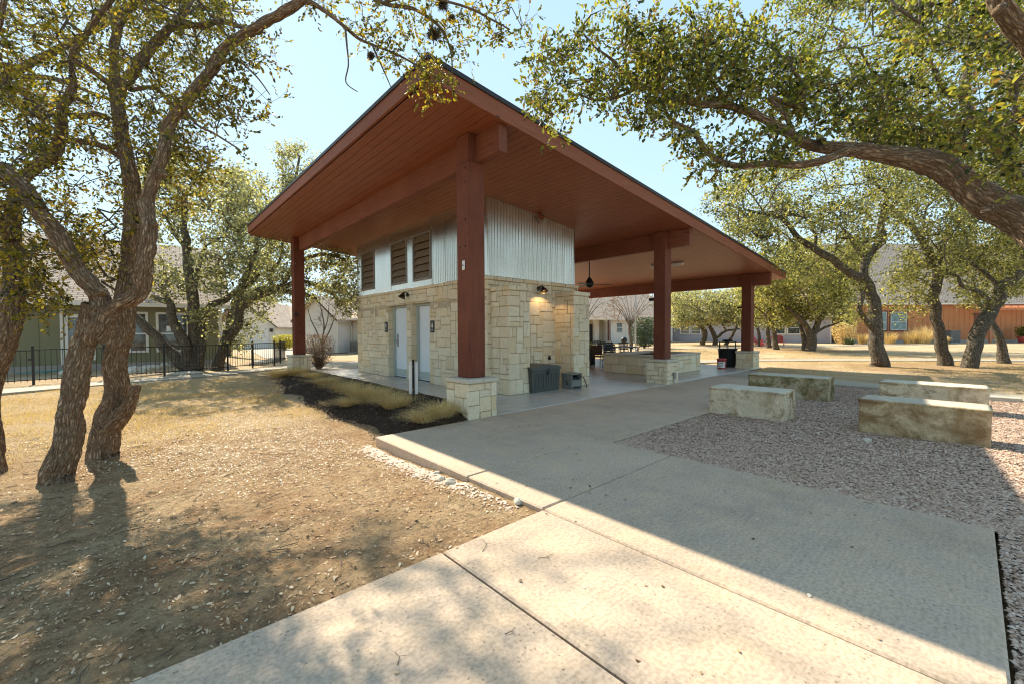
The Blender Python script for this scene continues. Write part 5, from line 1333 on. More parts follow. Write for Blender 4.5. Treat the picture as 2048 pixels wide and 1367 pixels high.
# 2: its neighbour with a sawn stub at knee height
D2 = 5.35
oak('live_oak', 'second left oak, straight trunk with a sawn stub low on its right side',
    [[(213, 908, D2, 36), (214, 860, D2, 33), (226, 800, D2, 29), (233, 755, D2, 27), (240, 700, D2, 26), (248, 640, D2, 24), (254, 580, D2, 23), (257, 524, D2, 21), (263, 462, D2, 20), (268, 400, D2, 19), (266, 345, D2, 18), (250, 290, D2, 17), (239, 230, D2, 16), (232, 184, D2, 15)],
     [(222, 850, D2, 27), (246, 822, D2 - .05, 20), (260, 800, D2 - .1, 15), (269, 782, D2 - .12, 12), (275, 771, D2 - .13, 11), (276, 768, D2 - .13, 1)],
     [(234, 200, D2, 13), (250, 168, D2, 13), (272, 132, D2, 12), (307, 88, D2 + .1, 11), (333, 61, D2 + .1, 9), (362, 28, D2 + .2, 8), (380, -20, D2 + .2, 7), (410, -120, D2 + .3, 5)],
     [(333, 61, D2 + .1, 7), (365, 50, D2 + .1, 6.5), (405, 52, D2, 6), (450, 45, D2 - .1, 5.5), (490, 57, D2 - .1, 4), (530, 66, D2 - .2, 2)],
     [(232, 190, D2, 13), (226, 140, D2 + .1, 12), (230, 88, D2 + .2, 11), (243, 40, D2 + .2, 10), (268, 4, D2 + .3, 8), (300, -60, D2 + .4, 6)],
     [(228, 60, D2 + .2, 7), (220, 20, D2 + .3, 6), (214, -40, D2 + .3, 4)],
     [(230, 180, D2, 8), (208, 160, D2 - .1, 7), (178, 138, D2 - .2, 7), (146, 114, D2 - .3, 7), (166, 76, D2 - .3, 7.5), (194, 34, D2 - .3, 6.5), (226, -6, D2 - .3, 6), (260, -70, D2 - .3, 4)],
     [(220, 240, D2, 6), (195, 229, D2 - .1, 6), (170, 233, D2 - .2, 6), (140, 232, D2 - .3, 6)],
     [(248, 322, D2, 7), (222, 303, D2 - .1, 6), (190, 288, D2 - .2, 6), (138, 282, D2 - .3, 6)],
     [(262, 180, D2, 5), (310, 178, D2 + .2, 4.5), (352, 212, D2 + .3, 3.5), (400, 190, D2 + .4, 2)]],
    [([(0, -60), (400, -60), (480, 20), (520, 90), (430, 170), (390, 260), (300, 330), (120, 300), (0, 250)], D2 - .9, D2 + 1.6, 430),
     ([(60, -380), (520, -420), (640, -160), (500, -40), (0, -60)], D2 - .6, D2 + 2.2, 120),
     ([(290, 300), (420, 270), (440, 340), (400, 420), (320, 440)], D2 - .3, D2 + 1.2, 70),
     ([(120, 330), (290, 330), (290, 560), (240, 600), (150, 520), (110, 420)], D2 - .2, D2 + 1.0, 120)],
    M['bark_near'], M['leaf_y'], 202, leaf=.046, n_each=17, spread=.16, step=.03, nside=92, furrow=.022, near=True, twig_seg=.2, twig_r=.002,
    stubs=[], group='oaks on the left lawn')
# tall oak standing behind, its crown over the top left
oak('live_oak', 'tall oak behind the left pair, mostly hidden, its high crown filling the top left',
    [[(-420, 800, 9.6, 22), (-400, 640, 9.6, 19), (-350, 480, 9.6, 17), (-260, 330, 9.6, 14), (-120, 220, 9.6, 12), (20, 150, 9.7, 9), (150, 80, 9.8, 7), (270, 10, 9.9, 6), (380, -60, 10, 5), (430, -180, 10, 3)],
     [(20, 150, 9.7, 6), (110, 160, 9.7, 5), (190, 190, 9.7, 4), (250, 210, 9.7, 3)], [(270, 10, 9.9, 5), (360, 50, 9.9, 4), (440, 60, 10, 3)], [(-260, 330, 9.6, 9), (-250, 100, 9.6, 8), (-150, -120, 9.6, 6), (60, -250, 9.8, 5), (240, -300, 10, 3)]],
    [([(-60, -120), (420, -220), (560, -40), (510, 90), (400, 150), (200, 230), (20, 200)], 8.2, 11.8, 300),
     ([(-100, -700), (300, -800), (700, -500), (640, -60), (400, -100), (-60, -120)], 8.4, 12.5, 210)],
    M['bark_grey'], M['leaf_y'], 251, leaf=.065, n_each=24, spread=.26, step=.15, nside=12, twig_seg=.4, twig_r=.004, group='oaks on the left lawn', reach=8)
# 3: cut off by the left edge
D0 = 4.65
oak('live_oak', 'dark oak trunk cut by the left edge, its limb crossing toward the straight trunk',
    [[(-24, 948, D0, 32), (-26, 880, D0, 30), (-28, 800, D0, 30), (-20, 740, D0, 31), (4, 690, D0, 32), (16, 650, D0, 32), (20, 600, D0, 28), (24, 540, D0 + .1, 25), (22, 470, D0 + .2, 21), (28, 410, D0 + .3, 18), (44, 352, D0 + .4, 16), (78, 326, D0 + .5, 17), (110, 305, D0 + .5, 16), (124, 262, D0 + .5, 14), (124, 217, D0 + .5, 12.5), (141, 184, D0 + .5, 11), (146, 160, D0 + .5, 8), (138, 120, D0 + .5, 4)],
     [(20, 480, D0 + .1, 14), (-20, 400, D0 - .1, 12), (-50, 300, D0 - .2, 10), (-30, 180, D0 - .3, 8), (0, 40, D0 - .4, 7), (12, -30, D0 - .4, 6)],
     [(142, 186, D0 + .5, 6), (160, 200, D0 + .5, 4), (186, 214, D0 + .6, 2)]],
    [([(-60, 60), (60, 80), (130, 180), (120, 330), (60, 420), (-80, 400)], D0 - .9, D0 + .9, 150),
     ([(-20, 400), (110, 400), (190, 480), (170, 560), (60, 600), (-30, 560)], D0 - .4, D0 + .7, 130),
     ([(0, 560), (90, 560), (150, 600), (60, 630), (0, 620)], D0 - .5, D0 - .2, 22),
     ([(-300, -100), (0, -200), (60, 60), (-80, 300), (-400, 200)], D0 - 1.2, D0 + 1, 80)],
    M['bark_near'], M['leaf_y'], 303, leaf=.044, n_each=15, spread=.13, step=.03, nside=80, furrow=.02, near=True, twig_seg=.18, twig_r=.002, group='oaks on the left lawn')

# 4: multi-stemmed oak behind the iron fence
D4 = 16.4
oak('live_oak', 'multi stemmed oak behind the iron fence before the green house',
    [[(385, 742, D4, 20), (389, 700, D4, 15), (390, 677, D4, 13), (389, 648, D4, 12), (386, 611, D4, 12), (382, 575, D4, 12), (376, 535, D4, 11), (373, 496, D4, 9), (368, 439, D4, 7), (372, 390, D4, 4)],
     [(379, 740, D4, 14), (342, 706, D4 - .2, 12), (313, 674, D4 - .4, 11), (284, 642, D4 - .6, 9.5), (262, 626, D4 - .7, 8), (236, 598, D4 - .8, 6)],
     [(380, 735, D4, 14), (372, 692, D4 - .3, 12), (354, 655, D4 - .4, 11), (342, 622, D4 - .5, 10), (338, 606, D4 - .5, 8), (322, 600, D4 - .6, 6), (301, 592, D4 - .7, 5)],
     [(340, 610, D4 - .5, 7), (331, 585, D4 - .5, 6), (318, 570, D4 - .5, 4)],
     [(398, 738, D4, 12), (404, 690, D4 + .1, 10), (407, 655, D4 + .2, 9), (416, 618, D4 + .3, 8), (428, 606, D4 + .4, 7), (445, 601, D4 + .5, 7), (467, 586, D4 + .7, 6), (500, 570, D4 + .9, 4.5), (520, 548, D4 + 1, 3)],
     [(384, 585, D4, 8), (392, 560, D4, 7), (398, 530, D4, 5), (410, 490, D4 + .3, 3.5)],
     [(374, 500, D4, 6), (350, 470, D4, 4), (330, 430, D4, 2.5)]],
    [([(260, 340), (350, 300), (420, 350), (470, 330), (500, 400), (480, 520), (440, 590), (330, 600), (260, 560)], D4 - 2.4, D4 + 2.4, 420),
     ([(370, 610), (440, 610), (440, 690), (400, 650), (370, 640)], D4 - .8, D4 - .3, 18)],
    M['bark_grey'], M['leaf_grey'], 404, leaf=.12, n_each=20, spread=.36, step=.12, nside=16, twig_seg=.5, twig_r=.006, group='oaks by the iron fence')
# 5: leaning oak beside it, reaching behind the far left post
D5 = 16.7
oak('live_oak', 'leaning oak beside the iron fence, limbs reaching right behind the far left post',
    [[(432, 740, D5, 14), (448, 699, D5, 11.5), (457, 674, D5, 11), (470, 655, D5, 10.5), (479, 630, D5, 9.5), (486, 613, D5, 9), (500, 600, D5, 8), (518, 592, D5, 7.5), (540, 585, D5, 7), (560, 581, D5, 6), (585, 585, D5, 5), (611, 591, D5, 4), (632, 598, D5, 3)],
     [(480, 628, D5, 8), (482, 600, D5, 7), (484, 575, D5, 6.5), (492, 550, D5, 6), (505, 520, D5, 5), (515, 490, D5, 4), (512, 450, D5, 3)],
     [(500, 600, D5, 6), (520, 580, D5, 6), (545, 576, D5, 5.5), (572, 572, D5, 5.5), (590, 565, D5, 5), (615, 564, D5, 4), (640, 577, D5, 3), (668, 590, D5, 2)],
     [(560, 575, D5, 5), (575, 555, D5, 5), (590, 530, D5, 4.5), (620, 515, D5, 4), (655, 510, D5, 3), (690, 520, D5, 2)],
     [(545, 576, D5, 4), (543, 545, D5, 4), (560, 520, D5, 3), (565, 480, D5, 2)],
     [(457, 674, D5, 6), (448, 668, D5 - .2, 4), (449, 660, D5 - .2, 2)]],
    [([(430, 360), (470, 330), (520, 400), (600, 500), (560, 610), (520, 640), (470, 600), (440, 500)], D5 - 1.8, D5 + 2.2, 330),
     ([(590, 490), (680, 500), (725, 520), (730, 600), (700, 640), (650, 600), (590, 610)], D5 - 1.5, D5 + 1.8, 190),
     ([(450, 640), (500, 620), (520, 660), (480, 700), (450, 690)], D5 - .3, D5 + .8, 26)],
    M['bark_grey'], M['leaf_grey'], 505, leaf=.11, n_each=20, spread=.36, step=.12, nside=16, twig_seg=.5, twig_r=.006, group='oaks by the iron fence')
# pale tall tree over the roof slope
D6 = 27.
oak('live_oak', 'tall pale tree rising above the left roof slope',
    [[(455, 712, D6, 9), (470, 600, D6, 8), (540, 500, D6, 7), (580, 420, D6, 5), (590, 360, D6, 3.5), (600, 310, D6, 2)],
     [(570, 480, D6, 4), (545, 420, D6, 3), (520, 380, D6, 2)], [(582, 410, D6, 4), (620, 360, D6, 3), (650, 330, D6, 1.5)]],
    [([(550, 285), (575, 300), (600, 282), (640, 320), (650, 400), (600, 480), (560, 460), (562, 360)], D6 - 2, D6 + 2, 210),
     ([(480, 350), (520, 340), (560, 400), (560, 560), (500, 560), (460, 450)], D6 - 2, D6 + 2, 160)],
    M['bark_grey'], M['leaf_grey'], 506, leaf=.15, n_each=22, spread=.5, step=.3, nside=10, twig_seg=.7, twig_r=.009)

# 6: big limb entering from the right edge; trunk stands outside the frame
D7 = 3.7
oak('live_oak', 'huge oak limb with pale lichen sweeping in from the right edge over the benches',
    [[(2420, 1180, 3.2, 90), (2390, 1000, 3.2, 78), (2360, 820, 3.2, 74), (2300, 680, 3.25, 70), (2200, 560, 3.35, 62), (2110, 490, 3.45, 52), (2046, 434, 3.55, 46), (1983, 398, 3.65, 38), (1935, 366, D7, 31), (1890, 340, D7 + .05, 28), (1848, 326, D7 + .1, 25), (1787, 310, D7 + .15, 20), (1725, 299, D7 + .2, 16), (1664, 294, D7 + .25, 13), (1615, 284, D7 + .3, 11.5), (1582, 264, D7 + .35, 10), (1541, 242, D7 + .4, 9), (1500, 224, D7 + .45, 8), (1458, 212, D7 + .5, 7.5), (1385, 207, D7 + .6, 6.5), (1316, 180, D7 + .7, 5.5), (1271, 167, D7 + .8, 4.5), (1227, 122, D7 + .8, 3), (1190, 95, D7 + .8, 1.5)],
     [(1700, 300, D7 + .2, 10), (1650, 322, D7 + .15, 9), (1606, 331, D7 + .15, 8), (1560, 330, D7 + .15, 7.5), (1532, 329, D7 + .2, 7.5), (1490, 332, D7 + .25, 7), (1468, 331, D7 + .3, 7), (1440, 320, D7 + .3, 6.5), (1419, 305, D7 + .35, 6), (1384, 266, D7 + .4, 5), (1350, 248, D7 + .45, 4.5), (1335, 231, D7 + .5, 4), (1325, 205, D7 + .5, 3)],
     [(1586, 268, D7 + .35, 6), (1570, 230, D7 + .4, 5), (1540, 195, D7 + .5, 4.5), (1600, 215, D7 + .5, 4.5), (1606, 170, D7 + .5, 4), (1590, 145, D7 + .5, 4), (1572, 110, D7 + .6, 3)],
     [(1458, 212, D7 + .5, 4), (1420, 150, D7 + .6, 3.5), (1410, 90, D7 + .7, 2.5), (1380, 40, D7 + .8, 1.6)],
     [(1316, 180, D7 + .7, 3.4), (1320, 130, D7 + .8, 3), (1325, 70, D7 + .8, 2.2), (1318, 45, D7 + .8, 1.2)],
     [(1285, 170, D7 + .8, 3.5), (1235, 195, D7 + .9, 3), (1190, 200, D7 + .9, 2.2), (1150, 190, D7 + .9, 1.6), (1120, 225, D7 + 1, .9)],
     [(2300, 680, 3.25, 40), (2230, 420, 3.1, 36), (2140, 230, 3.0, 31), (2060, 90, 2.95, 28), (2010, 20, 2.9, 25), (1985, -40, 2.9, 21), (1940, -160, 3.0, 15)],
     [(2080, 460, 3.5, 20), (2070, 360, 3.6, 16), (2090, 250, 3.8, 12), (2120, 100, 4.0, 8)]],
    [([(1045, 150), (1075, 60), (1160, 20), (1260, 10), (1340, 30), (1420, 10), (1530, 40), (1620, 110), (1600, 240), (1500, 215), (1400, 215), (1300, 250), (1240, 235), (1170, 200), (1130, 230), (1075, 235)], D7 + .2, D7 + 1.4, 360),
     ([(1240, 60), (1530, 60), (1620, 200), (1500, 225), (1300, 220)], D7 + .3, D7 + 1.3, 150),
     ([(1330, 250), (1420, 270), (1450, 330), (1420, 370), (1390, 350), (1360, 310)], D7, D7 + .7, 26),
     ([(1440, 290), (1560, 250), (1640, 270), (1560, 340), (1460, 355)], D7, D7 + .8, 44),
     ([(1560, 130), (1800, 150), (1960, 240), (1900, 330), (1700, 290), (1600, 270)], D7 + .0, D7 + 1.3, 170),
     ([(1640, -20), (2060, -20), (2060, 150), (1900, 120), (1700, 60)], D7 - .2, D7 + 1.2, 120),
     ([(1960, 120), (2060, 140), (2070, 400), (2000, 360), (1950, 260)], D7 - .9, D7 - .2, 46),
     ([(1060, 170), (1130, 210), (1140, 270), (1120, 275)], D7 + .9, D7 + 1.1, 8)],
    M['bark_near'], M['leaf_g'], 606, leaf=.046, n_each=16, spread=.115, step=.035, nside=88, furrow=.016, near=True, twig_seg=.17, twig_r=.0019, flare=False,
    stubs=[(1987, 420, 3.50, 14, -.1), (2006, 16, 2.72, 13, .05)], moss=[(1325, 60, D7 + .8, .05), (1300, 150, D7 + .8, .06), (1640, 285, D7 + .2, .06), (1230, 190, D7 + .9, .05)], group='oaks right of the benches')

# mid-distance oaks beyond the benches
D8 = 17.0
oak('live_oak', 'grey oak right of the pavilion with a wide low crown and a hooked side limb',
    [[(1757, 735, D8, 20), (1757, 715, D8, 18), (1754, 680, D8, 16), (1751, 650, D8, 15), (1746, 610, D8, 14), (1740, 580, D8, 13.5), (1729, 562, D8, 13.5), (1722, 548, D8, 12)],
     [(1728, 560, D8, 11), (1707, 550, D8 - .3, 9.5), (1685, 536, D8 - .5, 8.5), (1656, 514, D8 - .7, 8), (1628, 495, D8 - .9, 7), (1598, 476, D8 - 1.1, 6), (1575, 448, D8 - 1.2, 5), (1550, 432, D8 - 1.3, 4), (1526, 428, D8 - 1.4, 3), (1490, 420, D8 - 1.5, 2)],
     [(1727, 556, D8, 10), (1727, 536, D8, 9.5), (1735, 514, D8 + .1, 9.5), (1750, 495, D8 + .2, 9.5), (1765, 478, D8 + .3, 9), (1762, 456, D8 + .3, 8), (1766, 430, D8 + .3, 7), (1773, 405, D8 + .3, 6.5), (1780, 388, D8 + .3, 5.5), (1795, 372, D8 + .4, 4), (1808, 355, D8 + .5, 3), (1815, 330, D8 + .5, 2)],
     [(1776, 392, D8 + .3, 4), (1755, 372, D8 + .1, 3), (1735, 362, D8, 2)],
     [(1748, 655, D8, 8), (1733, 642, D8 - .2, 6.5), (1720, 622, D8 - .4, 6), (1722, 600, D8 - .5, 6), (1724, 582, D8 - .5, 5), (1715, 575, D8 - .5, 3)],
     [(1727, 512, D8, 5), (1712, 494, D8 - .2, 5), (1700, 474, D8 - .3, 4.5), (1690, 462, D8 - .4, 3.5), (1680, 448, D8 - .4, 2)],
     [(1764, 470, D8 + .3, 4), (1740, 478, D8 + .2, 3), (1706, 476, D8, 3), (1672, 478, D8 - .2, 2)],
     [(1629, 496, D8 - .9, 4), (1632, 475, D8 - .8, 3.5), (1622, 455, D8 - .8, 2.5)],
     [(1545, 470, D8 - 1.6, 2), (1520, 475, D8 - 1.6, 3), (1500, 460, D8 - 1.7, 2), (1476, 452, D8 - 1.8, 1.5)]],
    [([(1400, 420), (1440, 360), (1520, 320), (1640, 300), (1760, 300), (1850, 330), (1840, 440), (1800, 480), (1700, 520), (1600, 440), (1480, 490)], D8 - 3.5, D8 + 3, 520),
     ([(1440, 430), (1560, 420), (1600, 500), (1660, 560), (1600, 560), (1500, 500)], D8 - 2, D8 + 1, 90),
     ([(1690, 560), (1730, 560), (1730, 640), (1690, 650)], D8 - .8, D8 + .3, 16)],
    M['bark_grey'], M['leaf_d'], 808, leaf=.10, n_each=28, spread=.40, step=.12, nside=20, twig_seg=.45, twig_r=.0055, group='oaks on the back lawn')
D9 = 17.4
oak('live_oak', 'second grey oak right of the pavilion, slender mottled trunk leaning left',
    [[(1893, 733, D9, 18), (1888, 710, D9, 15), (1881, 685, D9, 13.5), (1876, 655, D9, 12.5), (1872, 632, D9, 12), (1869, 600, D9, 12), (1869, 575, D9, 12), (1874, 547, D9, 11.5), (1868, 528, D9, 10.5), (1857, 505, D9, 9), (1847, 485, D9, 8), (1832, 462, D9, 7), (1812, 444, D9, 6), (1786, 427, D9, 5), (1760, 410, D9, 3)],
     [(1872, 545, D9, 6), (1882, 520, D9, 4), (1890, 490, D9, 3), (1894, 450, D9, 2)],
     [(1850, 490, D9, 4), (1846, 450, D9 + .4, 3), (1855, 410, D9 + .8, 2)]],
    [([(1780, 340), (1900, 330), (1960, 420), (1940, 520), (1900, 560), (1820, 520), (1770, 470)], D9 - 2, D9 + 2.5, 230),
     ([(1780, 520), (1860, 520), (1860, 620), (1800, 640), (1770, 590)], D9 - .5, D9 + 2, 90), ([(1880, 440), (2048, 420), (2040, 560), (1900, 590)], D9 + .5, D9 + 3, 110)],
    M['bark_grey'], M['leaf_d'], 909, leaf=.10, n_each=28, spread=.40, step=.12, nside=20, twig_seg=.45, twig_r=.0055, group='oaks on the back lawn')
D10 = 16.4
oak('live_oak', 'thick oak leaning right toward the frame edge, third trunk from the pavilion',
    [[(1939, 737, D10, 19), (1940, 712, D10, 18), (1946, 689, D10, 17.5), (1961, 655, D10, 17), (1984, 622, D10, 17), (2000, 584, D10, 15.5), (2022, 558, D10, 14.5), (2048, 535, D10, 13), (2090, 490, D10, 11), (2130, 420, D10, 8)],
     [(1984, 618, D10, 7), (1978, 602, D10 - .2, 6), (1962, 588, D10 - .4, 5.5), (1946, 580, D10 - .5, 5), (1925, 573, D10 - .6, 4.5), (1919, 562, D10 - .7, 4), (1915, 552, D10 - .7, 3), (1895, 548, D10 - .8, 2)],
     [(2000, 580, D10, 7), (1985, 560, D10 + .2, 5), (1962, 540, D10 + .3, 4.5), (1940, 524, D10 + .4, 4), (1915, 510, D10 + .5, 3)],
     [(2050, 535, D10, 8), (2040, 480, D10, 6), (2030, 420, D10, 4), (2000, 360, D10, 3)]],
    [([(1880, 480), (1960, 480), (2060, 400), (2080, 560), (2010, 600), (1960, 620), (1900, 600)], D10 - 1.2, D10 + 2, 140),
     ([(1900, 300), (2060, 260), (2200, 300), (2200, 460), (2040, 500), (1900, 470)], D10 - 2, D10 + 2, 200)],
    M['bark_grey'], M['leaf_d'], 1010, leaf=.10, n_each=34, spread=.40, step=.12, nside=24, twig_seg=.45, twig_r=.0055, group='oaks on the back lawn')
oak('live_oak', 'short crooked oak trunk crossing behind the thick leaning oak',
    [[(2008, 729, 18.3, 15), (2008, 708, 18.3, 13), (2004, 690, 18.3, 10.5), (1995, 670, 18.3, 9.5), (1985, 650, 18.4, 9), (1968, 625, 18.6, 7), (1950, 590, 18.8, 6), (1945, 550, 19, 4)]],
    [([(1900, 480), (2000, 470), (2010, 570), (1940, 610), (1900, 580)], 18, 20.5, 60)],
    M['bark_grey'], M['leaf_d'], 1111, leaf=.11, n_each=30, spread=.42, step=.14, nside=16, twig_seg=.5, twig_r=.006, group='oaks on the back lawn')
# high backdrop crown between the limb and the lawn oaks (tree nearer than they are)
oak('live_oak', 'tall oak crown filling the upper right behind the big limb',
    [[(2230, 900, 8.5, 30), (2200, 700, 8.5, 26), (2140, 540, 8.5, 22), (2060, 400, 8.6, 17), (1990, 290, 8.7, 15), (1940, 228, 8.8, 13), (1928, 180, 8.9, 12), (1938, 130, 9, 9), (1950, 60, 9, 6), (1960, -20, 9, 4)],
     [(1932, 190, 8.9, 8), (1905, 186, 8.7, 8), (1885, 176, 8.6, 7), (1876, 152, 8.5, 6), (1850, 120, 8.4, 4), (1810, 100, 8.2, 2.5)],
     [(1990, 250, 8.7, 8), (1900, 245, 8.4, 7), (1820, 236, 8.2, 6), (1782, 210, 8.1, 5.5), (1776, 180, 8, 5), (1750, 150, 7.9, 4), (1730, 120, 7.8, 2.5)],
     [(1800, 232, 8.2, 5), (1750, 240, 8, 4), (1700, 250, 7.9, 3)]],
    [([(1545, -20), (2070, -20), (2070, 300), (1980, 330), (1860, 320), (1700, 280), (1640, 200), (1600, 120)], 7.4, 10.5, 620),
     ([(1700, 260), (2060, 280), (2060, 420), (1960, 400), (1860, 330), (1720, 310)], 8, 10.5, 120)],
    M['bark_grey'], M['leaf_g'], 1212, leaf=.058, n_each=30, spread=.24, step=.1, nside=20, twig_seg=.3, twig_r=.003, group='oaks right of the benches')
# far oaks before the lavender and orange houses
oak('live_oak', 'bright yellow green oak with a pale forked trunk before the far driveway',
    [[(1622, 704, 30.4, 12), (1623, 690, 30.4, 10.5), (1622, 672, 30.4, 10), (1618, 660, 30.4, 8)],
     [(1621, 672, 30.4, 7), (1606, 646, 30.2, 6), (1588, 627, 30, 4.5), (1572, 612, 30, 3)],
     [(1623, 672, 30.4, 7), (1633, 655, 30.4, 7), (1643, 632, 30.4, 6), (1661, 607, 30.5, 4), (1672, 590, 30.6, 2)],
     [(1628, 668, 30.4, 3), (1650, 655, 30.3, 2.4), (1676, 646, 30, 1.8), (1694, 638, 30, 1)]],
    [([(1500, 560), (1560, 490), (1680, 470), (1760, 500), (1720, 560), (1700, 640), (1650, 640), (1600, 610), (1540, 620)], 27.5, 33, 420)],
    M['bark_pale'], M['leaf_d'], 1313, leaf=.17, n_each=36, spread=.62, step=.3, nside=12, twig_seg=.8, twig_r=.01, tint=(.68, .24), group='far oaks before the houses')
oak('live_oak', 'dark slim oak trunk just behind the pale forked trunk',
    [[(1609, 703, 31.4, 8), (1609, 690, 31.4, 7), (1606, 670, 31.4, 5), (1600, 650, 31.4, 3)]], [([(1580, 600), (1640, 600), (1640, 640), (1590, 640)], 31, 33, 40)],
    M['bark_grey'], M['leaf_d'], 1314, leaf=.17, n_each=30, spread=.6, step=.3, nside=10, twig_seg=.8, twig_r=.01, group='far oaks before the houses')
for (seed, lab, xb, yb, D, limbs, poly, num, mat) in (
    (1401, 'leaning pale trunked far oak right of the last post', 1554, 700, 32.3, [[(1554, 700, 32.3, 7), (1549, 674, 32.3, 5.5), (1541, 648, 32.3, 4.5), (1530, 630, 32.3, 3)]], [(1480, 560), (1560, 545), (1600, 600), (1570, 650), (1500, 640)], 150, 'bark_pale'),
    (1402, 'dark trunked far oak beside the red garden chairs', 1538, 697, 35.2, [[(1538, 697, 35.2, 6), (1537, 676, 35.2, 5), (1536, 654, 35.2, 4.5), (1528, 630, 35.2, 3)]], [(1500, 600), (1560, 600), (1560, 650), (1510, 655)], 60, 'bark_grey'),
    (1403, 'thin far oak directly right of the last stone pier', 1521, 694, 38.6, [[(1521, 694, 38.6, 4.5), (1519, 674, 38.6, 3.5), (1514, 655, 38.6, 3), (1505, 640, 38.6, 2)]], [(1480, 590), (1530, 590), (1530, 650), (1490, 650)], 50, 'bark_pale'),
    (1404, 'far oak with a bent trunk before the lavender house window', 1406, 692, 43.4, [[(1406, 692, 43.4, 6), (1408, 676, 43.4, 5.5), (1408, 662, 43.4, 5.5), (1400, 650, 43.4, 4.5), (1390, 645, 43.4, 3.5), (1372, 650, 43.4, 2)]], [(1340, 590), (1400, 575), (1440, 600), (1430, 645), (1350, 650)], 210, 'bark_pale'),
    (1405, 'far spreading oak behind the litter bin with curved low limbs', 1429, 692, 43.3, [[(1429, 692, 43.3, 5.5), (1429, 674, 43.3, 5), (1421, 655, 43.3, 4), (1410, 640, 43.3, 3)], [(1432, 675, 43.3, 3), (1443, 668, 43.2, 3), (1452, 662, 43, 2.2), (1462, 660, 43, 2), (1480, 658, 43, 1.5)], [(1450, 690, 43.5, 4), (1460, 678, 43.5, 3.5), (1470, 660, 43.5, 3), (1476, 645, 43.5, 2)]], [(1420, 590), (1480, 575), (1530, 590), (1520, 640), (1480, 650), (1430, 645)], 230, 'bark_grey')):
    oak('live_oak', lab, limbs, [(poly, D - 3, D + 3, num)], M[mat], M['leaf_grey'] if seed > 1403 else M['leaf_d'], seed, leaf=.20, n_each=30, spread=.7, step=.4, nside=10, twig_seg=1., twig_r=.012, tint=(.62, .25), group='far oaks before the houses', reach=14)
# bare deciduous trees
def bare_fan(px, D, y0, yf, ytop, w0, spread_px, n):
    L = [[(px + 1, y0, D, w0), (px, (y0 + yf)/2, D, w0*.8), (px - 3, yf, D, w0*.75)]]
    g = np.random.default_rng(int(px))
    for k in range(n):
        f = (k + .5)/n*2 - 1; tx = px + f*spread_px; L.append([(px - 3, yf + 2, D, w0*.24), (px + f*spread_px*.25, yf - (yf - ytop)*.28, D + g.uniform(-.5, .5), w0*.17), (px + f*spread_px*.66, yf - (yf - ytop)*.64 + abs(f)*8, D + g.uniform(-1, 1), w0*.10), (tx, ytop + abs(f)*(yf - ytop)*.42, D + g.uniform(-1.2, 1.2), w0*.05)])
    return L
oak('bare_tree', 'leafless pale tree with fanned branches behind the planter', bare_fan(1262, 34.2, 699, 655, 575, 4.6, 62, 11),
    [([(1200, 625), (1230, 580), (1300, 580), (1325, 620), (1300, 650), (1215, 645)], 32.5, 36, 260)], M['bark_pale'], M['leaf_d'], 1501, cat='bare tree', step=.4, nside=8, twig_seg=.6, twig_r=.010, twig_m=M['twig_pale'], bare=True, flare=False)
oak('bare_tree', 'leafless pale tree half hidden by the stone buttress', bare_fan(1168, 40, 697, 655, 575, 6, 50, 8),
    [([(1140, 600), (1170, 575), (1215, 590), (1205, 640), (1150, 650)], 38.5, 42, 120)], M['bark_pale'], M['leaf_d'], 1502, cat='bare tree', step=.4, nside=8, twig_seg=.6, twig_r=.010, twig_m=M['twig_pale'], bare=True, flare=False)
oak('bare_tree', 'thin leafless tree with upright stems behind the clipped brown shrub', [[(646, 708, 22, 1.5), (645, 680, 22, 1.6), (648, 650, 22, 1.4), (640, 610, 22, .6)], [(645, 690, 22, 1.4), (632, 660, 22, 1.2), (622, 640, 22, .9), (616, 618, 22, .4)], [(647, 686, 22, 1.4), (662, 655, 22, 1.2), (670, 632, 22, .8), (673, 615, 22, .4)], [(645, 670, 22, 1), (655, 640, 22, .9), (658, 605, 22, .4)]],
    [([(612, 640), (620, 605), (650, 590), (675, 610), (668, 650), (640, 660)], 21.4, 22.6, 60)], M['bark_grey'], M['leaf_d'], 1503, cat='bare tree', step=.2, nside=6, twig_seg=.35, twig_r=.005, bare=True, flare=False)
# background tree masses behind the houses, one object each
for seed, lab, px, D, poly in ((1601, 'dense dark tree left of the bare tree behind the white house roof', 1350, 62, [(1310, 600), (1345, 575), (1380, 585), (1390, 640), (1330, 650)]),
                             (1602, 'tree crown between the lavender and orange houses', 1690, 60, [(1620, 600), (1680, 560), (1730, 600), (1720, 650), (1640, 650)]),
                             (1603, 'tree behind the garage house left of the far post', 500, 58, [(470, 600), (500, 560), (545, 590), (560, 640), (480, 650)])):
    oak('background_tree', lab, [[(px, 690, D, 5), (px + 2, 660, D, 4), (px, 620, D, 2.5)]], [(poly, D - 3, D + 3, 150)], M['bark_grey'], M['leaf_grey'], seed, cat='tree', leaf=.3, n_each=30, spread=1.0, step=.6, nside=8, twig_seg=1.5, twig_r=.016, reach=20)

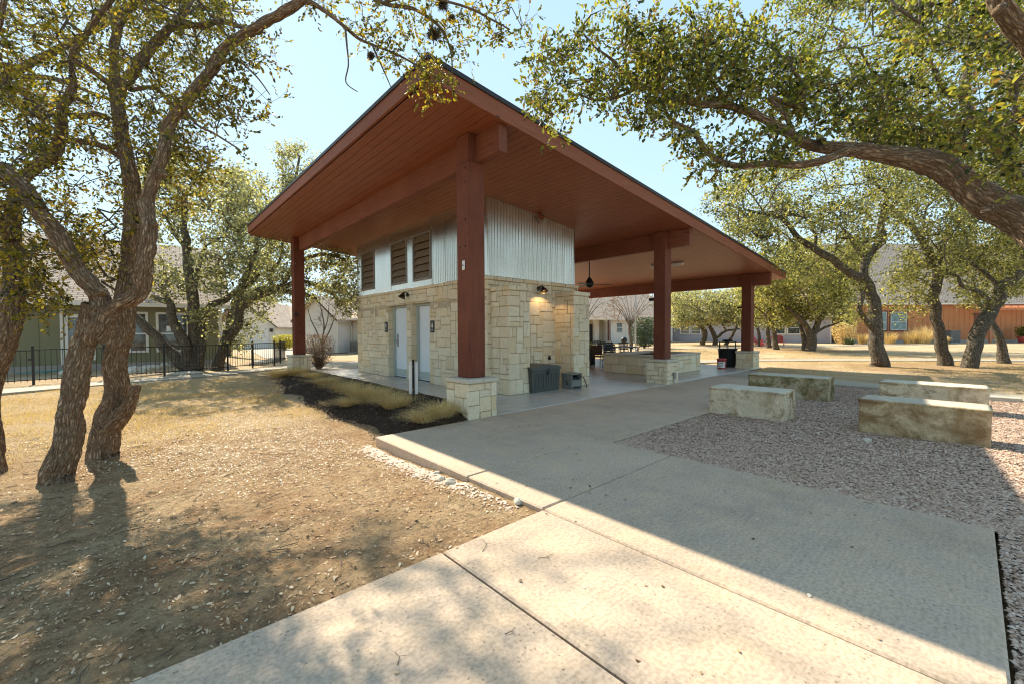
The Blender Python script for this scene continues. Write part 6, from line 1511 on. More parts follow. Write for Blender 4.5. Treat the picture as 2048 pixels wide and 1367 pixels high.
# ------------------------------------------------------------------ shrubs
def shrub(name, loc, rx, ry, h, n, m, label, cat, seed, size=.05, stems=14, stem_m=None, lo=.12, twiggy=.0):
    g = np.random.default_rng(seed); root = empty(name, loc, label, cat)
    d = g.normal(0, 1, (n, 3)); d /= np.linalg.norm(d, axis=1)[:, None]; r_ = g.random(n)**(.38)
    box = 1.0/np.maximum(.75, np.max(np.abs(d), axis=1)); p = d*r_[:, None]*box[:, None]*.92
    z = lo*h + (p[:, 2] + 1)/2*h*(1 - lo); wz = .74 + .26*np.clip(z/h*1.6, 0, 1)
    P_ = np.stack([p[:, 0]*rx*wz, p[:, 1]*ry*wz, z], -1); P_ += g.normal(0, .02, P_.shape)
    V, F_, mm, k = leaves_at(P_, 1, .01, size, [(-.5, 0), (0, -.4), (.5, 0), (0, .4)], seed)
    link('foliage', np_mesh('foliage', V, F_, tint=np.repeat(g.random(mm), k)), m, root)
    b = MB()
    for i in range(stems):
        a = g.uniform(0, 6.28); q = P_[g.integers(0, n)]
        b.tube([(math.cos(a)*.07, math.sin(a)*.07, -.05), (q[0]*.45 + g.normal(0, .03), q[1]*.45 + g.normal(0, .03), q[2]*.5), tuple(q)], [.012, .007, .003], 5)
    b.build('stems', stem_m or M['twig'], root); return root
p = gp(641, 737); shrub('dormant_shrub', (p[0], p[1] + .2, 0), .62, .55, 1.42, 5200, M['leaf_rust'], 'clipped leafless rust brown shrub right of the far left post', 'shrub', 31, size=.04, stems=120, lo=.1)
p = dp(570, 690, 35); shrub('yellow_shrub', (p[0], p[1], 0), .95, .8, 1.3, 2200, M['leaf_yel'], 'rounded bright yellow green shrub left of the far left post', 'shrub', 32, size=.13, lo=.02)
p = dp(1289, 690, 36); shrub('juniper', (p[0], p[1], 0), 1.25, 1.1, 2.7, 5200, M['leaf_cedar'], 'grey green juniper shrub behind the middle post', 'shrub', 33, size=.13, lo=.0, stems=20)
p = dp(1688, 690, 44); shrub('dry_shrub', (p[0], p[1], 0), 1.3, 1.1, 2.5, 3000, M['plume'], 'large dry tan shrub beside the orange house corner', 'shrub', 34, size=.14, lo=.0, stems=30)
p = dp(2044, 680, 46); shrub('green_shrub', (p[0], p[1], .5), .6, .6, 1.3, 900, M['leaf_g'], 'green potted shrub above the red pot by the orange house', 'shrub', 35, size=.14, lo=.0)
r = empty('red_pot', (p[0] + .1, p[1] - .1, 0), 'big red glazed pot at the orange house', 'pot'); b = MB(); b.lathe([(0, 0), (.34, 0), (.46, .5), (.5, .62), (.45, .62), (.4, .55), (0, .5)], n=20); b.build('body', M['red'], r); b = MB(); b.lathe([(.465, .56), (.50, .58), (.50, .66), (.45, .66)], n=20); b.build('rim', M['red'], r)
p = dp(1700, 690, 42); grass_clump('yucca', (p[0] - .2, p[1], 0), .7, .8, 160, M['leaf_cedar'], 'spiky blue green yucca below the dry tan shrub', 'yucca', None, 36, .4, .03)
# grasses at the orange house
for i, (px, D, s_, lab) in enumerate(((1780, 44, .9, 'left pale grass tuft under the orange house window'), (1820, 43.5, 1.0, 'middle pale grass tuft right of the orange house window'), (1846, 43, 1.35, 'tallest pale grass tuft left of the slender oak'), (1888, 43, .55, 'pale grass tuft in front of the orange house cooling unit'), (1726, 44, .8, 'low pale grass tuft at the orange house corner'))):
    p = dp(px, 690, D); grass_clump('ornamental_grass', (p[0], p[1], 0), 1.0*s_, 1.45*s_, 330, M['plume'], lab, 'ornamental grass', 'grass tufts along the orange house', 50 + i, .35, .018, spread=.9)
# feathery clumps in the mulch bed
spots = [(560, 756, .40, .30, 'sunlit golden grass clump left of the far left pier'), (596, 756, .42, .36, 'sunlit golden grass clump against the far left pier'), (628, 762, .30, .24, 'low golden clump right of the far left pier'),
         (652, 776, .34, .28, 'olive clump at the slab edge, third from the far left pier'), (690, 786, .36, .30, 'olive gold clump halfway along the slab edge'), (722, 800, .36, .34, 'wide straw clump left of the thin sign post'),
         (756, 806, .36, .34, 'tall straw clump in front of the two restroom doors'), (792, 820, .34, .34, 'straw clump just left of the thin sign post'), (848, 846, .28, .22, 'pale wispy clump at the foot of the irrigation pipe'),
         (884, 838, .32, .30, 'straw clump against the front stone pier'), (906, 846, .22, .18, 'small brown clump touching the front stone pier'), (700, 810, .30, .20, 'low reddish straw clump at the mulch middle')]
for i, (px, py, rr, hh, lab) in enumerate(spots):
    p = gp(px, py, .0); grass_clump('feather_grass', (p[0], p[1], float(mz(p[0], p[1])) - .02), rr*1.3, hh*.92, int(900*rr/.35), M['plume'], lab, 'grass clump', 'feathery grass clumps in the mulch bed', 70 + i, .4, .0028, plume=2.2, spread=1.25)

# ------------------------------------------------------------------ houses around the park
def siding(name, col, kind, pitch, var=.08):
    t = NT(name); o = t.obj(); x, y, z = t.node('ShaderNodeSeparateXYZ', {0: o}).outputs
    c = t.mix(t.ramp(t.noise(o, .8, 5), [(.3, 0.), (.7, 1.)]), [k*(1 - var) for k in col], [k*(1 + var) for k in col])
    return t.pbr(c, .7, 0, None, .3)
M['green_side'] = siding('sage_green_siding', (.20, .19, .105), 'v', .4)
M['cream'] = siding('cream_siding', (.62, .58, .50), 'h', .2)
M['white_side'] = siding('white_siding', (.66, .64, .60), 'h', .15)
M['lav'] = siding('lavender_grey_siding', (.36, .34, .37), 'v', .4)
M['orange'] = siding('orange_siding', (.47, .20, .085), 'v', .4)
M['tan'] = siding('tan_siding', (.42, .36, .25), 'v', .4)
M['trim'] = m_plain('off_white_trim', (.66, .62, .54), .6, var=.05)
M['rust_trim'] = m_plain('dark_rust_trim', (.12, .045, .03), .6, var=.1)
M['found'] = m_plain('foundation_grey', (.32, .29, .25), .9, var=.15, bump=.3)
M['glass'] = m_glass('window_glass', (.03, .036, .034)); M['glass_g'] = m_glass('window_glass_green', (.05, .085, .08))
M['shingle'] = m_shingle('tan_roof_shingles', (.27, .21, .16), (.37, .30, .235))
M['brickd'] = m_plain('brown_porch_wall', (.24, .15, .09), .9, var=.2)
M['cedar'] = m_plain('orange_cedar', (.48, .19, .09), .7, var=.15)
M['ac'] = m_plain('cooling_unit_grey', (.18, .18, .17), .6, .3)

class House:
    def __init__(s, a, b_, label, name='house'):
        s.a = np.array(a[:2], float); s.b = np.array(b_[:2], float); e = s.b - s.a; s.L = np.linalg.norm(e)
        s.root = empty(name, (s.a[0], s.a[1], 0), label, 'house', None, math.atan2(e[1], e[0]))
    def f(s, px, py): return plane_hit(px, py, s.a, s.b)
    def x(s, px): return plane_hit(px, 683, s.a, s.b)[0]
    def z(s, px, py): return plane_hit(px, py, s.a, s.b)[1]
    def box(s, name, m, boxes, parent=None):
        b = MB()
        for q in boxes: b.box(*q)
        return b.build(name, m, parent or s.root)
    def battens(s, x0, x1, z0, z1, p, m, skip=()):
        b = MB(); x = x0 + p/2
        while x < x1:
            if not any(a - .03 < x < c + .03 for a, c in skip): b.box(x - .018, x + .018, -.022, .0, z0, z1)
            x += p
        return b.build('batten', m, s.root)
    def laps(s, x0, x1, z0, z1, p, m, skip=()):
        b = MB(); z = z0
        while z < z1 - .01:
            spans = [(x0, x1)]
            for (a, c, d, e) in skip:
                if z + p > d and z < e: spans = [q for (l, r_) in spans for q in ((l, min(r_, a)), (max(l, c), r_)) if q[1] - q[0] > .05]
            for l, r_ in spans: b.add([(l, -.028, z), (r_, -.028, z), (r_, -.004, z + p), (l, -.004, z + p), (l, 0, z), (r_, 0, z)], [(0, 1, 2, 3), (0, 4, 5, 1)])
            z += p
        return b.build('lap_siding', m, s.root)
    def window(s, x0, x1, z0, z1, fm=None, gm=None, fw=.09, rail=None, mull=0):
        fm = fm or M['trim']; b = MB()
        b.box(x0 - fw, x0, -.05, .01, z0 - fw, z1 + fw); b.box(x1, x1 + fw, -.05, .01, z0 - fw, z1 + fw); b.box(x0, x1, -.049, .009, z1, z1 + fw); b.box(x0, x1, -.056, .009, z0 - fw, z0)
        w = b.build('window', fm, s.root)
        b = MB(); b.box(x0, x1, -.018, -.012, z0, z1); b.build('pane', gm or M['glass'], w)
        b = MB(); zr = z0 + (z1 - z0)*(rail or .5); b.box(x0, x1, -.034, -.0185, zr - .025, zr + .025)
        for k in range(1, mull + 1): xx = x0 + (x1 - x0)*k/(mull + 1); b.box(xx - .05, xx + .05, -.036, -.0186, z0, z1)
        b.build('sash', M['white'], w); return w
    def roof(s, x0, x1, ze, over, run, rise, m, hip=0.0, th=.14):
        """slope rising away from the viewer, then falling behind"""
        b = MB(); y0 = -over; y1 = run
        for (ya, za, yb, zb) in ((y0, ze, y1, ze + rise), (2*run + over, ze, y1, ze + rise)):
            q = [(x0, ya, za), (x1, ya, za), (x1 - hip, yb, zb), (x0 + hip, yb, zb)]
            b.add(q + [(p[0], p[1], p[2] - th) for p in q], [(0, 1, 2, 3), (7, 6, 5, 4), (0, 4, 5, 1), (1, 5, 6, 2), (2, 6, 7, 3), (3, 7, 4, 0)])
        r_ = b.build('roof', m, s.root)
        me = r_.data
        b = MB(); b.box(x0, x1, y0 - .03, y0 - .001, ze - th - .02, ze + .012); b.build('gutter', M['trim'], r_); return r_

# shingle texture lies in the object's x / height plane for sloped roofs
t = NT('roof_shingles'); o = t.obj(); x, y, z = t.node('ShaderNodeSeparateXYZ', {0: o}).outputs
cv = t.node('ShaderNodeCombineXYZ', {0: x, 1: t.math('MULTIPLY', y, 1.1), 2: 0.0}).outputs[0]
br = t.node('ShaderNodeTexBrick', {'Vector': cv, 'Color1': (.50, .39, .31, 1), 'Color2': (.62, .50, .40, 1), 'Mortar': (.12, .09, .065, 1), 'Scale': 1.0, 'Mortar Size': .016, 'Brick Width': .33, 'Row Height': .15})
c = t.mix(.6, br.outputs[0], t.ramp(t.noise(o, 3.0, 6, .7), [(.3, .65), (.7, 1.)]), 'MULTIPLY')
M['shingle'] = t.pbr(c, .9, 0, t.bump(t.math('SUBTRACT', t.noise(o, 20, 3), br.outputs['Fac']), .6, .02), .2)

# green house behind the iron fence
h = House((-14, 24.6), (3.05, 23.75), 'long sage green house with white window trim behind the iron fence')
L = h.L; ze = h.z(330, 614)
x = h.x; w1 = (x(137), x(186)); w2 = (x(224), x(292)); w3 = (x(318), x(374))
h.box('wall', M['green_side'], [(0, L, 0, 9.0, .22, ze)]); h.box('foundation', M['found'], [(-.02, L + .02, -.03, 9.02, -.1, .22)])
zw0, zw1 = h.z(330, 699), h.z(330, 629)
h.window(w1[0], w1[1], h.z(150, 716), h.z(150, 633), rail=.99); h.window(w2[0], w2[1], zw0, zw1, rail=.46, mull=1); h.window(w3[0], w3[1], zw0, zw1, rail=.46)
h.battens(0, L, .22, ze, .61, M['green_side'], [(a - .1, c + .1) for a, c in (w1, w2, w3)])
h.box('corner_board', M['trim'], [(L - .12, L + .025, -.03, .0, .0, ze), (x(121), x(127), -.03, .0, .1, ze)])
h.box('fascia', M['trim'], [(0, L + .3, -.42, -.38, ze - .18, ze)]) if False else None
h.roof(-.5, L + .35, ze + .12, .45, 5.0, 3.4, M['shingle'])
b = MB(); b.add([(L, 0, ze - .05), (L, 9.0, ze - .05), (L, 4.6, ze + 3.1), (L - .1, 0, ze - .05), (L - .1, 9.0, ze - .05), (L - .1, 4.6, ze + 3.1)], [(0, 1, 2), (5, 4, 3)]); b.build('gable', M['green_side'], h.root)
# notice in the window, door mat basket
p = h.f(337, 657); r_ = h.box('window_notice', M['white'], [(p[0] - .07, p[0] + .07, -.024, -.019, p[1] - .11, p[1] + .11)])
# garage house
h = House(dp(440, 694, 40), dp(552, 694, 40.5), 'cream gabled garage house beyond the fence left of the far post')
L = h.L; x = h.x; ze = h.z(548, 652)
zp = h.z(496, 601); xp = x(488)
b = MB(); q = [(0, .0), (L, .0), (L, ze), (xp, zp), (max(0, 2*xp - L), ze), (0, ze)]
b.add([(a, 0, z_) for a, z_ in q] + [(a, 10, z_) for a, z_ in q], [tuple(range(6)), tuple(range(11, 5, -1))] + [(i, (i + 1) % 6, 6 + (i + 1) % 6, 6 + i) for i in range(6)]); b.build('wall', M['cream'], h.root)
b = MB()
for (xa, za, xb, zb) in ((xp, zp + .12, L + .35, ze - .10), (xp, zp + .12, 2*xp - L - .35, ze - .10)):
    q = [(xa, -.4, za), (xb, -.4, zb), (xb, 10.3, zb), (xa, 10.3, za)]; b.add(q + [(a, y_, z_ - .14) for a, y_, z_ in q], [(0, 1, 2, 3), (7, 6, 5, 4), (0, 4, 5, 1), (1, 5, 6, 2), (2, 6, 7, 3), (3, 7, 4, 0)])
b.build('roof', M['shingle'], h.root)
g0, g1 = x(500), x(536); gz1 = h.z(520, 657)
dr = h.box('garage_door', M['white_side'], [(g0, g1, -.03, .0, .02 + k*gz1/4, gz1/4*(k + 1) - .015) for k in range(4)]); h.box('door_trim', M['trim'], [(g0 - .1, g0 - .005, -.05, 0, 0, gz1 + .1), (g1 + .005, g1 + .1, -.05, 0, 0, gz1 + .1), (g0 - .004, g1 + .004, -.05, 0, gz1 + .004, gz1 + .1)], dr)
p = h.f(543.5, 660); h.box('lantern', M['black'], [(p[0] - .1, p[0] + .1, -.2, 0, p[1] - .18, p[1] + .15)])
h.battens(0, L, 0, ze, .6, M['cream'], [(g0, g1)])
# porch house behind
h = House(dp(550, 692, 46), dp(640, 692, 47), 'low tan roofed porch house between the garage house and the far post')
L = h.L; x = h.x; ze = h.z(590, 647)
h.box('wall', M['brickd'], [(0, L, 0, 8, 0, ze)]); h.roof(-.3, L + .3, ze + .15, 1.4, 4, h.z(590, 622) - ze + .6, M['shingle'])
h.box('porch_column', M['trim'], [(x(573) - .12, x(573) + .12, -1.2, -.95, 0, ze)])
h.window(x(563), x(571), h.z(567, 670), h.z(567, 654), fw=.06); h.box('front_door', M['rust_trim'], [(x(577), x(584), -.03, 0, 0, 2.1)])
# white gabled house right of the far post
h = House(gp(600, 703), gp(677, 705), 'white gabled house with lap siding right of the far left post')
L = h.L; x = h.x; ze = h.z(672, 637); zp = h.z(637, 595); xp = x(636); wing = 6.5
b = MB(); q = [(2*xp - L, .0), (L, .0), (L, ze), (xp, zp), (2*xp - L, ze)]
b.add([(a, 0, z_) for a, z_ in q] + [(a, 9, z_) for a, z_ in q], [tuple(range(5)), tuple(range(9, 4, -1))] + [(i, (i + 1) % 5, 5 + (i + 1) % 5, 5 + i) for i in range(5)]); b.build('wall', M['white_side'], h.root)
b = MB()
for (xb,) in ((L + .35,), (2*xp - L - .35,)):
    q = [(xp, -.4, zp + .14), (xb, -.4, ze - .1), (xb, 9.3, ze - .1), (xp, 9.3, zp + .14)]; b.add(q + [(a, y_, z_ - .16) for a, y_, z_ in q], [(0, 1, 2, 3), (7, 6, 5, 4), (0, 4, 5, 1), (1, 5, 6, 2), (2, 6, 7, 3), (3, 7, 4, 0)])
rf = b.build('roof', M['shingle'], h.root)
z = 0; b = MB()
while z < zp - .1:
    k = 0 if z < ze else (z - ze)/(zp - ze); hw = (L - xp)*(1 - k) - .02
    b.add([(xp - hw, -.02, z), (xp + hw, -.02, z), (xp + hw*.995, -.004, z + .18), (xp - hw*.995, -.004, z + .18)], [(0, 1, 2, 3)]); z += .18
b.build('lap_siding', M['white_side'], h.root)
h.box('corner_board', M['trim'], [(L - .1, L + .02, -.035, 0, 0, ze - .1)])
h.box('side_wing', M['cream'], [(L, L + 6, 1.2, 8.5, 0, ze - .1)]); zz = 0; b = MB()
while zz < ze - .25: b.add([(L + .02, 1.17, zz), (L + 6, 1.17, zz), (L + 6, 1.196, zz + .18), (L + .02, 1.196, zz + .18)], [(0, 1, 2, 3)]); zz += .18
b.build('lap_siding', M['cream'], h.root)
b = MB(); q = [(L - .2, .75, ze), (L + 6.3, .75, ze), (L + 6.3, 4.8, ze + 2.2), (L - .2, 4.8, ze + 2.2)]; b.add(q + [(a, y_, z_ - .15) for a, y_, z_ in q], [(0, 1, 2, 3), (7, 6, 5, 4), (0, 4, 5, 1), (1, 5, 6, 2), (2, 6, 7, 3), (3, 7, 4, 0)]); b.build('roof', M['shingle'], h.root)
b = MB(); b.box(L - .1, L + 6.3, .66, .745, ze - .13, ze + .0); b.tube([(L + .25, .72, ze - .1), (L + .1, 1.0, ze - .45), (L + .1, 1.12, ze - .6), (L + .1, 1.12, .1)], .05, 6); b.build('gutter', M['trim'], h.root)
def ac_unit(p, w, hgt, label, rz):
    r = empty('cooling_unit', (p[0], p[1], 0), label, 'air conditioner', None, rz); b = MB(); b.box(-w/2, w/2, -w/2, w/2, .08, hgt - .05, .03)
    for k in range(10): x_ = -w/2 + .05 + k*(w - .1)/9; b.box(x_ - .012, x_ + .012, -w/2 - .02, -w/2, .12, hgt - .1)
    b.build('cabinet', M['ac'], r); b = MB(); b.box(-w/2 - .01, w/2 + .01, -w/2 - .01, w/2 + .01, hgt - .05, hgt, .01); b.build('top_panel', M['ac'], r); b = MB(); b.box(-w/2 - .1, w/2 + .1, -w/2 - .1, w/2 + .1, -.1, .08); b.build('pad', M['found'], r)
p = gp(710, 705); ac_unit((p[0] + .2, p[1]), .85, .78, 'grey cooling unit at the side wing of the white gabled house', VA)
p = gp(678, 703); b = MB(); b.lathe([(0, -.05), (.18, 0), (.2, .12), (.1, .26), (0, .28)], n=9); ob = b.build('garden_stone', M['rust_trim']); ob.location = (p[0], p[1], 0); tag(ob, 'small dark rounded stone at the foot of the white house downspout', 'stone')

# white house seen through the pavilion
h = House(dp(1160, 690, 50), dp(1345, 684, 56), 'white and tan house with a broad pale roof seen through the pavilion')
L = h.L; x = h.x; ze = h.z(1250, 640)
h.box('wall', M['white_side'], [(x(1222), L, 0, 9, 0, ze)]); h.box('recessed_wall', M['tan'], [(0, x(1222) - .01, 1.5, 9, 0, ze)])
h.battens(x(1222), L, 0, ze, .5, M['white_side'], [(x(1231), x(1246))])
h.window(x(1233), x(1244), h.z(1238, 664), h.z(1238, 646), rail=.5, fw=.1); h.window(x(1258), x(1266), h.z(1238, 656), h.z(1238, 646), fw=.08)
h.box('front_door', M['black'], [(x(1193), x(1199), 1.45, 1.5, 0, 2.3)]); h.box('porch_post', M['rust_trim'], [(x(1216.5), x(1218), -.1, .15, 0, ze)])
h.box('porch_wall', M['cream'], [(x(1199.5), x(1207), .9, 1.5, 0, ze)])
h.roof(-1, L + .5, ze + .15, .6, 7.5, 5.4, M['shingle'])
# lavender grey house
h = House(dp(1343, 686, 58), dp(1662, 690, 47), 'long lavender grey house behind the far oaks')
L = h.L; x = h.x; ze = h.z(1560, 636)
h.box('wall', M['lav'], [(0, L, 0, 9, 0, ze)]); ws = [(1362, 1378, 667, 655), (1383, 1400, 667, 655), (1551, 1569, 667, 643), (1576, 1599, 667, 643)]
for a, c_, z0, z1 in ws: h.window(x(a), x(c_), h.z((a + c_)/2, z0), h.z((a + c_)/2, z1), gm=M['glass'], fw=.12)
h.battens(0, L, 0, ze, .6, M['lav'], [(x(a), x(c_)) for a, c_, _, _ in ws]); h.box('corner_board', M['trim'], [(-.1, .08, -.04, 0, 0, ze), (L - .08, L + .02, -.04, 0, 0, ze)])
h.roof(-.5, L + .5, ze + .15, .6, 5, 3.0, M['shingle'])
# orange house with pergola
h = House(dp(1703, 690, 47), dp(2250, 686, 47.5), 'rust orange house with dark trimmed windows, big tan roof and a timber pergola')
L = h.L; x = h.x; ze = h.z(1850, 609)
h.box('wall', M['orange'], [(0, L, 0, 12, .3, ze)]); h.box('foundation', M['found'], [(-.02, L, -.03, 12, -.1, .3)])
ws = [(1757, 1771.5, 660, 624), (1780, 1812, 660, 624)]
for a, c_, z0, z1 in ws:
    w_ = h.window(x(a), x(c_), h.z(1790, z0), h.z(1790, z1), fm=M['rust_trim'], gm=M['glass_g'], fw=.16, rail=.44)
    b = MB(); xa, xb, za, zb = x(a), x(c_), h.z(1790, z0), h.z(1790, z1)
    b.box(xa, xa + .05, -.04, -.0183, za, zb); b.box(xb - .05, xb, -.04, -.0183, za, zb); b.box(xa + .05, xb - .05, -.04, -.0183, za, za + .05); b.box(xa + .05, xb - .05, -.04, -.0183, zb - .05, zb); b.build('inner_frame', M['white'], w_)
h.battens(0, L, .3, ze, .6, M['orange'], [(x(1755), x(1816))]); h.box('corner_board', M['orange'], [(-.05, .1, -.045, 0, .1, ze)])
h.box('front_door', M['rust_trim'], [(x(1947), x(1961), -.05, 0, .2, h.z(1950, 626))])
h.roof(-.5, L + .5, ze + .1, .6, 8.0, h.z(2000, 478) - ze + 1.0, M['shingle'], hip=2.5)
r = empty('pergola', (0, 0, 0), 'orange cedar pergola with braced posts on the front of the orange house', 'pergola'); r.location = h.root.location; r.rotation_euler = h.root.rotation_euler
x0, x1 = x(1926), x(2060); zt = h.z(1940, 618)
for xx in (x(1941), x(2055)):
    b = MB(); b.box(xx - .1, xx + .1, -2.0, -1.8, 0, zt - .25, .01); b.build('post', M['cedar'], r)
    b = MB()
    for sg in (1, -1): b.hexa([(xx + sg*.08, -1.95, zt - 1.05), (xx + sg*.2, -1.95, zt - 1.05), (xx + sg*.2, -1.85, zt - 1.05), (xx + sg*.08, -1.85, zt - 1.05), (xx + sg*.8, -1.95, zt - .26), (xx + sg*.95, -1.95, zt - .26), (xx + sg*.95, -1.85, zt - .26), (xx + sg*.8, -1.85, zt - .26)])
    b.build('brace', M['cedar'], r)
b = MB(); b.box(x0, x1, -2.0, -1.94, zt - .25, zt, .01); b.box(x0, x1, -1.86, -1.8, zt - .25, zt, .01); b.build('beam', M['cedar'], r)
k = 0; xx = x0 + .2
while xx < x1: b = MB(); b.box(xx - .03, xx + .03, -2.5, -.03, zt + .002, zt + .2, .01); b.build('rafter', M['cedar'], r); xx += .75
b = MB(); b.box(x0, x1, -2.4, -2.35, zt + .204, zt + .25); b.box(x0, x1, -1.4, -1.35, zt + .204, zt + .25); b.build('purlin', M['cedar'], r)
p = dp(1902, 690, 45.5); ac_unit((p[0], p[1]), 1.0, 1.35, 'tall grey cooling unit against the orange house', VA)
# red garden chairs
def adirondack(p, rz, label):
    r = empty('garden_chair', (p[0], p[1], 0), label, 'garden chair', 'red garden chairs', rz); b = MB()
    for k in range(6): x_ = -.26 + k*.09; hh = 1.05 - abs(k - 2.5)*.06; b.hexa([(x_, .2, .3), (x_ + .075, .2, .3), (x_ + .075, .225, .3), (x_, .225, .3), (x_ - .02 + k*.006, .52, hh), (x_ + .08 + k*.006 - .01, .52, hh), (x_ + .08 + k*.006 - .01, .545, hh), (x_ - .02 + k*.006, .545, hh)])
    b.build('backrest', M['red'], r); b = MB(); b.hexa([(-.27, -.3, .36), (.27, -.3, .36), (.27, .25, .27), (-.27, .25, .27), (-.27, -.3, .39), (.27, -.3, .39), (.27, .25, .30), (-.27, .25, .30)]); b.build('seat', M['red'], r)
    for sx in (-1, 1):
        b = MB(); b.box(sx*.33 - .07, sx*.33 + .07, -.36, .34, .56, .585, .005); b.build('armrest', M['red'], r)
        b = MB(); b.box(sx*.31 - .015, sx*.31 + .015, -.32, -.22, 0, .558); b.hexa([(sx*.29 - .015, -.3, .25), (sx*.29 + .015, -.3, .25), (sx*.29 + .015, -.3, .35), (sx*.29 - .015, -.3, .35), (sx*.29 - .015, .5, .0), (sx*.29 + .015, .5, .0), (sx*.29 + .015, .5, .1), (sx*.29 - .015, .5, .1)]); b.build('leg', M['red'], r)
adirondack(dp(1530, 689, 37), VA - 2.2, 'faded red slatted garden chair between the last post and the leaning oak')
adirondack(dp(1560, 689, 39), VA + 2.5, 'faded red slatted garden chair right of the leaning pale oak')
adirondack(dp(1515, 689, 41), VA + .4, 'faded red slatted garden chair partly behind the last post')
for i, (px, D, w_, lab) in enumerate(((1646, 52, .6, 'black draped grill cover nearest the lavender house corner'), (1655, 52.5, .8, 'wider black draped grill cover right of the first one'))):
    p = dp(px, 688, D); b = MB(); b.lathe([(w_, 0), (w_*.98, .3), (w_*.9, .62), (w_*.6, .82), (0, .9)], n=14); ob = b.build('grill_cover', M['black_plastic']); ob.location = (p[0], p[1], 0); tag(ob, lab, 'grill cover')
# pole
p = gp(1271, 700); r = empty('lamp_pole', (p[0], p[1], 0), 'slim pale grey metal pole beside the leafless tree', 'pole'); b = MB(); b.tube([(0, 0, -.1), (0, 0, 6.2)], [.06, .045], 10); b.build('shaft', M['steel'], r); b = MB(); b.lathe([(0, 0), (.13, 0), (.13, .04), (.07, .06)], n=12); b.build('base_plate', M['steel'], r); b = MB(); b.lathe([(.045, 6.2), (.16, 6.25), (.18, 6.45), (.1, 6.6), (0, 6.62)], n=12); b.build('lamp_head', M['dark_metal'], r)

# ------------------------------------------------------------------ iron fence
fr = empty('iron_fence', (-8.0, 17.6, 0), 'long black wrought iron picket fence before the green house', 'fence')
fpts = [(-8.0, 17.6), (-5.4, 17.9), (-2.78, 18.2), (-2.2, 18.35), (.75, 18.72), (2.72, 19.75), (4.7, 21.3), (5.8, 23.9)]
heights = [.92]*3 + [1.0]*5
b0 = np.array(fpts[0])
for i in range(len(fpts) - 1):
    a = np.array(fpts[i]) - b0; c_ = np.array(fpts[i + 1]) - b0; e = c_ - a; L = np.linalg.norm(e); e = e/L; hh = 1.02 if i != 2 else 1.0
    n = max(2, int(L/.115)); b = MB()
    for k in range(1, n):
        q = a + e*L*k/n; b.box(q[0] - .007, q[0] + .007, q[1] - .007, q[1] + .007, .06, hh - .02)
    b.build('picket_panel', M['black'], fr)
    b = MB(); nv = np.array([-e[1], e[0]])*.013
    for z0, z1 in ((.10, .13), (hh - .05, hh - .02)):
        q = [a - nv, c_ - nv, c_ + nv, a + nv]; b.hexa([(x_, y_, z0) for x_, y_ in q] + [(x_, y_, z1) for x_, y_ in q])
    b.build('rail', M['black'], fr)
    m_ = max(1, round(L/1.5))
    for k in range(m_):
        q = a + e*L*k/m_; b = MB(); s_ = .028; b.box(q[0] - s_, q[0] + s_, q[1] - s_, q[1] + s_, -.1, hh + .05, .003); b.lathe([(.034, hh + .05), (.034, hh + .06), (.012, hh + .09), (0, hh + .095)], q[0], q[1], 8); b.build('post', M['black'], fr)
b = MB(); q = np.array(fpts[3]) - b0; b.box(q[0] - .09, q[0] + .02, q[1] - .05, q[1] - .03, .68, .74); b.build('gate_latch', M['black'], fr)

# hose, rocks by the fence
t_ = m_plain('teal_hose', (.02, .26, .22), .5); p = gp(48, 752)
b = MB(); pts = []
for k in range(46):
    a = k*.30; pts.append((p[0] + .38*math.cos(a)*(1 + .25*math.sin(k*.9)) + k*.012, p[1] + .16*math.sin(a) + .9, .03 + .002*k))
b.tube(pts, .011, 6); tag(b.build('garden_hose', t_), 'loosely coiled teal garden hose lying behind the fence', 'garden hose')
def rock(loc, s3, label, m, seed, cat='rock', group=None):
    g = np.random.default_rng(seed); bm = bmesh.new(); bmesh.ops.create_icosphere(bm, subdivisions=3, radius=1)
    P_ = np.array([v.co[:] for v in bm.verts]); n = fbm(P_[:, 0]*1.4 + seed, P_[:, 1]*1.4, P_[:, 2]*1.4, 4, seed)
    for v, k in zip(bm.verts, n): v.co = Vector((v.co.x*s3[0], v.co.y*s3[1], max(v.co.z, -.3)*s3[2]))*(.65 + .7*k)
    me = bpy.data.meshes.new('rock'); bm.to_mesh(me); bm.free(); ob = link('rock', me, m); ob.location = loc; return tag(ob, label, cat, group)
M['rock'] = bench_mat('garden_rock', (.60, .55, .46), .0, .1)
for i, (px, py, sx, sy, sz, lab) in enumerate(((368, 746, .58, .22, .08, 'flat pale stone slab in front of the multi stemmed oak'), (300, 736, .36, .22, .15, 'white limestone rock behind the fence, left of the leaning stem'), (268, 742, .35, .3, .2, 'small pale rock behind the fence next to the straight trunk'),
        (330, 733, .22, .2, .16, 'pale rock behind the fence at the foot of the green wall'), (150, 744, .4, .3, .22, 'grey rock behind the fence left of the forked trunk'), (516, 728, .42, .3, .2, 'dark topped rock behind the right fence section'),
        (548, 722, .3, .3, .2, 'tan rock near the far end of the fence'))):
    p = gp(px, py); rock((p[0], p[1], 0), (sx, sy, sz), lab, M['rock'], 20 + i, group='rocks along the iron fence')
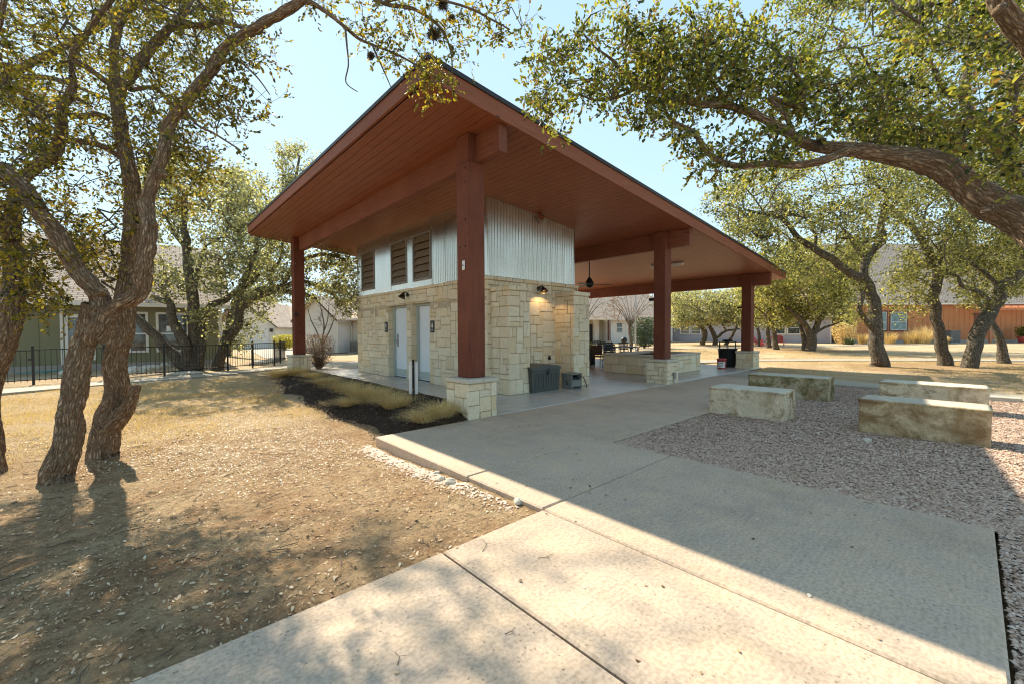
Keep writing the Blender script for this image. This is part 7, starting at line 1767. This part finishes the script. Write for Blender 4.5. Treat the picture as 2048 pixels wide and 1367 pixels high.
for i, (px, py, s_, lab) in enumerate(((901, 972, .055, 'largest white stone lump at the path kerb'), (882, 962, .04, 'flat white stone piece left of the largest lump at the kerb'), (874, 948, .035, 'small white stone at the kerb, left of the flat piece'),
        (1037, 1018, .04, 'white stone chip near the kerb end'), (1010, 1000, .035, 'low white stone chip midway to the kerb end'), (1735, 878, .05, 'lone white stone on the gravel before the ochre bench'))):
    p = gp(px, py, -.10 if px < 1500 else 0); rock((p[0], p[1], float(gz(p[0], p[1])) + .01 if px < 1500 else -.02), (s_*1.2, s_, s_*.9), lab, M['cap'], 40 + i, 'stone', 'white stones by the kerb')
# pale stone chips packed along the kerb
n = 2600; v = rng.uniform(2.5, 5.6, n); u = 2.40 - np.abs(rng.normal(0, .09, n)); pts = np.stack([u, v, gz(u, v) + .006], -1); keep = rng.random(n) < sstep(v, 2.4, 4.2)*.9 + .1; pts = pts[keep]
V, Fp = pebbles(pts, .016, 13); tag(link('stone_chips', np_mesh('stone_chips', V, Fp, tint=np.repeat(np.clip(rng.normal(.8, .15, len(pts)), 0, 1), 8)), M['pebble']), 'white stone chips packed along the kerb of the path', 'stone chips', kind='stuff')
# mowed shadowless filler: distant line of trees
oak('background_tree', 'tree mass beyond the pole behind the white house', [[(1230, 690, 80, 4), (1230, 650, 80, 3)]], [([(1150, 640), (1180, 600), (1300, 596), (1330, 640)], 76, 84, 120)], M['bark_grey'], M['leaf_grey'], 1701, cat='tree', leaf=.35, n_each=24, spread=1.2, step=1, nside=6, twig_seg=2, twig_r=.02, reach=30)

# ------------------------------------------------------------------ sky, sun, camera
w = bpy.data.worlds.new('World'); bpy.context.scene.world = w; w.use_nodes = True; nt = w.node_tree; nt.nodes.clear()
sd = Vector((.06, 1.07, 1.0)).normalized(); elev = math.asin(sd.z); az = math.atan2(sd.x, sd.y)
sky = nt.nodes.new('ShaderNodeTexSky'); sky.sky_type = 'NISHITA'; sky.sun_disc = False; sky.sun_elevation = elev; sky.sun_rotation = az
sky.altitude = 200; sky.air_density = 1.0; sky.dust_density = .12; sky.ozone_density = 1.2
bg = nt.nodes.new('ShaderNodeBackground'); bg.inputs[1].default_value = .15; out = nt.nodes.new('ShaderNodeOutputWorld')
def vm(op, a, b_):
    n_ = nt.nodes.new('ShaderNodeVectorMath'); n_.operation = op
    for i_, v_ in ((0, a), (1, b_)):
        if isinstance(v_, bpy.types.NodeSocket): nt.links.new(v_, n_.inputs[i_])
        else: n_.inputs[i_].default_value = v_
    return n_.outputs[0]
cs = vm('MULTIPLY', sky.outputs[0], (.165, .150, .140))          # sky colour scaled, then compressed to flatten the glow round the sun
cs = vm('DIVIDE', vm('MULTIPLY', cs, (1.92, 2.42, 2.68)), vm('ADD', vm('MULTIPLY', cs, (5.0, 5.0, 5.0)), (1, 1, 1)))
bg.inputs[1].default_value = 1.12; nt.links.new(cs, bg.inputs[0]); nt.links.new(bg.outputs[0], out.inputs[0])
L = bpy.data.lights.new('sun', 'SUN'); L.energy = 3.95; L.angle = R(.55); L.color = (1, .89, .71); so = bpy.data.objects.new('sun', L); C.objects.link(so)
so.rotation_euler = (-sd).to_track_quat('-Z', 'Y').to_euler(); so.location = (0, 20, 20)

cam = bpy.data.cameras.new('camera'); cam.sensor_width = 36; cam.sensor_fit = 'HORIZONTAL'; cam.lens = 36*F_PX/2048; cam.clip_start = .05; cam.clip_end = 2000
co = bpy.data.objects.new('camera', cam); C.objects.link(co)
co.matrix_world = mathutils.Matrix.Translation((0, 0, EYE)) @ mathutils.Matrix.Rotation(YAW - math.pi/2, 4, 'Z') @ mathutils.Matrix.Rotation(math.pi/2 + PITCH, 4, 'X') @ mathutils.Matrix.Rotation(ROLL, 4, 'Z')
sc = bpy.context.scene; sc.camera = co
sc.view_settings.view_transform = 'Standard'; sc.view_settings.look = 'None'; sc.view_settings.exposure = 1.33; sc.view_settings.gamma = 1.0
sc.render.engine = 'CYCLES'; sc.cycles.pixel_filter_type = 'BLACKMAN_HARRIS'; sc.cycles.filter_width = 1.15; sc.cycles.max_bounces = 7; sc.cycles.diffuse_bounces = 4; sc.cycles.glossy_bounces = 3; sc.cycles.transmission_bounces = 4; sc.cycles.use_denoising = True; sc.cycles.denoiser = 'OPENIMAGEDENOISE'; sc.cycles.denoising_input_passes = 'RGB_ALBEDO_NORMAL'; sc.cycles.denoising_prefilter = 'ACCURATE'
